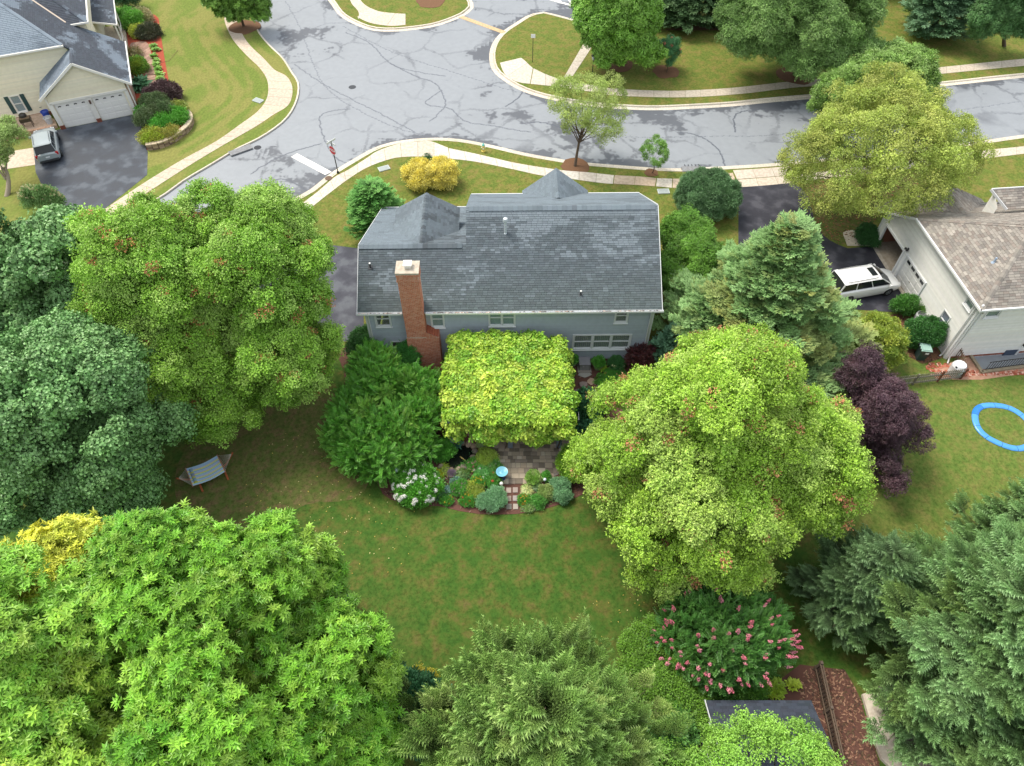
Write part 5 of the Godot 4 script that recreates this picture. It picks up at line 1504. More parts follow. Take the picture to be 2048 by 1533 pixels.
	for p in [[Vector3(-.12, h0 - .1, .14), Vector3(-.1, .2, -.28), Vector3(-.3, .05, -.2)], [Vector3(-.1, h0 - .1, .4), Vector3(.14, .3, .12), Vector3(-.1, .08, .5)]]:
		var b := MB.new()
		b.col = white
		b.tube(PackedVector3Array([p[0], p[0] * Vector3(1, .96, 1), Vector3(p[1].x, p[0].y * .93, p[1].z), p[1], p[2]]), .055, .055, 6)
		part(b, "downspout", M.gloss, o)
	bit("gutter_elbow", M.gloss, o, Vector3(-.05, h0 + .12, .05), Vector3(.5, .08, .1), Basis(Vector3(0, 1, 0), .5), white)
	# garage: floor, dark inside, trim, one door open and one closed with four panes
	var g := MB.new()
	g.col = Color(.62, .58, .52)
	g.box(Vector3(3.0, .02, -8.6), Vector3(6.0, .06, 6.3))
	part(g, "garage_floor", M.concrete, o)
	bit("garage_wall", M.paint, o, Vector3(3.2, 1.6, -5.4), Vector3(5.9, 3.2, .1), Basis(), hx("8a8078"))
	bit("garage_wall", M.paint, o, Vector3(6.05, 1.6, -8.6), Vector3(.1, 3.2, 6.3), Basis(), hx("7f6a5c"))
	bit("garage_wall", M.paint, o, Vector3(3.2, 1.6, -11.65), Vector3(5.9, 3.2, .1), Basis(), hx("8d5f50"))
	for r in [wl[0], wl[1]]:
		var z0: float = r.position.x - 11.8
		var z1: float = r.end.x - 11.8
		bit("door_trim", M.gloss, o, Vector3(-.03, 1.06, z0 - .06), Vector3(.16, 2.12, .14), Basis(), white)
		bit("door_trim", M.gloss, o, Vector3(-.03, 1.06, z1 + .06), Vector3(.16, 2.12, .14), Basis(), white)
		bit("door_trim", M.gloss, o, Vector3(-.03, 2.19, (z0 + z1) / 2), Vector3(.16, .14, z1 - z0 + .26), Basis(), white)
	bit("threshold", M.concrete, o, Vector3(-.1, .03, -8.4), Vector3(.3, .04, 6.6), Basis(), Color(.8, .78, .74))
	var d := bit("garage_door", M.gloss, o, Vector3(.07, 1.06, -6.325), Vector3(.06, 2.1, 2.74), Basis(), hx("e4e3df"))
	for i in 4:
		for j in 4:
			var at := Vector3(.03, .27 + j * .525, -7.32 + i * .665)
			if j == 3:
				bit("door_pane", M.dark_glass, d, at + Vector3(0, .02, 0), Vector3(.02, .22, .42))
			else:
				bit("door_panel", M.gloss, d, at, Vector3(.025, .36, .54), Basis(), hx("e8e7e3"))
	bit("door_handle", M.metal, d, Vector3(.02, .95, -6.3), Vector3(.04, .05, .14), Basis(), hx("c9c4ba"))
	# windows
	window(o, wo, Z, wl[2], 1, .07, hx("e8e9ea"), "8f9db8")
	window(o, wo, Z, wl[3], 1, .07, hx("e8e9ea"), "7f9a98")
	window(o, Vector3.ZERO, X, wb[0], 1, .07, hx("e8e9ea"), "7f9a98", false)
	# lamps by the garage, roof vent
	for p in [Vector3(-.14, 2.55, -7.95), Vector3(-.1, 2.55, -11.7)]:
		var b := MB.new()
		b.col = hx("202124")
		b.box(p + Vector3(.1, 0, 0), Vector3(.06, .2, .12))
		b.lathe(p + Vector3(-.04, -.1, -.1), [Vector2(.0, 0), Vector2(.08, .04), Vector2(.09, .14), Vector2(.0, .2)], 8)
		b.lathe(p + Vector3(-.04, -.1, .1), [Vector2(.0, 0), Vector2(.08, .04), Vector2(.09, .14), Vector2(.0, .2)], 8)
		part(b, "flood_lamp", M.gloss, o)
	var b2 := MB.new()
	b2.col = hx("9fb0c4")
	b2.lathe(Vector3(1.45, 5.95, -2.6), [Vector2(.16, 0), Vector2(.07, .12), Vector2(.06, .42), Vector2(0, .44)], 8)
	part(b2, "vent_pipe", M.gloss, o)
	# brick foot of the back wall, the sunken stair with its door
	b2 = MB.new()
	brickwork(b2, Vector3(0, -.02, .0), X, 12, .24, [hx("a3604c"), hx("b06c56")])
	part(b2, "brick_course", M.brick, o).set_meta("kind", "stuff")
	bit("cellar_wall", M.concrete_grey, o, Vector3(7.0, -1.1, -.06), Vector3(12.0, 2.2, .1), Basis(), hx("d4d6d8"))
	var dd := bit("cellar_door", M.gloss, o, Vector3(4.45, -.6, .03), Vector3(.82, 1.95, .06), Basis(), hx("3f4c62"))
	bit("door_frame", M.gloss, dd, Vector3(4.96, -.6, .03), Vector3(.16, 2.0, .08), Basis(), hx("d8dadc"))
	bit("door_lamp", M.gloss, o, Vector3(5.0, .9, .1), Vector3(.14, .22, .14), Basis(), hx("2b2b2e"))

func build_left_house() -> void:
	var o := thing("cream_house", "cream sided house with dark slate roof and two white garage doors at the top left", "house", Vector3(-40.4, 0, -57.6), .386)
	var c := hx("f0e9d2")
	var X := Vector3.RIGHT
	var Z := Vector3(0, 0, 1)
	var tint := func(p: Vector3) -> Color:
		var a := FN.get_noise_3d(p.x * 5.0, p.z * 4.0, 70.0) + .5 * FN.get_noise_3d(p.x * 14.0, p.z * 14.0, 20.0)
		var pale := smoothstep(.05, .4, a + rnd(-.1, .1))
		return (hx("4a515c") * rnd(.85, 1.12)).lerp(hx("8795a4"), pale * .7)
	var near_tint := func(p: Vector3) -> Color:
		var a := FN.get_noise_3d(p.x * 5.0, p.z * 4.0, 90.0)
		return (hx("6a7684") * rnd(.85, 1.12)).lerp(hx("95a3b0"), smoothstep(-.2, .3, a + rnd(-.1, .1)) * .8)
	# garage front
	var doors := [Rect2(.25, 0, 2.68, 2.3), Rect2(3.35, 0, 2.68, 2.3)]
	siding(o, "siding", Vector3.ZERO, X, PackedVector2Array([Vector2(0, .02), Vector2(6.4, .02), Vector2(6.4, 3.0), Vector2(3.2, 5.3), Vector2(0, 3.0)]), doors, c, .13)
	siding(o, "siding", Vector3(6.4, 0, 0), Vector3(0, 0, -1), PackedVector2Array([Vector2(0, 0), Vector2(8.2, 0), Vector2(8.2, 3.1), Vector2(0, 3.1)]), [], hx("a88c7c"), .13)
	siding(o, "siding", Vector3(0, 0, -2.9), Z, PackedVector2Array([Vector2(0, 0), Vector2(2.9, 0), Vector2(2.9, 3.0), Vector2(0, 3.0)]), [], c, .13)
	var win := Rect2(-3.45, .72, .86, 1.6)
	siding(o, "siding", Vector3(0, 0, -2.9), X, PackedVector2Array([Vector2(-10, .35), Vector2(.0, .35), Vector2(2.8, 2.6), Vector2(2.8, 5.75), Vector2(-10, 5.75)]), [win], c, .13)
	var k := .68
	var q := sqrt(1 + k * k)
	# right slope, one plane from the garage to the main roof
	slope(o, Vector3(6.95, 3.0, .3), Vector3(0, 0, -1), Vector3(-1, k, 0).normalized(), PackedVector2Array([Vector2(0, 0), Vector2(8.2, 0), Vector2(7.7, 3.75 * q), Vector2(15.7, 11.7 * q), Vector2(10.9, 12.2 * q), Vector2(2.9, 4.3 * q), Vector2(2.9, 3.75 * q), Vector2(0, 3.75 * q)]), tint, .16, .34)
	slope(o, Vector3(-.5, 3.0, .3), Z, Vector3(1, k, 0).normalized(), PackedVector2Array([Vector2(-3.2, 0), Vector2(0, 0), Vector2(0, 3.7 * q), Vector2(-3.2, 3.7 * q)]), near_tint, .16, .34)
	slope(o, Vector3(2.65, 5.9, -2.6), X, Vector3(0, k, -1).normalized(), PackedVector2Array([Vector2(-12, 0), Vector2(0, 0), Vector2(-8, 8 * q), Vector2(-12, 8 * q)]), near_tint, .16, .34)
	ridge_cap(o, Vector3(2.65, 5.93, -2.6), Vector3(-5.3, 11.3, -10.6), .16, .4, near_tint)
	ridge_cap(o, Vector3(3.2, 5.53, .3), Vector3(3.2, 5.53, -2.6), .16, .6, tint)
	# the wing behind, hipped at its corner
	slope(o, Vector3(4.65, 5.5, -7.35), X, Vector3(0, k, -1).normalized(), PackedVector2Array([Vector2(-1.5, 0), Vector2(0, 0), Vector2(-6, 6 * q), Vector2(-7.5, 6 * q)]), tint, .16, .34)
	slope(o, Vector3(4.65, 5.5, -7.35), Vector3(0, 0, -1), Vector3(-1, k, 0).normalized(), PackedVector2Array([Vector2(0, 0), Vector2(12, 0), Vector2(12, 6 * q), Vector2(6, 6 * q)]), tint, .16, .34)
	ridge_cap(o, Vector3(4.65, 5.53, -7.35), Vector3(-1.3, 9.55, -13.35), .16, .4, tint)
	siding(o, "siding", Vector3(0, 0, -7.65), X, PackedVector2Array([Vector2(3.0, 3.0), Vector2(4.4, 3.0), Vector2(4.4, 5.45), Vector2(3.0, 5.45)]), [], c, .13)
	siding(o, "siding", Vector3(4.4, 0, -7.65), Vector3(0, 0, -1), PackedVector2Array([Vector2(0, 0), Vector2(12, 0), Vector2(12, 5.45), Vector2(0, 5.45)]), [], c, .13)
	# porch
	slope(o, Vector3(6.4, 3.0, -11.9), Vector3(0, 0, -1), Vector3(-1, .3, 0).normalized(), PackedVector2Array([Vector2(0, 0), Vector2(7, 0), Vector2(7, 2.1), Vector2(0, 2.1)]), tint, .16, .34)
	var white := hx("eceae4")
	board(o, "gutter", Vector3(6.45, 2.94, -11.85), Vector3(6.45, 2.94, -19), .14, .1, white)
	board(o, "rake_board", Vector3(6.45, 2.94, -11.87), Vector3(4.3, 3.58, -11.87), .14, .1, white)
	for z in [-11.95, -14.5, -17.0]:
		bit("porch_post", M.gloss, o, Vector3(6.25, 1.45, z), Vector3(.14, 2.9, .14), Basis(), white)
	board(o, "porch_rail", Vector3(6.25, 1.0, -11.95), Vector3(6.25, 1.0, -18), .08, .06, white)
	bit("porch_floor", M.concrete, o, Vector3(5.3, .15, -15), Vector3(2.3, .3, 6.6), Basis(), Color(.8, .75, .66))
	# gutters and boards
	board(o, "gutter", Vector3(7.0, 2.95, .4), Vector3(7.0, 2.95, -7.95), .14, .12, white)
	board(o, "gutter", Vector3(-10, 5.84, -2.52), Vector3(2.75, 5.84, -2.52), .14, .12, white)
	board(o, "gutter", Vector3(3.0, 5.45, -7.28), Vector3(4.75, 5.45, -7.28), .14, .12, white)
	board(o, "gutter", Vector3(4.73, 5.45, -7.3), Vector3(4.73, 5.45, -19), .14, .12, white)
	board(o, "flashing", Vector3(2.95, 5.72, -7.32), Vector3(-3.2, 9.95, -13.5), .1, .14, hx("c9b8a8"))
	board(o, "rake_board", Vector3(7.0, 2.93, .34), Vector3(3.2, 5.5, .34), .2, .06, white)
	board(o, "rake_board", Vector3(-.55, 2.93, .34), Vector3(3.2, 5.5, .34), .2, .06, white)
	bit("downspout", M.gloss, o, Vector3(6.62, 1.5, .12), Vector3(.1, 2.9, .1), Basis(), white)
	bit("downspout", M.gloss, o, Vector3(-.12, 1.5, .06), Vector3(.1, 2.9, .1), Basis(), white)
	for x in [.06, 3.14, 6.3]:
		bit("door_trim", M.gloss, o, Vector3(x, 1.3, .05), Vector3(.26 if x != 3.14 else .38, 2.2, .12), Basis(), white)
		var b := MB.new()
		brickwork(b, Vector3(x - .2, 0, .17), X, .4, .36, [hx("9c5a48"), hx("8c4c3c")])
		b.col = hx("8c6a5c")
		b.box(Vector3(x, .18, .1), Vector3(.4, .36, .13))
		part(b, "brick_pier", M.brick, o)
	bit("door_trim", M.gloss, o, Vector3(3.2, 2.42, .05), Vector3(6.4, .2, .12), Basis(), white)
	bit("wall_lamp", M.gloss, o, Vector3(3.14, 2.0, .2), Vector3(.14, .3, .16), Basis(), hx("5d4438"))
	for r in doors:
		var d := bit("garage_door", M.gloss, o, Vector3(r.position.x + r.size.x / 2, 1.14, -.06), Vector3(r.size.x, 2.26, .05), Basis(), hx("eeedea"))
		for i in 4:
			for j in 4:
				var at := Vector3(r.position.x + .36 + i * .655, .29 + j * .56, -.03)
				if j == 3:
					var b := MB.new()
					for s in 3:
						var a0 := PI * (s + .5) / 3.0
						b.box(at + Vector3(cos(a0) * .09, .02 + sin(a0) * .05 - .04, .0), Vector3(.1, .08, .02))
					part(b, "door_pane", M.dark_glass, d)
				else:
					bit("door_panel", M.gloss, d, at, Vector3(.5, .4, .02), Basis(), hx("f0efec"))
	var w := window(o, Vector3(0, 0, -2.9), X, win, 1, .07, hx("eceae4"), "9fb4bb")
	for x in [-3.66, -2.38]:
		bit("shutter", M.gloss, w, Vector3(x, 1.52, -2.86), Vector3(.34, 1.6, .05), Basis(), hx("2f4f50"))
	var b := MB.new()
	b.col = hx("3c4046")
	b.lathe(Vector3(-2.3, 8.3, -5.6), [Vector2(.1, -.2), Vector2(.06, .1), Vector2(.05, .4), Vector2(0, .41)], 8)
	part(b, "vent_pipe", M.paint, o)
	b = MB.new()
	b.col = hx("9c6b58")
	b.box(Vector3(-4.9, .17, -2.95), Vector3(10, .36, .06))
	part(b, "foundation", M.brick, o)
	b = MB.new()
	brickwork(b, Vector3(-9.9, 0, -2.91), X, 9.9, .36, [hx("b5785f"), hx("a66850")])
	part(b, "brick_course", M.brick, o).set_meta("kind", "stuff")

func build_shed() -> void:
	var o := thing("garden_shed", "small dark charcoal shed with white braced door in the bottom right corner", "shed", Vector3(11.0, 0, -6.4))
	var dark := hx("333a44")
	var tint := func(p: Vector3) -> Color:
		return hx("3a414e") * rnd(.75, 1.25)
	var X := Vector3.RIGHT
	slope(o, Vector3(0, 2.25, -2.15), -X, Vector3(0, .45, 1).normalized(), PackedVector2Array([Vector2(-2.38, 0), Vector2(2.32, 0), Vector2(2.32, 2.37), Vector2(-2.38, 2.37)]), tint, .15, .3)
	slope(o, Vector3(0, 2.25, 2.15), X, Vector3(0, .45, -1).normalized(), PackedVector2Array([Vector2(-2.32, 0), Vector2(2.38, 0), Vector2(2.38, 2.37), Vector2(-2.32, 2.37)]), tint, .15, .3)
	siding(o, "siding", Vector3(-2.15, 0, -2.0), Vector3(0, 0, 1), PackedVector2Array([Vector2(0, .05), Vector2(4, .05), Vector2(4, 2.25), Vector2(2, 3.1), Vector2(0, 2.25)]), [], dark)
	siding(o, "siding", Vector3(2.2, 0, -2.0), -X, PackedVector2Array([Vector2(0, .05), Vector2(4.35, .05), Vector2(4.35, 2.25), Vector2(0, 2.25)]), [], dark)
	siding(o, "siding", Vector3(2.2, 0, 2.0), Vector3(0, 0, -1), PackedVector2Array([Vector2(0, .05), Vector2(4, .05), Vector2(4, 2.25), Vector2(2, 3.1), Vector2(0, 2.25)]), [], dark)
	siding(o, "siding", Vector3(-2.15, 0, 2.0), X, PackedVector2Array([Vector2(0, .05), Vector2(4.35, .05), Vector2(4.35, 2.25), Vector2(0, 2.25)]), [], dark)
	var white := hx("d9dce0")
	board(o, "rake_board", Vector3(-2.36, 2.2, -2.18), Vector3(-2.36, 3.17, 0), .1, .03, white)
	board(o, "rake_board", Vector3(-2.36, 2.2, 2.18), Vector3(-2.36, 3.17, 0), .1, .03, white)
	var d := bit("door", M.paint, o, Vector3(-2.2, 1.05, -.55), Vector3(.05, 1.9, 1.5), Basis(), dark)
	for s in [[-1.3, -1.3, .12, 1.98], [.2, .2, .12, 1.98]]:
		board(d, "door_trim", Vector3(-2.25, s[2], s[0]), Vector3(-2.25, s[3], s[1]), .1, .04, white, Vector3(0, 0, 1))
	for y in [.14, 1.05, 1.96]:
		board(d, "door_trim", Vector3(-2.25, y, -1.28), Vector3(-2.25, y, .18), .1, .04, white)
	board(d, "door_brace", Vector3(-2.26, .2, -1.25), Vector3(-2.26, 1.0, .15), .08, .04, white)
	board(d, "door_brace", Vector3(-2.26, 1.1, .15), Vector3(-2.26, 1.9, -1.25), .08, .04, white)
	window(o, Vector3(-2.15, 0, -2.0), Vector3(0, 0, 1), Rect2(2.5, 1.25, .7, .6), 1, .07, white, "", false)

# ------------------------------------------------------------------ vehicles
func car(called: String, label: String, category: String, at: Vector3, turn: float, L: float, Wd: float, H: float, paint: Color, van: bool) -> Node3D:
	var o := thing(called, label, category, at, turn)
	var b := MB.new()
	b.col = paint
	var hw := Wd / 2
	var belt := H * .60
	var secs := [[-.5, .80, .42, .62, .88], [-.485, .90, .34, .64, .95], [-.44, .97, .27, .66, .99], [-.3, 1.0, .22, .66, 1.0], [0, 1.0, .22, .66, .99], [.2, 1.0, .22, .66, .97], [.30, .99, .24, .64, .92 if not van else .94], [.40, .96, .28, .6, .84], [.465, .88, .32, .55, .74], [.495, .74, .36, .5, .62], [.5, .6, .4, .48, .54]]
	var g := []
	for s in secs:
		var w: float = hw * s[1]
		var top: float = belt * s[4]
		var half := [Vector2(w * .86, s[2]), Vector2(w * .97, s[2] + .08), Vector2(w, s[3]), Vector2(w * .985, top - .1), Vector2(w * .93, top - .02), Vector2(w * .8, top + .015), Vector2(w * .45, top + .04), Vector2(0, top + .05)]
		var row := []
		for p in half:
			row.append(Vector3(L * s[0], p.y, p.x))
		for i in range(6, -1, -1):
			row.append(Vector3(L * s[0], half[i].y, -half[i].x))
		g.append(row)
	b.grid(g)
	for e in [g[0], g[g.size() - 1]]:
		for i in range(1, e.size() - 1):
			if e == g[0]: b.tri(e[0], e[i + 1], e[i])
			else: b.tri(e[0], e[i], e[i + 1])
	b.col = Color(.03, .03, .03)
	b.box(Vector3(0, .3, 0), Vector3(L * .94, .2, Wd * .82))
	part(b, "body", M.car_paint, o)
	# the cabin: glass, roof, pillars
	var xb := -L * .47
	var xr := -L * (.42 if van else .40)
	var xf := L * (.02 if not van else .12)
	var xw := L * (.20 if not van else .31)
	var wb := hw * .92
	var wr := hw * (.74 if not van else .80)
	var yb := belt * .985
	b = MB.new()
	var low := [Vector3(xb, yb, wb * .9), Vector3(xw, yb - .02, wb * .92), Vector3(xw, yb - .02, -wb * .92), Vector3(xb, yb, -wb * .9)]
	var hi := [Vector3(xr, H - .06, wr * .94), Vector3(xf, H - .05, wr * .96), Vector3(xf, H - .05, -wr * .96), Vector3(xr, H - .06, -wr * .94)]
	b.quad(hi[1], hi[0], low[0], low[1])
	part(b, "side_window", M.dark_glass, o)
	b = MB.new()
	b.quad(hi[3], hi[2], low[2], low[3])
	part(b, "side_window", M.dark_glass, o)
	b = MB.new()
	var nose: Vector3 = (low[1] + low[2]) / 2 + Vector3(L * .03, -.01, 0)
	var brow: Vector3 = (hi[1] + hi[2]) / 2 + Vector3(L * .012, .02, 0)
	b.quad(brow, hi[1], low[1], nose)
	b.quad(hi[2], brow, nose, low[2])
	part(b, "windscreen", M.dark_glass, o)
	b = MB.new()
	b.quad(hi[0], hi[3], low[3], low[0])
	part(b, "rear_window", M.dark_glass, o)
	b = MB.new()
	b.col = paint * (1.12 if not van else 1.0)
	g = []
	for i in 6:
		var t := i / 5.0
		var row := []
		for j in 7:
			var s := j / 3.0 - 1.0
			row.append(Vector3(lerpf(xr - .05, xf + .04, t), H - .05 + .05 * sin(PI * clampf(t * .8 + .1, 0, 1)) - .05 * s * s, -wr * s * 1.02))
		g.append(row)
	b.grid(g)
	part(b, "roof", M.car_paint, o)
	for s in [0, 3]:
		var z := -1.0 if s else 1.0
		var f: Vector3 = low[2 if s else 1]
		var ft: Vector3 = hi[2 if s else 1]
		var r: Vector3 = low[s]
		var rt: Vector3 = hi[s]
		for q in [[f, ft, .07], [r, rt, .12], [f.lerp(r, .36), ft.lerp(rt, .30), .05], [f.lerp(r, .68), ft.lerp(rt, .66), .06]]:
			board(o, "pillar", q[0] + Vector3(0, 0, z * .01), q[1] + Vector3(0, 0, z * .01), q[2], .03, paint, Vector3.RIGHT, M.car_paint)
		board(o, "window_sill", f + Vector3(0, 0, z * .015), r + Vector3(0, 0, z * .015), .05, .03, paint * .8, Vector3.UP, M.metal)
		board(o, "roof_rail", Vector3(xr + .2, H + .02, z * wr * .88), Vector3(xf - .3, H + .03, z * wr * .88), .035, .03, hx("555a60"), Vector3.UP, M.metal)
		b = MB.new()
		b.col = paint
		b.box(Vector3(xw - .28, yb + .1, z * (hw + .09)), Vector3(.12, .14, .2))
		part(b, "mirror", M.car_paint, o)
		for k in 2:
			bit("door_handle", M.metal, o, Vector3(L * (.02 - .22 * k), belt * .84, z * hw * .99), Vector3(.2, .03, .03), Basis(), paint * .9)
		b = MB.new()
		b.col = hx("e9edf0")
		b.box(Vector3(L * .455, .66, z * hw * .66), Vector3(.3, .13, .32), Basis(Vector3.UP, -z * .5))
		part(b, "headlight", M.gloss, o)
		b = MB.new()
		b.col = hx("b81e22")
		b.box(Vector3(-L * .478, belt * .86, z * hw * .82), Vector3(.16, .24, .2))
		part(b, "tail_light", M.gloss, o)
		for x in [-L * .29, L * .30]:
			b = MB.new()
			b.lathe(Vector3.ZERO, [Vector2(.2, -.11), Vector2(.33, -.11), Vector2(.35, -.07), Vector2(.35, .07), Vector2(.33, .11), Vector2(.2, .11)], 20)
			var w := part(b, "wheel", M.rubber, o)
			w.position = Vector3(x, .35, z * (hw - .1))
			w.basis = Basis(Vector3.RIGHT, PI / 2)
			b = MB.new()
			b.col = hx("a5a9ae")
			b.lathe(Vector3.ZERO, [Vector2(.0, -.095), Vector2(.2, -.1), Vector2(.21, -.1), Vector2(.21, .1), Vector2(.2, .1), Vector2(.0, .095)], 16)
			b.col = hx("35373a")
			for k in 5:
				b.box(Vector3(cos(TAU * k / 5) * .12, .1 * z, sin(TAU * k / 5) * .12), Vector3(.07, .014, .07))
			part(b, "rim", M.metal, w)
	bit("number_plate", M.gloss, o, Vector3(-L * .5 - .005, .72, 0), Vector3(.02, .12, .32), Basis(), hx("dfe3e8"))
	bit("bumper", M.paint, o, Vector3(-L * .49, .42, 0), Vector3(.14, .16, Wd * .78), Basis(), hx("3a3d40"))
	if van:
		bit("sunroof", M.dark_glass, o, Vector3(xf - .35, H - .002, 0), Vector3(.42, .02, .8))
	else:
		bit("spoiler", M.car_paint, o, Vector3(xr - .08, H - .03, 0), Vector3(.22, .03, wr * 1.8), Basis(), paint)
	return o

func lettering(text: String, size: float, m: Material, parent: Node3D, at: Transform3D) -> void:
	var t := TextMesh.new()
	var f := SystemFont.new()
	f.font_names = PackedStringArray(["Droid Sans"])
	f.font_weight = 700
	t.font = f
	t.text = text
	t.font_size = 32
	t.pixel_size = size / 32.0
	t.depth = .006
	var o := put(t, "lettering", m, parent)
	o.transform = at

func ring_of(n: int, r: float, at: Vector3, e: Basis, from := 0.0) -> Array:
	var o := []
	for i in n:
		o.append(at + e * Vector3(cos(TAU * i / n + from) * r, sin(TAU * i / n + from) * r, 0))
	return o

func build_street() -> void:
	car("silver_car", "silver station car parked nose to the cream house beside its driveway wall", "car", Vector3(-40.25, .015, -54.3), 2.03, 4.8, 1.9, 1.68, hx("98a2a8"), false)
	car("white_minivan", "white minivan facing the closed garage door of the white house", "minivan", Vector3(25.0, .015, -36.95), .232, 5.2, 1.99, 1.75, hx("f0f0f0"), true)
	var b: MB
	# stop sign with street names above
	var o := thing("stop_sign", "red octagonal stop sign on a black post with two street name blades, at the corner", "street sign", Vector3(-14.65, 0, -50.98))
	b = MB.new()
	b.col = hx("1d2422")
	b.tube(PackedVector3Array([Vector3(0, -.1, 0), Vector3(0, 3.0, 0)]), .045, .045, 8)
	b.lathe(Vector3.ZERO, [Vector2(.12, 0), Vector2(.1, .12), Vector2(.05, .2)], 8)
	part(b, "post", M.gloss, o)
	var n := Vector3(-.62, 0, .78).normalized()
	var e := Basis(Vector3.UP.cross(n), Vector3.UP, n)
	b = MB.new()
	b.col = hx("e9e9e6")
	var p := ring_of(8, .42, n * .07 + Vector3(0, 2.2, 0), e, PI / 8)
	p.reverse()
	plate(b, p)
	p.reverse()
	plate(b, p.map(func(q): return q - n * .012))
	var face := part(b, "sign_face", M.gloss, o)
	b = MB.new()
	b.col = hx("c8202a")
	p = ring_of(8, .385, n * .074 + Vector3(0, 2.2, 0), e, PI / 8)
	p.reverse()
	plate(b, p)
	part(b, "sign_field", M.gloss, face)
	lettering("STOP", .3, M.white_plastic, face, Transform3D(e, n * .078 + Vector3(0, 2.2, 0)))
	for k in 2:
		var d := (n if k else Vector3(n.z, 0, -n.x))
		bit("name_blade", M.gloss, o, Vector3(0, 2.82 + k * .18, 0), Vector3(.03, .16, .95), Basis(Vector3.UP.cross(d), Vector3.UP, d), hx("dfe3e2"))
	# notice on a post
	o = thing("notice_sign", "small white notice on a slim black post on the lawn across the street", "street sign", Vector3(2.06, 0, -69.49))
	b = MB.new()
	b.col = hx("23282a")
	b.tube(PackedVector3Array([Vector3(0, -.1, 0), Vector3(0, 2.75, 0)]), .035, .035, 6)
	part(b, "post", M.gloss, o)
	bit("notice", M.gloss, o, Vector3(0, 2.62, .05), Vector3(.42, .36, .02), Basis(), hx("eceeee"))
	# lamp
	o = thing("lamp_post", "black lantern lamp post beside the footpath across the street", "lamp post", Vector3(7.84, 0, -66.78))
	b = MB.new()
	b.col = hx("20242a")
	b.lathe(Vector3.ZERO, [Vector2(.12, 0), Vector2(.1, .1), Vector2(.045, .2), Vector2(.04, 1.55), Vector2(.07, 1.6), Vector2(.0, 1.62)], 8)
	part(b, "post", M.gloss, o)
	b = MB.new()
	b.col = hx("b9c3cc")
	b.lathe(Vector3(0, 1.62, 0), [Vector2(.0, 0), Vector2(.13, .02), Vector2(.2, .38), Vector2(.0, .4)], 6)
	part(b, "lantern", M.gloss, o)
	b = MB.new()
	b.col = hx("181b20")
	b.lathe(Vector3(0, 2.0, 0), [Vector2(.27, 0), Vector2(.2, .1), Vector2(.06, .2), Vector2(.03, .3), Vector2(0, .32)], 6)
	part(b, "lantern_cap", M.gloss, o)
	# hydrant
	o = thing("fire_hydrant", "yellow fire hydrant with a teal bonnet on the street verge", "fire hydrant", Vector3(-2.48, 0, -54.09))
	b = MB.new()
	b.col = hx("e0c860")
	b.lathe(Vector3.ZERO, [Vector2(.17, 0), Vector2(.17, .06), Vector2(.12, .08), Vector2(.115, .5), Vector2(.15, .52), Vector2(.15, .57), Vector2(0, .58)], 12)
	part(b, "barrel", M.gloss, o)
	b = MB.new()
	b.col = hx("7cc4bd")
	b.lathe(Vector3(0, .57, 0), [Vector2(.14, 0), Vector2(.12, .12), Vector2(.06, .18), Vector2(.04, .24), Vector2(0, .25)], 12)
	part(b, "bonnet", M.gloss, o)
	for q in [Vector3(.15, .38, 0), Vector3(-.15, .38, 0), Vector3(0, .34, .16)]:
		b = MB.new()
		b.col = hx("d6d9d2")
		b.lathe(Vector3.ZERO, [Vector2(.0, -.05), Vector2(.06, -.05), Vector2(.06, .05), Vector2(0, .05)], 8)
		var c := part(b, "nozzle_cap", M.gloss, o)
		c.position = q
		c.basis = Basis(Vector3(-q.z, 0, q.x).normalized(), PI / 2) if q.z == 0 else Basis(Vector3.RIGHT, PI / 2)
	for q in [[Vector3(-10.84, 0, -51.55), .45, "pale utility cover in the grass beside the yellow twin shrubs"], [Vector3(-23.87, 0, -62.23), -.5, "pale utility cover in the mown lawn inside the bend of the pavement"], [Vector3(12.41, 0, -48.4), .05, "pale utility cover in the grass behind the grey house, left of the round bush"]]:
		b = MB.new()
		b.col = hx("c2cac8")
		b.box(Vector3(0, .04, 0), Vector3(.95, .1, .6))
		b.col = hx("9aa3a2")
		b.box(Vector3(0, .093, 0), Vector3(.85, .012, .5))
		b.box(Vector3(.2, .1, 0), Vector3(.1, .014, .05))
		var u := put(b.mesh(), "utility_cover", M.paint, self, q[0])
		u.rotation.y = q[1]
		tag(u, q[2], "utility cover", "utility covers")
	for q in [[Vector3(-15.41, 0, -64.91), .36, -.116, "round iron manhole cover in the middle of the street junction", hx("4a4e54")], [Vector3(-22.32, 0, -54.84), .32, -.112, "round iron cover in the gutter of the street below the mown lawn", hx("3e4248")], [Vector3(-15.32, 0, -50.22), .3, .03, "rusty brown round cover set in the pavement by the stop line", hx("75604f")]]:
		b = MB.new()
		b.col = q[4]
		b.lathe(Vector3.ZERO, [Vector2(q[1], -.02), Vector2(q[1], .006), Vector2(q[1] * .9, .009), Vector2(q[1] * .87, .003), Vector2(q[1] * .3, .003), Vector2(q[1] * .28, .009), Vector2(0, .009)], 20)
		tag(put(b.mesh(), "manhole_cover", M.stone, self, Vector3(q[0].x, q[2], q[0].z)), q[3], "manhole cover", "manhole covers")
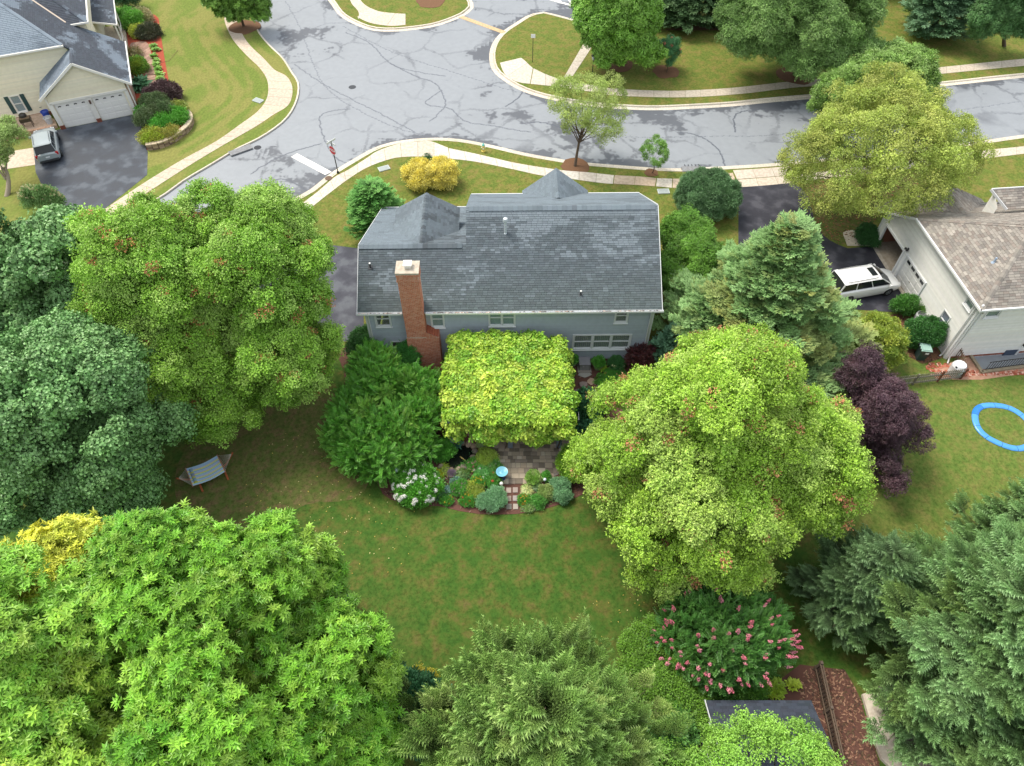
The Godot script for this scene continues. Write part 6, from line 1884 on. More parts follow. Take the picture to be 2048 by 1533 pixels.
	for q in [[Vector3(15.37, 0, -51.83), 0.03, "storm drain inlet in the kerb behind the grey house"], [Vector3(-23.83, 0, -54.54), .62, "storm drain inlet in the kerb below the mown lawn"]]:
		o = thing("storm_drain", q[2], "drain", q[0] * Vector3(1, 0, 1), q[1], "storm drains")
		bit("inlet_slab", M.concrete_grey, o, Vector3(0, -.02, .3), Vector3(2.0, .1, .7), Basis(), hx("8b8d90"))
		bit("inlet_mouth", M.rubber, o, Vector3(0, -.05, -.06), Vector3(1.5, .1, .03))
		for k in 5:
			bit("grate_bar", M.metal, o, Vector3(-.6 + k * .3, -.095, -.3), Vector3(.06, .03, .4), Basis(), hx("4a4c50"))

func build_yards() -> void:
	var b: MB
	var o: Node3D
	# hammock
	o = thing("hammock", "blue and yellow striped hammock on an orange wood stand, on the shaded lawn", "hammock", Vector3(-18.05, 0, -21.65))
	var c := [Vector3(-18.78, 0.85, -21.48), Vector3(-17.2, 0.85, -22.39), Vector3(-16.48, 0.8, -21.31), Vector3(-18.09, 0.8, -20.37)].map(func(q): return q - o.position)
	var ends := [Vector3(-18.84, 1.15, -20.67) - o.position, Vector3(-16.26, 1.15, -22.27) - o.position]
	b = MB.new()
	var g := []
	var cols := []
	var stripe := [hx("9db9d4"), hx("8fb4d8"), hx("a9a9c8"), hx("d6d86a"), hx("88a8c4"), hx("9db9d4"), hx("a8a4c4"), hx("d2d45c"), hx("86b4cc"), hx("9db9d4"), hx("a9a9c8"), hx("dadb66"), hx("7fa8c0"), hx("9dbcd8"), hx("a4a6c6"), hx("cfd36a"), hx("8ab6d2"), hx("b2c6d6")]
	for i in 9:
		var t := i / 8.0
		var row := []
		for j in 19:
			var s := j / 18.0
			var q: Vector3 = c[0].lerp(c[3], s).lerp(c[1].lerp(c[2], s), t)
			row.append(q + Vector3(0, -.16 * sin(PI * t) - .10 * sin(PI * s) * (1.0 - .6 * absf(t * 2 - 1)), 0))
		g.append(row)
	for j in 18: cols.append(stripe[j] * 1.5)
	cols.append(stripe[17])
	b.grid(g, cols)
	part(b, "cloth", M.fabric, o)
	b = MB.new()
	g = []
	for i in 5:
		var row := []
		for j in 10:
			var s := .1 + j / 9.0 * .8
			var q: Vector3 = c[0].lerp(c[3], s).lerp(c[1].lerp(c[2], s), .06 + i * .028)
			row.append(q + Vector3(0, .07 * sin(PI * i / 4.0) - .06, 0))
		g.append(row)
	b.grid(g, [stripe[0], stripe[1], stripe[3], stripe[4], stripe[2], stripe[7], stripe[8], stripe[5], stripe[11], stripe[16]])
	part(b, "pillow", M.fabric, o)
	var wood := hx("b5623a")
	for k in 2:
		var a: Vector3 = c[k]
		var d: Vector3 = c[3 - k]
		b = MB.new()
		b.col = hx("b98a78")
		b.tube(PackedVector3Array([a.lerp(d, -.03), a.lerp(d, 1.03)]), .028, .028, 6)
		part(b, "spreader_bar", M.wood, o)
		b = MB.new()
		b.col = hx("d9d4cc")
		for i in 12:
			b.tube(PackedVector3Array([ends[k], a.lerp(d, (i + .5) / 12.0)]), .008, .008, 3)
		part(b, "rope", M.fabric, o).set_meta("kind", "stuff")
	var mid: Vector3 = (ends[0] + ends[1]) / 2
	var along: Vector3 = ((ends[1] - ends[0]) * Vector3(1, 0, 1)).normalized()
	var side := Vector3(-along.z, 0, along.x)
	b = MB.new()
	b.col = wood
	var arc := PackedVector3Array()
	for i in 13:
		var t := i / 6.0 - 1.0
		arc.append(Vector3(mid.x, .14 + 1.08 * pow(absf(t), 2.2), mid.z) + along * t * 1.62)
	b.tube(arc, .05, .05, 6)
	part(b, "stand_arc", M.wood, o)
	for t in [-.75, .75]:
		b = MB.new()
		b.col = wood
		var q: Vector3 = Vector3(mid.x, .06, mid.z) + along * t
		b.box(q, Vector3(.1, .1, 1.5), Basis(side.cross(Vector3.UP), Vector3.UP, side))
		part(b, "stand_foot", M.wood, o)
	# ring pad
	o = thing("ring_pad", "bright blue padded ring lying flat on the right hand lawn", "play ring", Vector3(30.35, 0, -25.04))
	for k in 12:
		b = MB.new()
		b.col = vary(hx("4f9ae6") if k != 7 else hx("2f7fe0"), .05)
		g = []
		for i in 7:
			var a := TAU * (k + i / 6.15) / 12.0
			var r := 1.66 + .07 * sin(a * 2.0 + .7) + .03 * sin(a * 5.0)
			var row := []
			for j in 7:
				var w := PI * j / 6.0
				row.append(Vector3(cos(a) * (r - cos(w) * .2), .02 + sin(w) * .09 * (1.0 + .12 * sin(i * 2.1)), sin(a) * (r - cos(w) * .2)))
			g.append(row)
		b.grid(g)
		part(b, "pad_section", M.gloss, o)
	# wheeled bin
	o = thing("wheeled_bin", "dark green wheeled bin with pale green lid beside the round bush", "bin", Vector3(27.02, 0, -30.57), -.12)
	b = MB.new()
	b.col = hx("2d4444")
	g = []
	for q in [[0, .24, .26], [.95, .31, .34], [1.0, .33, .36]]:
		g.append([Vector3(-q[1], q[0], -q[2]), Vector3(q[1], q[0], -q[2]), Vector3(q[1], q[0], q[2]), Vector3(-q[1], q[0], q[2])])
	for i in 2:
		for j in 4:
			b.quad(g[i + 1][(j + 1) % 4], g[i + 1][j], g[i][j], g[i][(j + 1) % 4])
	part(b, "bin_body", M.gloss, o)
	b = MB.new()
	b.col = hx("93b3a8")
	b.box(Vector3(0, 1.03, 0), Vector3(.7, .06, .74))
	b.box(Vector3(.03, 1.075, 0), Vector3(.56, .05, .6))
	part(b, "lid", M.gloss, o)
	for z in [-.24, 0, .24]:
		bit("hinge", M.rubber, o, Vector3(-.38, 1.05, z), Vector3(.1, .06, .1))
	for x in [-.2, .2]:
		b = MB.new()
		b.lathe(Vector3.ZERO, [Vector2(0, -.03), Vector2(.13, -.03), Vector2(.13, .03), Vector2(0, .03)], 10)
		var w := part(b, "wheel", M.rubber, o)
		w.position = Vector3(x, .13, -.3)
		w.basis = Basis(Vector3.FORWARD, PI / 2)
	bit("label", M.gloss, o, Vector3(.1, .8, .345), Vector3(.22, .14, .01), Basis(), hx("dfe6e2"))
	# air conditioner
	o = thing("air_conditioner", "round grey air conditioner unit between the two bushes by the white wall", "air conditioner", Vector3(28.14, 0, -33.74))
	b = MB.new()
	b.col = hx("aeb2b2")
	b.lathe(Vector3.ZERO, [Vector2(.48, 0), Vector2(.48, .72), Vector2(.44, .78), Vector2(.38, .78)], 16)
	part(b, "casing", M.gloss, o)
	b = MB.new()
	b.col = hx("5d6264")
	b.lathe(Vector3.ZERO, [Vector2(.39, .7), Vector2(0, .7)], 16)
	part(b, "fan", M.metal, o)
	for k in 5:
		b = MB.new()
		b.col = hx("c8cbca")
		b.tube(PackedVector3Array(ring_of(17, .06 + k * .08, Vector3(0, .79, 0), Basis(Vector3.RIGHT, PI / 2)) + ring_of(1, .06 + k * .08, Vector3(0, .79, 0), Basis(Vector3.RIGHT, PI / 2))), .008, .008, 4)
		part(b, "guard_ring", M.metal, o)
	# picket fence with gate
	o = thing("picket_fence", "weathered grey picket fence running from the purple tree to the brick path", "fence", Vector3(26.65, 0, -28.45))
	var a := Vector3(24.11, 0, -28.06) - o.position
	var d := Vector3(29.07, 0, -28.78) - o.position
	var run := (d - a)
	var dir := run.normalized()
	for y in [.22, .72]:
		board(o, "rail", a + Vector3(0, y, 0), d + Vector3(0, y, 0), .09, .04, hx("8d867c"), Vector3.UP, M.wood)
	var across := Vector3(-dir.z, 0, dir.x)
	var np := int(run.length() / .145)
	for i in np:
		b = MB.new()
		b.col = vary(hx("8f887e"), .16)
		b.box(Vector3(0, .47, 0), Vector3(.08, .9, .02), Basis(dir, Vector3.UP, dir.cross(Vector3.UP)))
		b.box(Vector3(0, .95, 0), Vector3(.05, .1, .02), Basis(dir, Vector3.UP, dir.cross(Vector3.UP)))
		put(b.mesh(), "picket", M.wood, o, a + dir * (i + .5) * .145 + across * -.035)
	for t in [0.0, .34, .68, 1.0]:
		bit("post", M.wood, o, a + run * t + Vector3(0, .52, 0), Vector3(.1, 1.06, .1), Basis(), hx("7a4f3c") if t > .6 else hx("7d766c"))
	o = thing("garden_gate", "leaning brown picket gate between the white house corner and the fence end", "gate", Vector3(29.21, 0, -29.71))
	a = Vector3(29.19, 0, -28.82) - o.position
	d = Vector3(29.41, 0, -30.83) - o.position
	run = d - a
	dir = run.normalized()
	for i in 11:
		b = MB.new()
		b.col = vary(hx("85705f"), .18)
		b.box(Vector3(0, .5, 0), Vector3(.08, 1.0, .02), Basis(dir, Vector3.UP, dir.cross(Vector3.UP)))
		put(b.mesh(), "picket", M.wood, o, a + run * (i + .5) / 11.0)
	for y in [.25, .78]:
		board(o, "rail", a + Vector3(.03, y, 0), d + Vector3(.03, y, 0), .09, .04, hx("8a7462"), Vector3.UP, M.wood)
	bit("post", M.wood, o, d + Vector3(.05, .65, .1), Vector3(.11, 1.3, .11), Basis(), hx("7a4634"))
	# brick path and cellar stair
	b = MB.new()
	b.col = Color(.72, .44, .34)
	b.slab(pl([27.66, -29.62, 29.37, -30.31, 30.37, -30.65, 30.57, -29.2, 33.58, -29.66, 38.99, -30.48, 38.77, -30.05, 33.38, -29.2, 30.37, -28.7, 29.01, -28.7, 27.49, -28.78]), .012, -.05)
	var path := structure(b, "brick_path", M.concrete)
	b = MB.new()
	for i in 360:
		var q: Vector3 = Vector3(28.45, 0, -29.37) if i < 140 else Vector3(31.81, 0, -29.2)
		var at := Vector3(q.x + (rnd(-1.2, 1.4) if i < 140 else rnd(-2.6, 4.0)), .02, q.z + (rnd(-.75, .45) if i < 140 else rnd(-.3, .12)))
		b.col = [hx("b5654e"), hx("c47a62"), hx("e0b4a2"), hx("a85840")][R.randi() % 4]
		b.box(at, Vector3(.2, .012 + .006 * (i % 3), .095), Basis(Vector3.UP, (i % 2) * PI / 2 + .1))
	part(b, "brick", M.brick, path).set_meta("kind", "stuff")
	o = thing("stair_wall", "low concrete wall round the sunken cellar stair behind the white house", "wall", Vector3(30.64, 0, -29.28))
	for q in [[Vector3(30.46, 0, -30.79), Vector3(30.64, 0, -29.28)], [Vector3(30.64, 0, -29.28), Vector3(39.05, 0, -30.61)]]:
		b = MB.new()
		b.col = hx("b8b09c")
		var p0: Vector3 = q[0] - o.position
		var p1: Vector3 = q[1] - o.position
		var z := (p1 - p0).normalized()
		b.box((p0 + p1) / 2 + Vector3(0, -.85, 0), Vector3(.2, 2.0, p0.distance_to(p1) + .1), Basis(Vector3.UP.cross(z), Vector3.UP, z))
		part(b, "wall_run", M.concrete, o)
	b = MB.new()
	b.sheet(pl([30.35, -31.27, 30.57, -29.12, 38.9, -30.31, 40.2, -32.85]), -1.75)
	structure(b, "cellar_floor", M.stone)
	o = thing("stair_railing", "black iron railing along the sunken cellar stair", "railing", Vector3(30.64, 0, -29.28))
	a = Vector3(30.77, 0, -29.37) - o.position
	d = Vector3(39.1, 0, -30.7) - o.position
	for y in [.25, .95]:
		board(o, "rail", a + Vector3(0, y, 0), d + Vector3(0, y, 0), .04, .03, hx("222428"), Vector3.UP, M.gloss)
	for i in 44:
		bit("baluster", M.gloss, o, a.lerp(d, (i + .5) / 44.0) + Vector3(0, .58, 0), Vector3(.02, .75, .02), Basis(), hx("222428"))
	o = thing("covered_grill", "white covered grill standing inside the picket fence corner", "grill", Vector3(28.81, 0, -29.2))
	b = MB.new()
	b.col = hx("e4e6ea")
	b.lathe(Vector3.ZERO, [Vector2(.42, .05), Vector2(.44, .5), Vector2(.46, .8), Vector2(.36, .98), Vector2(0, 1.04)], 10)
	part(b, "cover", M.fabric, o)
	bit("handle", M.rubber, o, Vector3(-.3, .9, .2), Vector3(.16, .08, .1))
	# patio wall, grill and bins by the cream house
	o = thing("terrace_wall", "tan brick terrace wall below the cream house's shuttered window", "wall", Vector3(-43.2, 0, -57.24))
	var q0 := Vector3(-41.05, 0, -57.24) - o.position
	var q1 := Vector3(-47.34, 0, -54.61) - o.position
	var zz := (q1 - q0).normalized()
	for i in 14:
		b = MB.new()
		b.col = vary(hx("c29a80"), .12)
		var f := q0.lerp(q1, (i + .5) / 14.0)
		for r in 3:
			b.box(f + Vector3(0, .08 + r * .165, 0), Vector3(.26, .155, q0.distance_to(q1) / 14.0 - .02), Basis(Vector3.UP.cross(zz), Vector3.UP, zz))
		part(b, "wall_stone", M.stone, o)
	b = MB.new()
	b.col = Color(.95, .75, .62)
	b.slab(pl([-41.42, -58.61, -40.88, -57.72, -47.48, -54.92, -49.04, -58.2, -44.86, -59.02, -43.11, -59.76]), .3, -.05)
	structure(b, "terrace", M.concrete)
	b = MB.new()
	b.col = Color(.95, .85, .76)
	b.slab(pl([-44.75, -53.72, -41.84, -54.61, -40.62, -52.12, -42.67, -51.55, -44.39, -51.05]), .02, -.05)
	structure(b, "side_path", M.concrete)
	o = thing("barbecue", "black rusty barbecue grill on the terrace beside the silver car's nose", "grill", Vector3(-43.2, 0, -57.24) + Vector3(0, .3, -.2), .4)
	bit("firebox", M.gloss, o, Vector3(0, .7, 0), Vector3(.9, .3, .55), Basis(), hx("3d352f"))
	bit("grate", M.metal, o, Vector3(0, .87, 0), Vector3(.8, .03, .45), Basis(), hx("8f7c66"))
	for k in 4:
		bit("leg", M.gloss, o, Vector3(.38 * (1 if k & 1 else -1), .28, .2 * (1 if k & 2 else -1)), Vector3(.05, .56, .05), Basis(), hx("2f2b28"))
	b = MB.new()
	b.col = hx("2f2c2a")
	b.lathe(Vector3(-.1, .86, -.28), [Vector2(.34, 0), Vector2(.3, .2), Vector2(.16, .3), Vector2(0, .32)], 10)
	part(b, "lid", M.gloss, o)
	for q in [[Vector3(-42.26, 0, -59.02), hx("2c52c0"), "blue recycling tub by the left garage door post"], [Vector3(-42.99, 0, -60.01), hx("55786c"), "green tub at the cream wall behind the blue one"], [Vector3(-41.6, 0, -58.04), hx("c8ccd2"), "pale grey tub in front of the blue recycling tub"]]:
		o = thing("recycling_tub", q[2], "tub", q[0] + Vector3(0, .3, 0), .4, "tubs beside the garage")
		b = MB.new()
		b.col = q[1]
		b.lathe(Vector3.ZERO, [Vector2(.26, 0), Vector2(.33, .5), Vector2(.36, .52), Vector2(.36, .56), Vector2(.31, .56), Vector2(.24, .1), Vector2(0, .1)], 8)
		part(b, "tub_body", M.gloss, o)
		b = MB.new()
		b.col = q[1] * .8
		b.box(Vector3(0, .5, 0), Vector3(.42, .05, .42))
		part(b, "tub_lid", M.gloss, o)
	o = thing("bucket", "white bucket with dark inside on the grass by the terrace wall", "bucket", Vector3(-44.67, 0, -55.99))
	b = MB.new()
	b.col = hx("e0e3e6")
	b.lathe(Vector3.ZERO, [Vector2(.2, 0), Vector2(.3, .36), Vector2(.33, .38), Vector2(.27, .36), Vector2(.2, .12), Vector2(0, .12)], 12)
	part(b, "bucket_body", M.gloss, o)
	# left front garden: red mulch, brick walk, curved stone wall, hose
	b = MB.new()
	b.slab(smooth(pl([-41.12, -76, -41.6, -79.66, -40.49, -80.13, -39.43, -79.9, -38.43, -78.96, -37.38, -76.23, -35.75, -71.93, -34.19, -67.93, -32.68, -64.19, -31.32, -61.03, -31.28, -59.02, -31.26, -54.31, -31.87, -54.31, -33.74, -59.02, -34.29, -60.01, -35.87, -63.29, -38.99, -70.9, -40.17, -73.51]), .8, true), .015, -.05)
	structure(b, "red_bed", M.red_mulch)
	walk("brick_walk", pl([-39.51, -72.77, -38.62, -71.93, -37.58, -70.3, -36.46, -67.93, -35.26, -65.1, -34.17, -62.41, -34.01, -61.03, -34.48, -60.18]), pl([-39.52, -73.4, -38.48, -73.72, -37.69, -73.19, -36.54, -70.7, -35.03, -66.97, -33.78, -63.74, -33.24, -61.37, -33.78, -59.02]), .42, [hx("c9a79a"), hx("b99a90"), hx("d2b4a6")], .02)
	o = thing("retaining_wall", "curved low stone wall with pale capstones round the domed shrubs at the driveway", "wall", Vector3(-29.91, 0, -56.22))
	var curve := even(smooth(pl([-31.7, -54.31, -31, -54.46, -30.38, -54.84, -29.88, -55.37, -29.51, -56.07, -29.11, -56.85, -28.93, -57.64, -29, -58.53, -29.27, -59.18, -29.8, -59.76]), .4), 15)
	for i in 15:
		var s0 := curve[i]
		var s1 := curve[i + 1]
		var m := Vector3((s0.x + s1.x) / 2, 0, (s0.y + s1.y) / 2) - o.position
		var z := Vector3(s1.x - s0.x, 0, s1.y - s0.y)
		var eb := Basis(Vector3.UP.cross(z.normalized()), Vector3.UP, z.normalized())
		bit("cap_stone", M.stone, o, m + Vector3(0, .56, 0), Vector3(.42, .09, z.length() - .015), eb, vary(hx("d4c2a8"), .08))
		for r in 3:
			bit("wall_stone", M.stone, o, m + Vector3(0, .07 + r * .165, 0), Vector3(.3 + rnd(-.03, .03), .15, z.length() - .03), eb, vary([hx("b09880"), hx("8f7a68"), hx("c0a890")][(i + r) % 3], .1))
	b = MB.new()
	b.slab(pl([-31.86, -54.54, -31.07, -54.69, -30.45, -55.07, -29.95, -55.6, -29.57, -56.3, -29.26, -57.08, -29.13, -57.88, -29.18, -58.53, -29.41, -59.02, -29.89, -59.6, -31.3, -60.18, -33.18, -61.03, -33.57, -59.35, -32.69, -56.61]), .42, -.05)
	structure(b, "raised_bed", M.red_mulch)
	o = thing("garden_hose", "thin brown garden hose looped on the brick walk", "hose", Vector3(-35.39, 0, -66.4))
	b = MB.new()
	b.col = hx("8a6a58")
	var loop := PackedVector3Array()
	for i in 40:
		var w := i * .42
		loop.append(Vector3(cos(w) * (.75 + .02 * i * .2), .06 + .001 * i, sin(w) * (.62 + .03 * sin(i))))
	for q in [Vector3(-.6, .05, -2.5), Vector3(.9, .05, -3.2), Vector3(1.2, .05, -5.5)]:
		loop.append(q)
	b.tube(loop, .016, .016, 4)
	part(b, "hose_coil", M.rubber, o).material_override = M.wood
	# bottom right fence of rails beside the bark path
	o = thing("rail_fence", "low dark timber fence seen from above along the bark path right of the shed", "fence", Vector3(14.75, 0, -8.07))
	a = Vector3(14.81, 0, -10.67) - o.position
	d = Vector3(14.58, 0, -4.63) - o.position
	run = d - a
	dir = run.normalized()
	var nn := int(run.length() / .17)
	for i in nn:
		b = MB.new()
		b.col = vary(hx("5a4a3f"), .2)
		b.box(Vector3(0, .5, 0), Vector3(.1, 1.0, .025), Basis(dir, Vector3.UP, dir.cross(Vector3.UP)))
		put(b.mesh(), "picket", M.wood, o, a + dir * (i + .5) * .17)
	for y in [.3, .98]:
		for s in [-.05, .05]:
			board(o, "rail", a + Vector3(s, y, 0), d + Vector3(s, y, 0), .08, .05, hx("6b5a4d"), Vector3.UP, M.wood)
	for t in [.02, .35, .7]:
		bit("post", M.wood, o, a + run * t + Vector3(0, .55, 0), Vector3(.12, 1.12, .12), Basis(), hx("6a5c52"))

# ------------------------------------------------------------------ the back garden
func plant(called: String, label: String, at: Vector3, r: float, h: float, kind: String, tints: Array, opt := {}) -> Node3D:
	if kind == "grass":
		var o := thing(called, label, opt.get("category", "grass plant"), at, 0.0, opt.get("group", ""))
		var where := []
		var cols := []
		for i in int(opt.get("n", 7)):
			var q := ball() * r * .45
			var k := rnd(.8, 1.15)
			where.append(Transform3D(facing((Vector3.UP + Vector3(q.x, 0, q.z) * .8).normalized(), rnd(0, TAU), Vector3(k, k * h / r, k)), at + Vector3(q.x, 0, q.z)))
			cols.append(pick(tints) * rnd(.85, 1.15))
		copies("foliage", sprig("grass", r), M.leaf, where, cols, o)
		return o
	if kind == "hosta":
		var o := thing(called, label, opt.get("category", "leafy plant"), at, 0.0, opt.get("group", ""))
		var where := []
		var cols := []
		for i in int(opt.get("n", 5)):
			var q := ball() * r * .5
			where.append(Transform3D(facing((Vector3.UP + Vector3(q.x, 0, q.z)).normalized(), rnd(0, TAU), Vector3.ONE * rnd(.7, 1.1)), at + Vector3(q.x, h * .4 * rnd(.4, 1), q.z)))
			cols.append(pick(tints) * rnd(.9, 1.1))
		copies("foliage", sprig("hosta", r * .8), M.leaf, where, cols, o)
		return o
	var dome := [[at + Vector3(0, h * .42, 0), Vector3(r, h * .58, r)]]
	var o := shrub(called, label, at, dome, kind, tints, {"per": opt.get("per", 260.0), "bough": clampf(r * .4, .12, .4), "size": opt.get("size", .9), "spread": opt.get("spread", .12), "low": -.4, "category": opt.get("category", "garden plant"), "group": opt.get("group", "")})
	if opt.has("flowers"):
		blossoms(o, dome, opt.flowers[0], opt.flowers[1], opt.flowers[2], .1)
	return o

func build_garden() -> void:
	var b: MB
	var o: Node3D
	# pergola and its vine
	o = thing("pergola", "blue-grey timber pergola behind the house, buried under a yellow-green vine", "pergola", Vector3(-.4, 0, -26.4))
	var tone := hx("7f8a99")
	for x in [-3.2, .2, 3.1]:
		for z in [-2.9, 2.9]:
			bit("post", M.paint, o, Vector3(x + .1, 1.3, z), Vector3(.3 if z > 0 else .18, 2.6, .18), Basis(), tone)
	for z in [-2.9, 2.9]:
		bit("beam", M.paint, o, Vector3(0, 2.68, z), Vector3(6.8, .2, .12), Basis(), tone)
	for i in 12:
		bit("rafter", M.paint, o, Vector3(-3.2 + i * .58, 2.83, 0), Vector3(.07, .15, 6.2), Basis(), tone)
	var where := []
	var cols := []
	var ls := []
	for i in 12:
		for j in 12:
			var t := (i + .5) / 12.0
			var s := (j + .5) / 12.0
			var x := lerpf(-3.6, 2.95 + .3 * s, t) + rnd(-.15, .15)
			var z := lerpf(-29.45, -23.2, s) + rnd(-.15, .15)
			ls.append([Vector3(x, 2.9 + rnd(-.12, .34) + .15 * sin(t * PI), z), rnd(.34, .62), Vector3(0, 1, 0), rnd(.9, 1.1)])
	for i in 40:
		var t := rnd(0, 1)
		ls.append([Vector3(lerpf(-3.7, 3.3, t), rnd(1.7, 2.8), -23.2 + rnd(-.5, .25)), rnd(.25, .42), Vector3(0, .4, 1), rnd(.85, 1.05)])
	for i in 30:
		ls.append([Vector3((-3.7 if i % 2 else 3.15), rnd(2.1, 2.8), lerpf(-29.3, -23.3, rnd(0, 1))), rnd(.22, .38), Vector3(-1 if i % 2 else 1, .4, 0), rnd(.85, 1.05)])
	leaves_on(ls, 120.0, 1.0, [[hx("b0dc48"), .4], [hx("86c23e"), .34], [hx("dcea62"), .26]], where, cols, .9, .8, -.4)
	o = thing("vine", "bright yellow-green vine covering the pergola top like a thick square blanket", "vine", Vector3(-3.5, 0, -23.6))
	copies("foliage", sprig("maple", .24), M.leaf, where, cols, o)
	for k in 3:
		b = MB.new()
		b.tube(bend(o.position + Vector3(k * 3.1, 0, .2), o.position + Vector3(k * 3.1 + .2, 2.8, 0), Vector3(.1, 0, .1), 5), .05, .03, 5)
		fit(b, "stem", M.bark, o)
	# patio: irregular stone pavers; only what shows beyond the vine
	var patio := pl([-2.72, -24.48, -0.74, -24.7, 3.95, -25.23, 4.21, -24.33, 3.77, -23.14, 3.06, -21.93, 2.39, -21.42, 2.11, -21.59, 0.81, -21.05, -0.75, -20.98, -0.94, -21.76, -1.16, -22.79, -1.93, -23.68])
	var deck := ground("patio")
	b = MB.new()
	b.col = Color(.3, .27, .24)
	b.slab(smooth(patio, .5, true), .03, -.05)
	part(b, "patio_base", M.stone, deck)
	var tones := [hx("c4b4a0"), hx("b3a490"), hx("d0c2b0"), hx("9c8e80"), hx("bcaa96"), hx("84776a")]
	var z := -24.9
	var shapes := {}
	while z < -19.6:
		var d: float = [.30, .24, .36][R.randi() % 3]
		var x := -4.0
		while x < 4.0:
			var w: float = [.3, .45, .24, .36][R.randi() % 4]
			var q := Vector2(x + w / 2, z + d / 2)
			if Geometry2D.is_point_in_polygon(q, patio):
				var damp := smoothstep(-20.6, -22.8, q.y) * .5
				var k := R.randi() % tones.size()
				if rnd(0, 1) < damp * .6: k = 3 + R.randi() % 3
				var key := "%s %s %s" % [w, d, k]
				if not shapes.has(key):
					var s := MB.new()
					s.col = tones[k]
					s.box(Vector3.ZERO, Vector3(w - .022, .05, d - .022))
					shapes[key] = s.mesh()
				put(shapes[key], "paver", M.stone, deck, Vector3(q.x, .035 + rnd(0, .01), q.y))
			x += w
		z += d
	# six square stepping stones, flagstones near the house
	var grp := ground("stepping_path")
	for q in [[Vector3(-0.19, 0, -20.52), hx("b3a49a")], [Vector3(0.19, 0, -20.54), hx("ab9c94")], [Vector3(-0.19, 0, -19.98), hx("a8998e")], [Vector3(0.19, 0, -20), hx("aca29e")], [Vector3(-0.17, 0, -19.47), hx("9a948c")], [Vector3(0.2, 0, -19.47), hx("b5aaa0")]]:
		b = MB.new()
		b.col = q[1]
		b.box(Vector3.ZERO, Vector3(.29, .06, .34))
		b.box(Vector3(0, .031, 0), Vector3(.26, .006, .31))
		put(b.mesh(), "stepping_stone", M.stone, grp, q[0] + Vector3(0, .035, 0))
	for q in [[Vector3(4.72, 0, -29.12), .45, .28, "b4b1aa"], [Vector3(5.14, 0, -28.53), .3, .3, "b8a08a"], [Vector3(4.6, 0, -28.29), .3, .28, "a08f88"], [Vector3(5.84, 0, -27.68), .3, .32, "b3a39a"], [Vector3(4.25, 0, -27.76), .28, .2, "9a8a80"]]:
		b = MB.new()
		b.col = hx(q[3])
		var ring := PackedVector2Array()
		for k in 7:
			var a := TAU * k / 7 + rnd(-.2, .2)
			ring.append(Vector2(q[0].x + cos(a) * q[1] * rnd(.8, 1.1), q[0].z + sin(a) * q[2] * rnd(.8, 1.1)))
		b.slab(ring, .06, -.02)
		part(b, "flagstone", M.stone, grp)
	# pond with its rocks and one fish
	b = MB.new()
	b.slab(smooth(pl([-3.55, -23.43, -3.08, -23.61, -2.59, -23.57, -2.34, -23.22, -2.47, -22.69, -2.78, -22.27, -3.3, -22.03, -3.86, -22.03, -4.09, -22.34, -3.7, -22.83]), .3, true), .026, -.02)
	b.col = Color.WHITE
	var pond := structure(b, "pond_water", M.water)
	var rock := 0
	for at in [Vector3(-3.38, 0, -23.64), Vector3(-2.99, 0, -23.75), Vector3(-2.6, 0, -23.72), Vector3(-2.32, 0, -23.54), Vector3(-2.22, 0, -23.18), Vector3(-2.32, 0, -22.79), Vector3(-2.55, 0, -22.41), Vector3(-2.83, 0, -22.1), Vector3(-3.18, 0, -21.93), Vector3(-3.56, 0, -21.86), Vector3(-3.91, 0, -21.89), Vector3(-4.19, 0, -22.13)]:
		b = MB.new()
		b.col = vary([hx("a8957f"), hx("94877a"), hx("b7a48e")][rock % 3], .1)
		var s := rnd(.14, .22)
		b.lathe(Vector3.ZERO, [Vector2(s, 0), Vector2(s * 1.05, .07), Vector2(s * .7, .13), Vector2(0, .15)], 7)
		var n := put(b.mesh(), "pond_rock", M.stone, pond, at + Vector3(0, .02, 0))
		n.scale = Vector3(rnd(.9, 1.5), 1, rnd(.8, 1.1))
		n.rotation.y = rnd(0, TAU)
		rock += 1
	o = thing("koi", "pale golden fish at the surface of the dark pond", "fish", Vector3(-2.98, 0, -22.72) + Vector3(0, .03, 0), .9)
	b = MB.new()
	b.col = hx("c9b26a")
	b.lathe(Vector3.ZERO, [Vector2(0, -.18), Vector2(.025, -.15), Vector2(.04, -.02), Vector2(.03, .1), Vector2(.008, .18), Vector2(0, .19)], 8)
	b.tri(Vector3(0, .16, .004), Vector3(-.05, .26, .004), Vector3(.05, .26, .004))
	var fish := part(b, "fish_body", M.gloss, o)
	fish.basis = Basis(Vector3.RIGHT, PI / 2)
	# blue glazed bird bath, garden lamp, bench, storage box, small ornaments
	o = thing("bird_bath", "blue glazed bird bath with pale basin at the left edge of the patio", "bird bath", Vector3(-0.58, 0, -21.35))
	b = MB.new()
	b.col = hx("27406a")
	b.lathe(Vector3.ZERO, [Vector2(.2, 0), Vector2(.22, .06), Vector2(.13, .2), Vector2(.15, .5), Vector2(.2, .62)], 14)
	part(b, "pedestal", M.gloss, o)
	b = MB.new()
	b.col = hx("7cc0d6")
	b.lathe(Vector3(0, .62, 0), [Vector2(.16, 0), Vector2(.34, .1), Vector2(.35, .13), Vector2(.31, .12), Vector2(.14, .05), Vector2(.06, .06), Vector2(0, .09)], 18)
	part(b, "basin", M.gloss, o)
	o = thing("garden_lamp", "garden lamp with grey-blue conical shade standing in the bed left of the white hydrangea", "lamp", Vector3(-6.67, 0, -21.25))
	b = MB.new()
	b.col = hx("4a4f4c")
	b.tube(PackedVector3Array([Vector3(0, -.05, 0), Vector3(0, 1.25, 0)]), .03, .03, 6)
	part(b, "post", M.gloss, o)
	b = MB.new()
	b.col = hx("93a5a8")
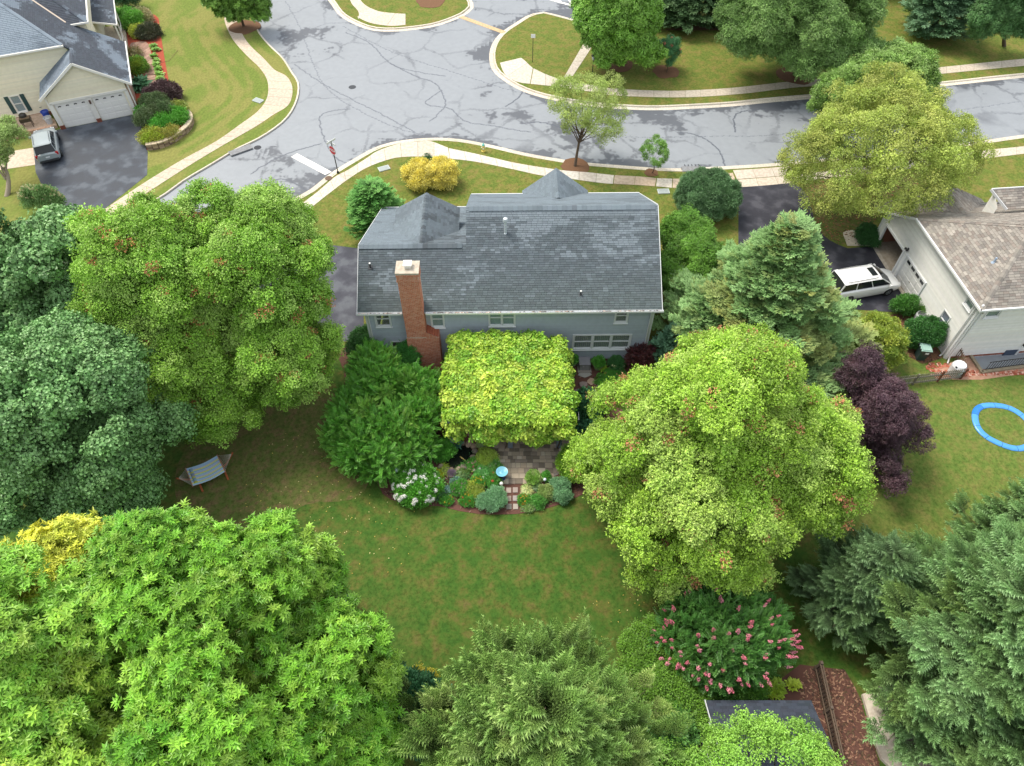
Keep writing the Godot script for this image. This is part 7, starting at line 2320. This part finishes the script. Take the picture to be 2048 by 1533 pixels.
	b.lathe(Vector3(0, 1.2, 0), [Vector2(.3, 0), Vector2(.28, .06), Vector2(.1, .22), Vector2(.03, .26), Vector2(0, .3)], 14)
	part(b, "shade", M.metal, o)
	b = MB.new()
	b.col = hx("e9edec")
	b.lathe(Vector3(0, 1.0, 0), [Vector2(0, 0), Vector2(.1, .02), Vector2(.12, .2), Vector2(0, .21)], 10)
	part(b, "globe", M.gloss, o)
	o = thing("bench", "white garden bench showing beyond the right edge of the vine", "bench", Vector3(3.72, 0, -25.6) + Vector3(.05, 0, 0), 1.57)
	for i in 3:
		bit("seat_slat", M.gloss, o, Vector3(0, .44, -.16 + i * .15), Vector3(1.5, .035, .12), Basis(), hx("e2e4e6"))
	for y in [.62, .76, .9]:
		bit("back_slat", M.gloss, o, Vector3(0, y, .28), Vector3(1.5, .1, .03), Basis(), hx("e6e8ea"))
	for s in [-.7, .7]:
		for zz in [-.2, .26]:
			bit("leg", M.gloss, o, Vector3(s, .24 if zz < 0 else .48, zz), Vector3(.06, .48 if zz < 0 else .96, .06), Basis(), hx("dcdee0"))
		bit("arm_rest", M.gloss, o, Vector3(s, .64, .02), Vector3(.07, .04, .5), Basis(), hx("e2e4e6"))
	o = thing("side_table", "round grey metal table at the vine's lower right corner", "table", Vector3(3.59, 0, -24.85))
	b = MB.new()
	b.col = hx("b9bdbc")
	b.lathe(Vector3.ZERO, [Vector2(.04, .1), Vector2(.04, .6), Vector2(.33, .62), Vector2(.33, .65), Vector2(0, .655)], 14)
	part(b, "table_top", M.metal, o)
	for k in 3:
		b = MB.new()
		b.col = hx("9a9d9c")
		b.tube(PackedVector3Array([Vector3(0, .3, 0), Vector3(cos(TAU * k / 3) * .26, 0, sin(TAU * k / 3) * .26)]), .018, .018, 5)
		part(b, "leg", M.metal, o)
	o = thing("storage_box", "grey lidded storage box against the house wall above the flagstones", "box", Vector3(4.73, 0, -29.75), .02)
	bit("box_body", M.paint, o, Vector3(0, .28, 0), Vector3(.66, .56, .62), Basis(), hx("9c9c9e"))
	bit("lid", M.paint, o, Vector3(0, .6, -.02), Vector3(.72, .07, .7), Basis(), hx("8b8a90"))
	bit("plinth", M.stone, o, Vector3(0, .04, .12), Vector3(.9, .08, .8), Basis(), hx("a39c92"))
	bit("latch", M.metal, o, Vector3(-.1, .45, .32), Vector3(.1, .1, .03), Basis(), hx("c8cacc"))
	o = thing("gazing_ball", "white ornament ball on a short stand beside the first stepping stones", "ornament", Vector3(-0.61, 0, -20.78))
	b = MB.new()
	b.col = hx("d8cfc8")
	b.lathe(Vector3.ZERO, [Vector2(.1, 0), Vector2(.05, .06), Vector2(.05, .24), Vector2(.08, .28)], 10)
	part(b, "stand", M.stone, o)
	b = MB.new()
	b.col = hx("ece8e6")
	b.lathe(Vector3(0, .36, 0), [Vector2(0, -.11), Vector2(.08, -.08), Vector2(.115, 0), Vector2(.08, .08), Vector2(0, .11)], 12)
	part(b, "ball", M.gloss, o)
	o = thing("rabbit_statue", "small pale stone rabbit beside the clipped juniper and the stepping stones", "statue", Vector3(-0.52, 0, -20.42), .8)
	b = MB.new()
	b.col = hx("d3c1b2")
	b.lathe(Vector3.ZERO, [Vector2(.1, 0), Vector2(.12, .1), Vector2(.08, .22), Vector2(0, .26)], 10)
	b.lathe(Vector3(.09, .2, 0), [Vector2(0, -.02), Vector2(.06, .02), Vector2(.06, .08), Vector2(0, .12)], 8)
	part(b, "body", M.stone, o)
	for s in [-.03, .03]:
		bit("ear", M.stone, o, Vector3(.07, .36, s), Vector3(.03, .14, .025), Basis(), hx("cdb9aa"))
	o = thing("glass_ball", "blue-white glass ball among the flowers right of the stepping stones", "ornament", Vector3(1.89, 0, -20.98))
	b = MB.new()
	b.col = hx("5a5550")
	b.tube(PackedVector3Array([Vector3(0, 0, 0), Vector3(0, .4, 0)]), .02, .02, 5)
	part(b, "stand", M.gloss, o)
	b = MB.new()
	b.col = hx("d5e0ea")
	b.lathe(Vector3(0, .48, 0), [Vector2(0, -.1), Vector2(.07, -.07), Vector2(.1, 0), Vector2(.07, .07), Vector2(0, .1)], 12)
	part(b, "ball", M.gloss, o)
	# ---- planting
	var dk := hx("5c9a3e")
	var t := [[hx("62a636"), .6], [hx("7cbc48"), .4]]
	var wh := [hx("eceae0"), hx("e2e6d0"), hx("f0eee8")]
	var hyd := [[Vector3(-5.44, 0.6, -20.52), Vector3(1.22, 0.75, 1.28)]]
	o = shrub("white_hydrangea", "large hydrangea with round white flower heads at the bed's lower left curve", Vector3(-5.48, 0, -19.93), hyd, "fine", [[hx("5fae34"), .6], [hx("78be46"), .4]], {"per": 260.0, "bough": .4, "size": 1.5, "spread": .18, "low": -.4, "category": "flowering shrub"})
	var bloom := sprig("blossom", .13)
	var petal := mat("white_petal", hx("f2f2ea"), .7)
	for i in 68:
		var q := ball().normalized()
		q.y = absf(q.y)
		var f := put(bloom, "flower_head", petal, o, hyd[0][0] + q * hyd[0][1] * 1.08 - o.position)
		f.basis = facing((q + Vector3.UP).normalized(), rnd(0, TAU), Vector3.ONE * rnd(1.0, 1.4))
	shrub("laceleaf_maple", "dense arching green tree shrub hiding the chimney's foot left of the vine", Vector3(-7.94, 0, -24.78), [[Vector3(-7.49, 1.7, -24.23), Vector3(3.24, 1.6, 3.52)], [Vector3(-8.36, 2.3, -27.35), Vector3(1.53, 1.2, 1.82)], [Vector3(-5.75, 1.7, -26.33), Vector3(1.37, 0.9, 1.54)], [Vector3(-9.38, 1.1, -23.84), Vector3(1.56, 1, 2.23)], [Vector3(-7.26, 0.9, -23.09), Vector3(1.4, 0.9, 1.27)]], "frond", [[hx("5ea136"), .55], [hx("70b242"), .3], [hx("8fbc4c"), .15]], {"per": 110.0, "bough": .55, "size": .9, "spread": .3, "low": -.5, "upward": .5, "stem": 1, "category": "shrub"})
	shrub("lilac", "dark green bush at the grey house's left back corner by the downspout", Vector3(-9.54, 0, -30.18), [[Vector3(-9.37, 1.2, -30.33), Vector3(1.13, 1.3, 1.43)]], "fine", [[hx("4a7f3c"), .6], [hx("5b924c"), .4]], {"per": 200.0, "bough": .4, "size": 1.5, "spread": .2, "stem": 1})
	shrub("camellia", "upright green bush against the wall between the lower window and the chimney", Vector3(-6.69, 0, -30.39), [[Vector3(-6.55, 1.2, -29.65), Vector3(0.58, 1.2, 0.85)]], "fine", [[hx("4f9a44"), .6], [hx("62aa4e"), .4]], {"per": 220.0, "bough": .32, "size": 1.4, "spread": .18, "stem": 1})
	shrub("blue_juniper", "dark blue-green round shrub right of the vine by the flagstones", Vector3(4.66, 0, -25.72), [[Vector3(4.7, 0.6, -26.09), Vector3(1.05, 0.75, 1.18)]], "cypress", [[hx("4a8058"), .6], [hx("568e62"), .4]], {"per": 150.0, "bough": .34, "size": .55, "spread": .16})
	shrub("blue_juniper", "smaller blue-green shrub below the round one, at the patio's right edge", Vector3(4.29, 0, -24.22), [[Vector3(4.43, 0.4, -24.47), Vector3(0.61, 0.45, 0.79)]], "cypress", [[hx("5a9470"), .6], [hx("66a078"), .4]], {"per": 150.0, "bough": .28, "size": .5, "spread": .16})
	shrub("clipped_juniper", "pale blue-green clipped juniper left of the stepping stones", Vector3(-1.1, 0, -19.36), [[Vector3(-1.2, 0.32, -19.6), Vector3(0.8, 0.4, 0.6)], [Vector3(-0.95, 0.34, -20), Vector3(0.53, 0.42, 0.46)]], "fine", [[hx("86bc84"), .6], [hx("98ca98"), .4]], {"per": 420.0, "bough": .24, "size": .9, "spread": .12, "low": -.2})
	shrub("clipped_juniper", "pale blue-green clipped juniper at the bed's right end", Vector3(2.8, 0, -19.93), [[Vector3(2.81, 0.34, -20.73), Vector3(0.57, 0.4, 0.45)], [Vector3(2.85, 0.3, -20.15), Vector3(0.54, 0.36, 0.55)]], "fine", [[hx("86bc84"), .6], [hx("98ca98"), .4]], {"per": 420.0, "bough": .24, "size": .9, "spread": .12, "low": -.2})
	shrub("spirea", "bright yellow-green mound at the patio's right edge beneath the big tree", Vector3(3.4, 0, -21.76), [[Vector3(3.58, 0.5, -22.08), Vector3(0.83, 0.6, 1.26)]], "fine", [[hx("8fbe34"), .6], [hx("7aae30"), .4]], {"per": 240.0, "bough": .3, "size": 1.1, "spread": .16})
	shrub("red_laceleaf_maple", "dark red feathery maple at the grey house's right back corner", Vector3(8.52, 0, -29.62), [[Vector3(8.38, 0.9, -29.8), Vector3(0.94, 0.9, 0.67)]], "frond", [[hx("6a3a3a"), .6], [hx("5a3034"), .4]], {"per": 110.0, "bough": .36, "size": .6, "spread": .22, "upward": .2, "category": "shrub"})
	var grn := [[hx("5aa63a"), .6], [hx("6fb648"), .4]]
	plant("elephant_ear", "big blue-green leaved clump above the pond", Vector3(-3.5, 0, -23.57), .55, .9, "hosta", [[hx("6fa890"), .6], [hx("5f9a80"), .4]], {"n": 9})
	plant("fern", "mid green leafy clump left of the pond", Vector3(-4.19, 0, -23.14), .75, .7, "fine", grn, {"size": 1.3})
	plant("white_phlox", "plant with a cluster of white flowers at the tree shrub's lower edge", Vector3(-5.29, 0, -22.97), .55, .8, "fine", grn, {"flowers": [14, .11, wh]})
	plant("ribbon_grass", "pale striped grass clump between the pond and the vine", Vector3(-1.78, 0, -23.75), .5, .6, "grass", [[hx("a9c07c"), 1.0]], {"n": 9})
	plant("golden_sedge", "yellow-green leafy clump at the pond's right bank", Vector3(-1.51, 0, -22.55), .6, .65, "fine", [[hx("a9c84a"), .6], [hx("c2d86c"), .4]], {"size": 1.1})
	plant("pink_geranium", "pink flowered clump beside the golden plant at the pond's bank", Vector3(-2.21, 0, -22.17), .4, .4, "fine", grn, {"flowers": [26, .09, [hx("d88a96"), hx("e4a6ae"), hx("c8707e")]]})
	plant("thyme", "small lavender grey rosette below the pond", Vector3(-3.51, 0, -21.55), .22, .25, "fine", [[hx("a490a4"), .6], [hx("8a7a8a"), .4]], {})
	plant("dark_sedge", "dark green grassy clump in the middle of the flower bed", Vector3(-2.87, 0, -21.59), .5, .5, "grass", [[hx("5e7f3c"), 1.0]], {"n": 9})
	plant("shasta_daisy", "light green clump with few white flowers left of the bird bath", Vector3(-1.75, 0, -21.48), .5, .55, "fine", [[hx("7cc26c"), .6], [hx("6ab458"), .4]], {"flowers": [9, .09, wh]})
	plant("sage", "fresh green clump right above the bird bath's left side", Vector3(-1.12, 0, -21.99), .45, .5, "fine", [[hx("7ac05c"), .6], [hx("92cc6a"), .4]], {"flowers": [7, .07, wh]})
	plant("black_eyed_susan", "yellow flowered clump in the middle of the left bed", Vector3(-1.94, 0, -20.98), .4, .55, "fine", grn, {"flowers": [34, .07, [hx("e6b820"), hx("eec63a")]]})
	plant("golden_spirea", "yellow-green mound next to the clipped juniper's upper left", Vector3(-2.16, 0, -20.42), .55, .5, "fine", [[hx("b2c24a"), .6], [hx("9cb44a"), .4]], {})
	plant("yucca", "spiky blue-green yucca in the left bed", Vector3(-3.68, 0, -20.42), .5, .55, "grass", [[hx("86b0a8"), 1.0]], {"n": 4})
	plant("astilbe", "green clump with dusky pink plumes right of the yucca", Vector3(-3, 0, -20.59), .5, .55, "fine", grn, {"flowers": [24, .06, [hx("b08a94"), hx("a07c86")]]})
	plant("zinnia", "low clump with orange and red flowers along the bed's lower edge", Vector3(-2.48, 0, -19.93), .45, .4, "fine", grn, {"flowers": [16, .08, [hx("e88a28"), hx("d84a4a"), hx("f0b030"), hx("e0506a")]]})
	plant("marigold", "low orange flowered patch at the left bed's edge right of the hydrangea", Vector3(-3.74, 0, -19.84), .35, .3, "fine", grn, {"flowers": [14, .07, [hx("f0a030"), hx("e8c040")]]})
	plant("lime_sedge", "lime green tuft between the white hydrangea and the lavender rosette", Vector3(-3.97, 0, -21.86), .5, .4, "grass", [[hx("b0c84a"), 1.0]], {"n": 6})
	plant("coreopsis", "yellow leaved clump at the white hydrangea's right side", Vector3(-4.38, 0, -21.35), .35, .5, "fine", [[hx("c8d23a"), 1.0]], {})
	plant("lamb_ear", "pale blue-green leafy patch in the middle of the left bed's lower half", Vector3(-3.22, 0, -20.98), .3, .3, "fine", [[hx("8fbcaa"), 1.0]], {})
	plant("sedum", "low green patch at the hydrangea's lower right, near the lawn", Vector3(-3.89, 0, -20.1), .35, .25, "fine", [[hx("6f9a70"), 1.0]], {})
	plant("salvia", "green clump behind the clipped juniper, one coral flower on it", Vector3(-1.13, 0, -21.05), .45, .55, "fine", grn, {"flowers": [4, .1, [hx("e0604a")]]})
	plant("pennisetum", "big cream striped grass right of the stepping stones", Vector3(0.81, 0, -20.49), .5, .6, "grass", [[hx("d2d88e"), .7], [hx("a9c872"), .3]], {"n": 8})
	plant("marigold", "orange flowered clump right of the lowest stepping stone", Vector3(0.71, 0, -19.81), .32, .35, "fine", grn, {"flowers": [26, .075, [hx("e8982c"), hx("eeae3c")]]})
	plant("alyssum", "low patch of tiny white flowers at the right bed's edge", Vector3(0.96, 0, -19.52), .4, .2, "fine", [[hx("9cc070"), 1.0]], {"flowers": [40, .05, wh]})
	plant("coneflower", "mid green mound in the right bed below the dark grass", Vector3(1.54, 0, -19.74), .42, .4, "fine", [[hx("66b04a"), .6], [hx("7cc05c"), .4]], {})
	plant("dark_sedge", "dark green grass right of the cream striped one", Vector3(1.5, 0, -20.59), .4, .5, "grass", [[hx("5a8440"), 1.0]], {"n": 7})
	plant("variegated_dogwood", "variegated light green bush left of the right hand juniper", Vector3(1.98, 0, -20.26), .45, .55, "fine", [[hx("93b45c"), .6], [hx("b4c87c"), .4]], {})
	plant("coleus", "pale edged leafy plant at the patio corner above the cream striped grass", Vector3(1.25, 0, -21.25), .4, .6, "fine", [[hx("8cc24a"), .7], [hx("dfe6a8"), .3]], {})
	plant("lily", "narrow green plant with red buds on the patio's lower right", Vector3(1.98, 0, -21.32), .22, .5, "fine", grn, {"flowers": [4, .06, [hx("d86a4a")]]})
	plant("sweet_alyssum", "small white flowered tuft left of the storage box path, under the vine's edge", Vector3(3.85, 0, -29.2), .22, .3, "fine", grn, {"flowers": [18, .06, wh]})
	for q in [[Vector3(3.91, 0, -29.83), "terracotta pot plant at the wall left of the storage box"], [Vector3(5.61, 0, -29.62), "pot plant at the wall right of the storage box"]]:
		o = thing("plant_pot", q[1], "plant pot", q[0])
		b = MB.new()
		b.col = hx("b9aea0")
		b.lathe(Vector3.ZERO, [Vector2(.2, 0), Vector2(.3, .36), Vector2(.33, .38), Vector2(.33, .42), Vector2(.28, .42), Vector2(.25, .3), Vector2(0, .3)], 12)
		part(b, "pot", M.stone, o)
		where = []
		cols = []
		leaves_on(lobes(q[0] + Vector3(0, .62, 0), Vector3(.36, .34, .36), 9, .16, -.2), 420.0, 1.1, grn, where, cols)
		copies("foliage", sprig("fine", .13), M.leaf, where, cols, o)
	plant("lime_hosta", "lime green broad leaved plant at the wall between pot plant and white roses", Vector3(6, 0, -29.62), .36, .6, "hosta", [[hx("b4d84a"), 1.0]], {"n": 7})
	plant("white_rose", "tall dark green plant with three cream flowers at the wall below the triple window", Vector3(6.8, 0, -29.75), .5, .9, "fine", [[hx("4f8a4a"), 1.0]], {"flowers": [5, .14, [hx("ecebb0"), hx("f2f0d0")]]})
	plant("snapdragon", "flower clump with yellow and pink blooms below the lime plant", Vector3(6.44, 0, -29.03), .5, .4, "fine", grn, {"flowers": [12, .08, [hx("e6c83a"), hx("e08aa0"), hx("e47a7a")]]})
	plant("petunia", "low green clump with pink blooms at the big tree's upper left edge", Vector3(6.96, 0, -29.03), .4, .35, "fine", grn, {"flowers": [12, .09, [hx("d87a94"), hx("e49aae")]]})
	plant("candytuft", "low spreading green patch with tiny white flowers right of the flagstones", Vector3(6, 0, -28.37), .65, .25, "fine", grn, {"flowers": [30, .045, wh]})
	# low green growth between the plants
	where = []
	cols = []
	var beds := [pl([-6.44, -20.42, -5.12, -21.93, -3.66, -22.1, -1.92, -23.32, -1.01, -22.27, -0.84, -20.98, -0.55, -20.42, -2.1, -19.45, -4.1, -19.68]), pl([0.76, -21.08, 2.23, -21.65, 3.34, -20.42, 2.16, -19.61, 0.59, -19.36])]
	for i in 900:
		var bed: PackedVector2Array = beds[0 if i % 4 else 1]
		var q := Vector2(rnd(-7.5, 3.8), rnd(-23.5, -18.5))
		if not Geometry2D.is_point_in_polygon(q, bed): continue
		where.append(Transform3D(facing((Vector3.UP + ball() * .5).normalized(), rnd(0, TAU), Vector3.ONE * rnd(.7, 1.6)), Vector3(q.x, rnd(.05, .3), q.y)))
		cols.append(pick([[hx("5ea03c"), .4], [hx("84b84c"), .25], [hx("4f8a48"), .2], [hx("b0c060"), .1], [hx("c8a4a8"), .05]]) * rnd(.8, 1.2))
	o = thing("ground_cover", "low mixed green growth filling the gaps of the flower bed round the patio", "ground cover", Vector3(-2.97, 0, -19.93))
	o.set_meta("kind", "stuff")
	copies("foliage", sprig("fine", .15), M.leaf, where, cols, o)
	# hostas and others by the shed
	plant("lime_hosta", "lime hosta at the crape myrtle's foot, upper one beside the bark", Vector3(12.7, 0, -9.62), .5, .5, "hosta", [[hx("a9cc3e"), 1.0]], {"n": 5})
	plant("lime_hosta", "yellow-green hosta right above the shed's right roof edge", Vector3(13.57, 0, -9.8), .4, .4, "hosta", [[hx("c2d84a"), 1.0]], {"n": 5})
	plant("lime_hosta", "lime mound at the shed's upper edge below the crape myrtle", Vector3(12.15, 0, -9.51), .5, .5, "hosta", [[hx("b2cc3a"), 1.0]], {"n": 5})
	o = shrub("barberry", "dark green shrubs behind the shed roof's far eave", Vector3(10.4, 0, -9.17), [[Vector3(9.73, 0.8, -9.11), Vector3(0.82, 0.7, 0.37)], [Vector3(10.99, 0.8, -9.23), Vector3(0.88, 0.7, 0.4)]], "fine", [[hx("5a9a3a"), .6], [hx("7eb040"), .4]], {"per": 200.0, "size": 1.5, "spread": .2})
	# left neighbour's beds
	for q in [[Vector3(-40.81, 0, -77.12), 1.5, 1.6, "fine", [[hx("6cb040"), .6], [hx("82c04e"), .4]], "green_bush", "fresh green bush at the top of the red mulch bed by the porch"], [Vector3(-39.89, 0, -77.92), 1.1, 1.2, "fine", [[hx("d8c8a0"), .6], [hx("a8b870"), .4]], "cream_hydrangea", "cream and tan flowering bush right of the green bush in the red bed"], [Vector3(-39.09, 0, -75.12), .8, .8, "fine", [[hx("c8d65a"), 1.0]], "golden_shrub", "yellow-green shrub in the red bed above the brick walk"], [Vector3(-38.02, 0, -74.91), 1.0, 1.0, "fine", [[hx("5c5c44"), .6], [hx("4a5a3c"), .4]], "dark_barberry", "dark brownish bush at the red bed's outer edge"], [Vector3(-38.15, 0, -76.67), .8, .7, "grass", [[hx("a8ac5a"), 1.0]], "bronze_sedge", "olive grassy tuft above the dark brownish bush"], [Vector3(-38.37, 0, -70.7), 1.25, 1.6, "grass", [[hx("8a7a44"), .6], [hx("7a8044"), .4]], "brown_grass", "brown fountain grass against the cream house's side wall"], [Vector3(-36.94, 0, -67.73), 1.0, 1.1, "fine", [[hx("62a83e"), .6], [hx("b8c848"), .4]], "green_bush", "green and yellow bush beside the brick walk below the brown grass"], [Vector3(-35.58, 0, -64.73), 1.15, 1.2, "hosta", [[hx("5e9468"), .6], [hx("74a878"), .4]], "blue_bush", "blue-green broad leaved bush beside the brick walk near the garage"], [Vector3(-34.43, 0, -61.89), .8, .9, "grass", [[hx("8fb86a"), 1.0]], "grass_ball", "round tuft of light grass by the garage's right corner"], [Vector3(-32.56, 0, -62.06), 1.5, 1.6, "fine", [[hx("6a4f52"), .6], [hx("5a4a48"), .4]], "purple_smokebush", "dark purple brown bush where the red bed meets the domed shrubs"]]:
		plant(q[5], q[6], q[0], q[1], q[2], q[3], q[4], {"size": 1.7, "spread": .24, "per": 130.0, "n": 12, "category": "shrub"})
	for q in [[Vector3(-36.89, 0, -72.45), "topmost"], [Vector3(-36.45, 0, -71.72), "second from the top"], [Vector3(-36.14, 0, -70.4), "third from the top"], [Vector3(-35.64, 0, -69.59), "fourth from the top"], [Vector3(-35.5, 0, -68.8), "fifth from the top"], [Vector3(-34.98, 0, -67.93), "fourth from the bottom"], [Vector3(-34.6, 0, -66.87), "third from the bottom"], [Vector3(-34.23, 0, -66.12), "second from the bottom"], [Vector3(-33.76, 0, -64.91), "lowest"]]:
		plant("hosta", "small light green plant in the red bed's row, the %s one" % q[1], q[0], .52, .4, "hosta", [[hx("84b84e"), .6], [hx("9ac85e"), .4]], {"n": 6, "group": "row of small plants in the red mulch"})
	for q in [[Vector3(-32.49, 0, -60.01), 1.15, "topmost of the three dark clipped domes behind the stone wall"], [Vector3(-31.57, 0, -58.77), 1.05, "right hand one of the three dark clipped domes behind the stone wall"], [Vector3(-32.49, 0, -57.8), 1.1, "lowest of the three dark clipped domes, next to the driveway"]]:
		plant("clipped_dome", q[2], q[0] + Vector3(0, .42, 0), q[1], 1.3, "fine", [[hx("5d7a48"), .6], [hx("6d7f52"), .4]], {"size": 1.3, "spread": .18, "per": 200.0, "category": "shrub", "group": "clipped domes behind the stone wall"})
	for q in [[Vector3(-33.24, 0, -59.02), .7, .7, [[hx("62ac38"), 1.0]], "bright green tuft left of the clipped domes by the driveway edge"], [Vector3(-30.49, 0, -58.2), 1.2, .8, [[hx("66b43c"), .6], [hx("7cc44a"), .4]], "bright green spread of daylilies right of the clipped domes"], [Vector3(-31.05, 0, -57.08), 1.0, .7, [[hx("62b03c"), 1.0]], "bright green daylilies below the clipped domes"], [Vector3(-30.46, 0, -59.68), .9, .6, [[hx("9cb850"), .6], [hx("c8b860"), .4]], "yellowish plants at the stone wall's upper end"], [Vector3(-30.3, 0, -56.07), .8, .4, [[hx("c0b45a"), .6], [hx("9ab050"), .4]], "yellowish edging plants along the stone wall's middle"], [Vector3(-31.49, 0, -55.6), 1.0, .5, [[hx("a8c442"), .6], [hx("c4bc54"), .4]], "yellow-green plants filling the stone wall's lower corner"]]:
		plant("daylily", q[4], q[0] + Vector3(0, .42, 0), q[1], q[2], "fine", q[3], {"size": 1.6, "spread": .22, "per": 130.0, "category": "garden plant"})
	# fallen yellow leaves on the shaded lawn
	var fw := []
	var fc := []
	for i in 260:
		var at := Vector3(rnd(-15.5, -5.5), .02, rnd(-24.5, -15.5)) if i % 4 else Vector3(rnd(3.5, 9), .02, rnd(-14.5, -10.5))
		fw.append(Transform3D(Basis(Vector3.UP, rnd(0, TAU)).scaled(Vector3.ONE * rnd(.6, 1.1)), at))
		fc.append([hx("cdbb5a"), hx("d8cf92"), hx("bda552")][R.randi() % 3])
	var one := MB.new()
	leaf(one, Vector3.ZERO, Vector3.RIGHT, Vector3.UP, .09, .06, Color.WHITE)
	var holder := MultiMesh.new()
	holder.transform_format = MultiMesh.TRANSFORM_3D
	holder.use_colors = true
	holder.mesh = one.mesh()
	holder.instance_count = fw.size()
	for i in fw.size():
		holder.set_instance_transform(i, fw[i])
		holder.set_instance_color(i, fc[i])
	var lv := MultiMeshInstance3D.new()
	lv.name = "fallen_leaves"
	lv.multimesh = holder
	lv.material_override = M.leaf
	add_child(lv)
	tag(lv, "scattered small yellow fallen leaves on the shaded lawn", "fallen leaves", "", "stuff")

func _ready() -> void:
	R.seed = 7
	FN.seed = 5
	FN.frequency = .05
	# camera, sky, sun, exposure
	var cam := Camera3D.new()
	cam.name = "camera"
	cam.position = Vector3(0, 36, 0)
	cam.rotation_degrees.x = -51.7
	cam.fov = 56.65
	cam.near = .1
	cam.far = 900
	add_child(cam)
	cam.current = true
	var env := Environment.new()
	env.background_mode = Environment.BG_SKY
	var sky := Sky.new()
	var air := ProceduralSkyMaterial.new()
	air.sky_top_color = Color(.93, .95, .98)
	air.sky_horizon_color = Color(.56, .58, .61)
	air.sky_curve = .35
	air.sky_energy_multiplier = .78
	air.ground_bottom_color = Color(.3, .33, .25)
	air.ground_horizon_color = Color(.7, .72, .7)
	air.sun_angle_max = 1.0
	sky.sky_material = air
	env.sky = sky
	env.tonemap_mode = Environment.TONE_MAPPER_LINEAR
	env.tonemap_exposure = 2.6
	env.ssao_enabled = true
	env.ssil_enabled = true
	env.sdfgi_enabled = true
	var around := WorldEnvironment.new()
	around.name = "surroundings"
	around.environment = env
	add_child(around)
	var sun := DirectionalLight3D.new()
	sun.name = "sun"
	sun.light_energy = .5
	sun.light_color = Color(1, .97, .92)
	sun.light_angular_distance = 24
	sun.shadow_enabled = true
	sun.rotation_degrees = Vector3(-58, -128, 0)
	add_child(sun)
	make_materials()
	build_setting()
	build_grey_house()
	build_right_house()
	build_left_house()
	build_shed()
	build_street()
	build_yards()
	build_garden()
	build_trees()
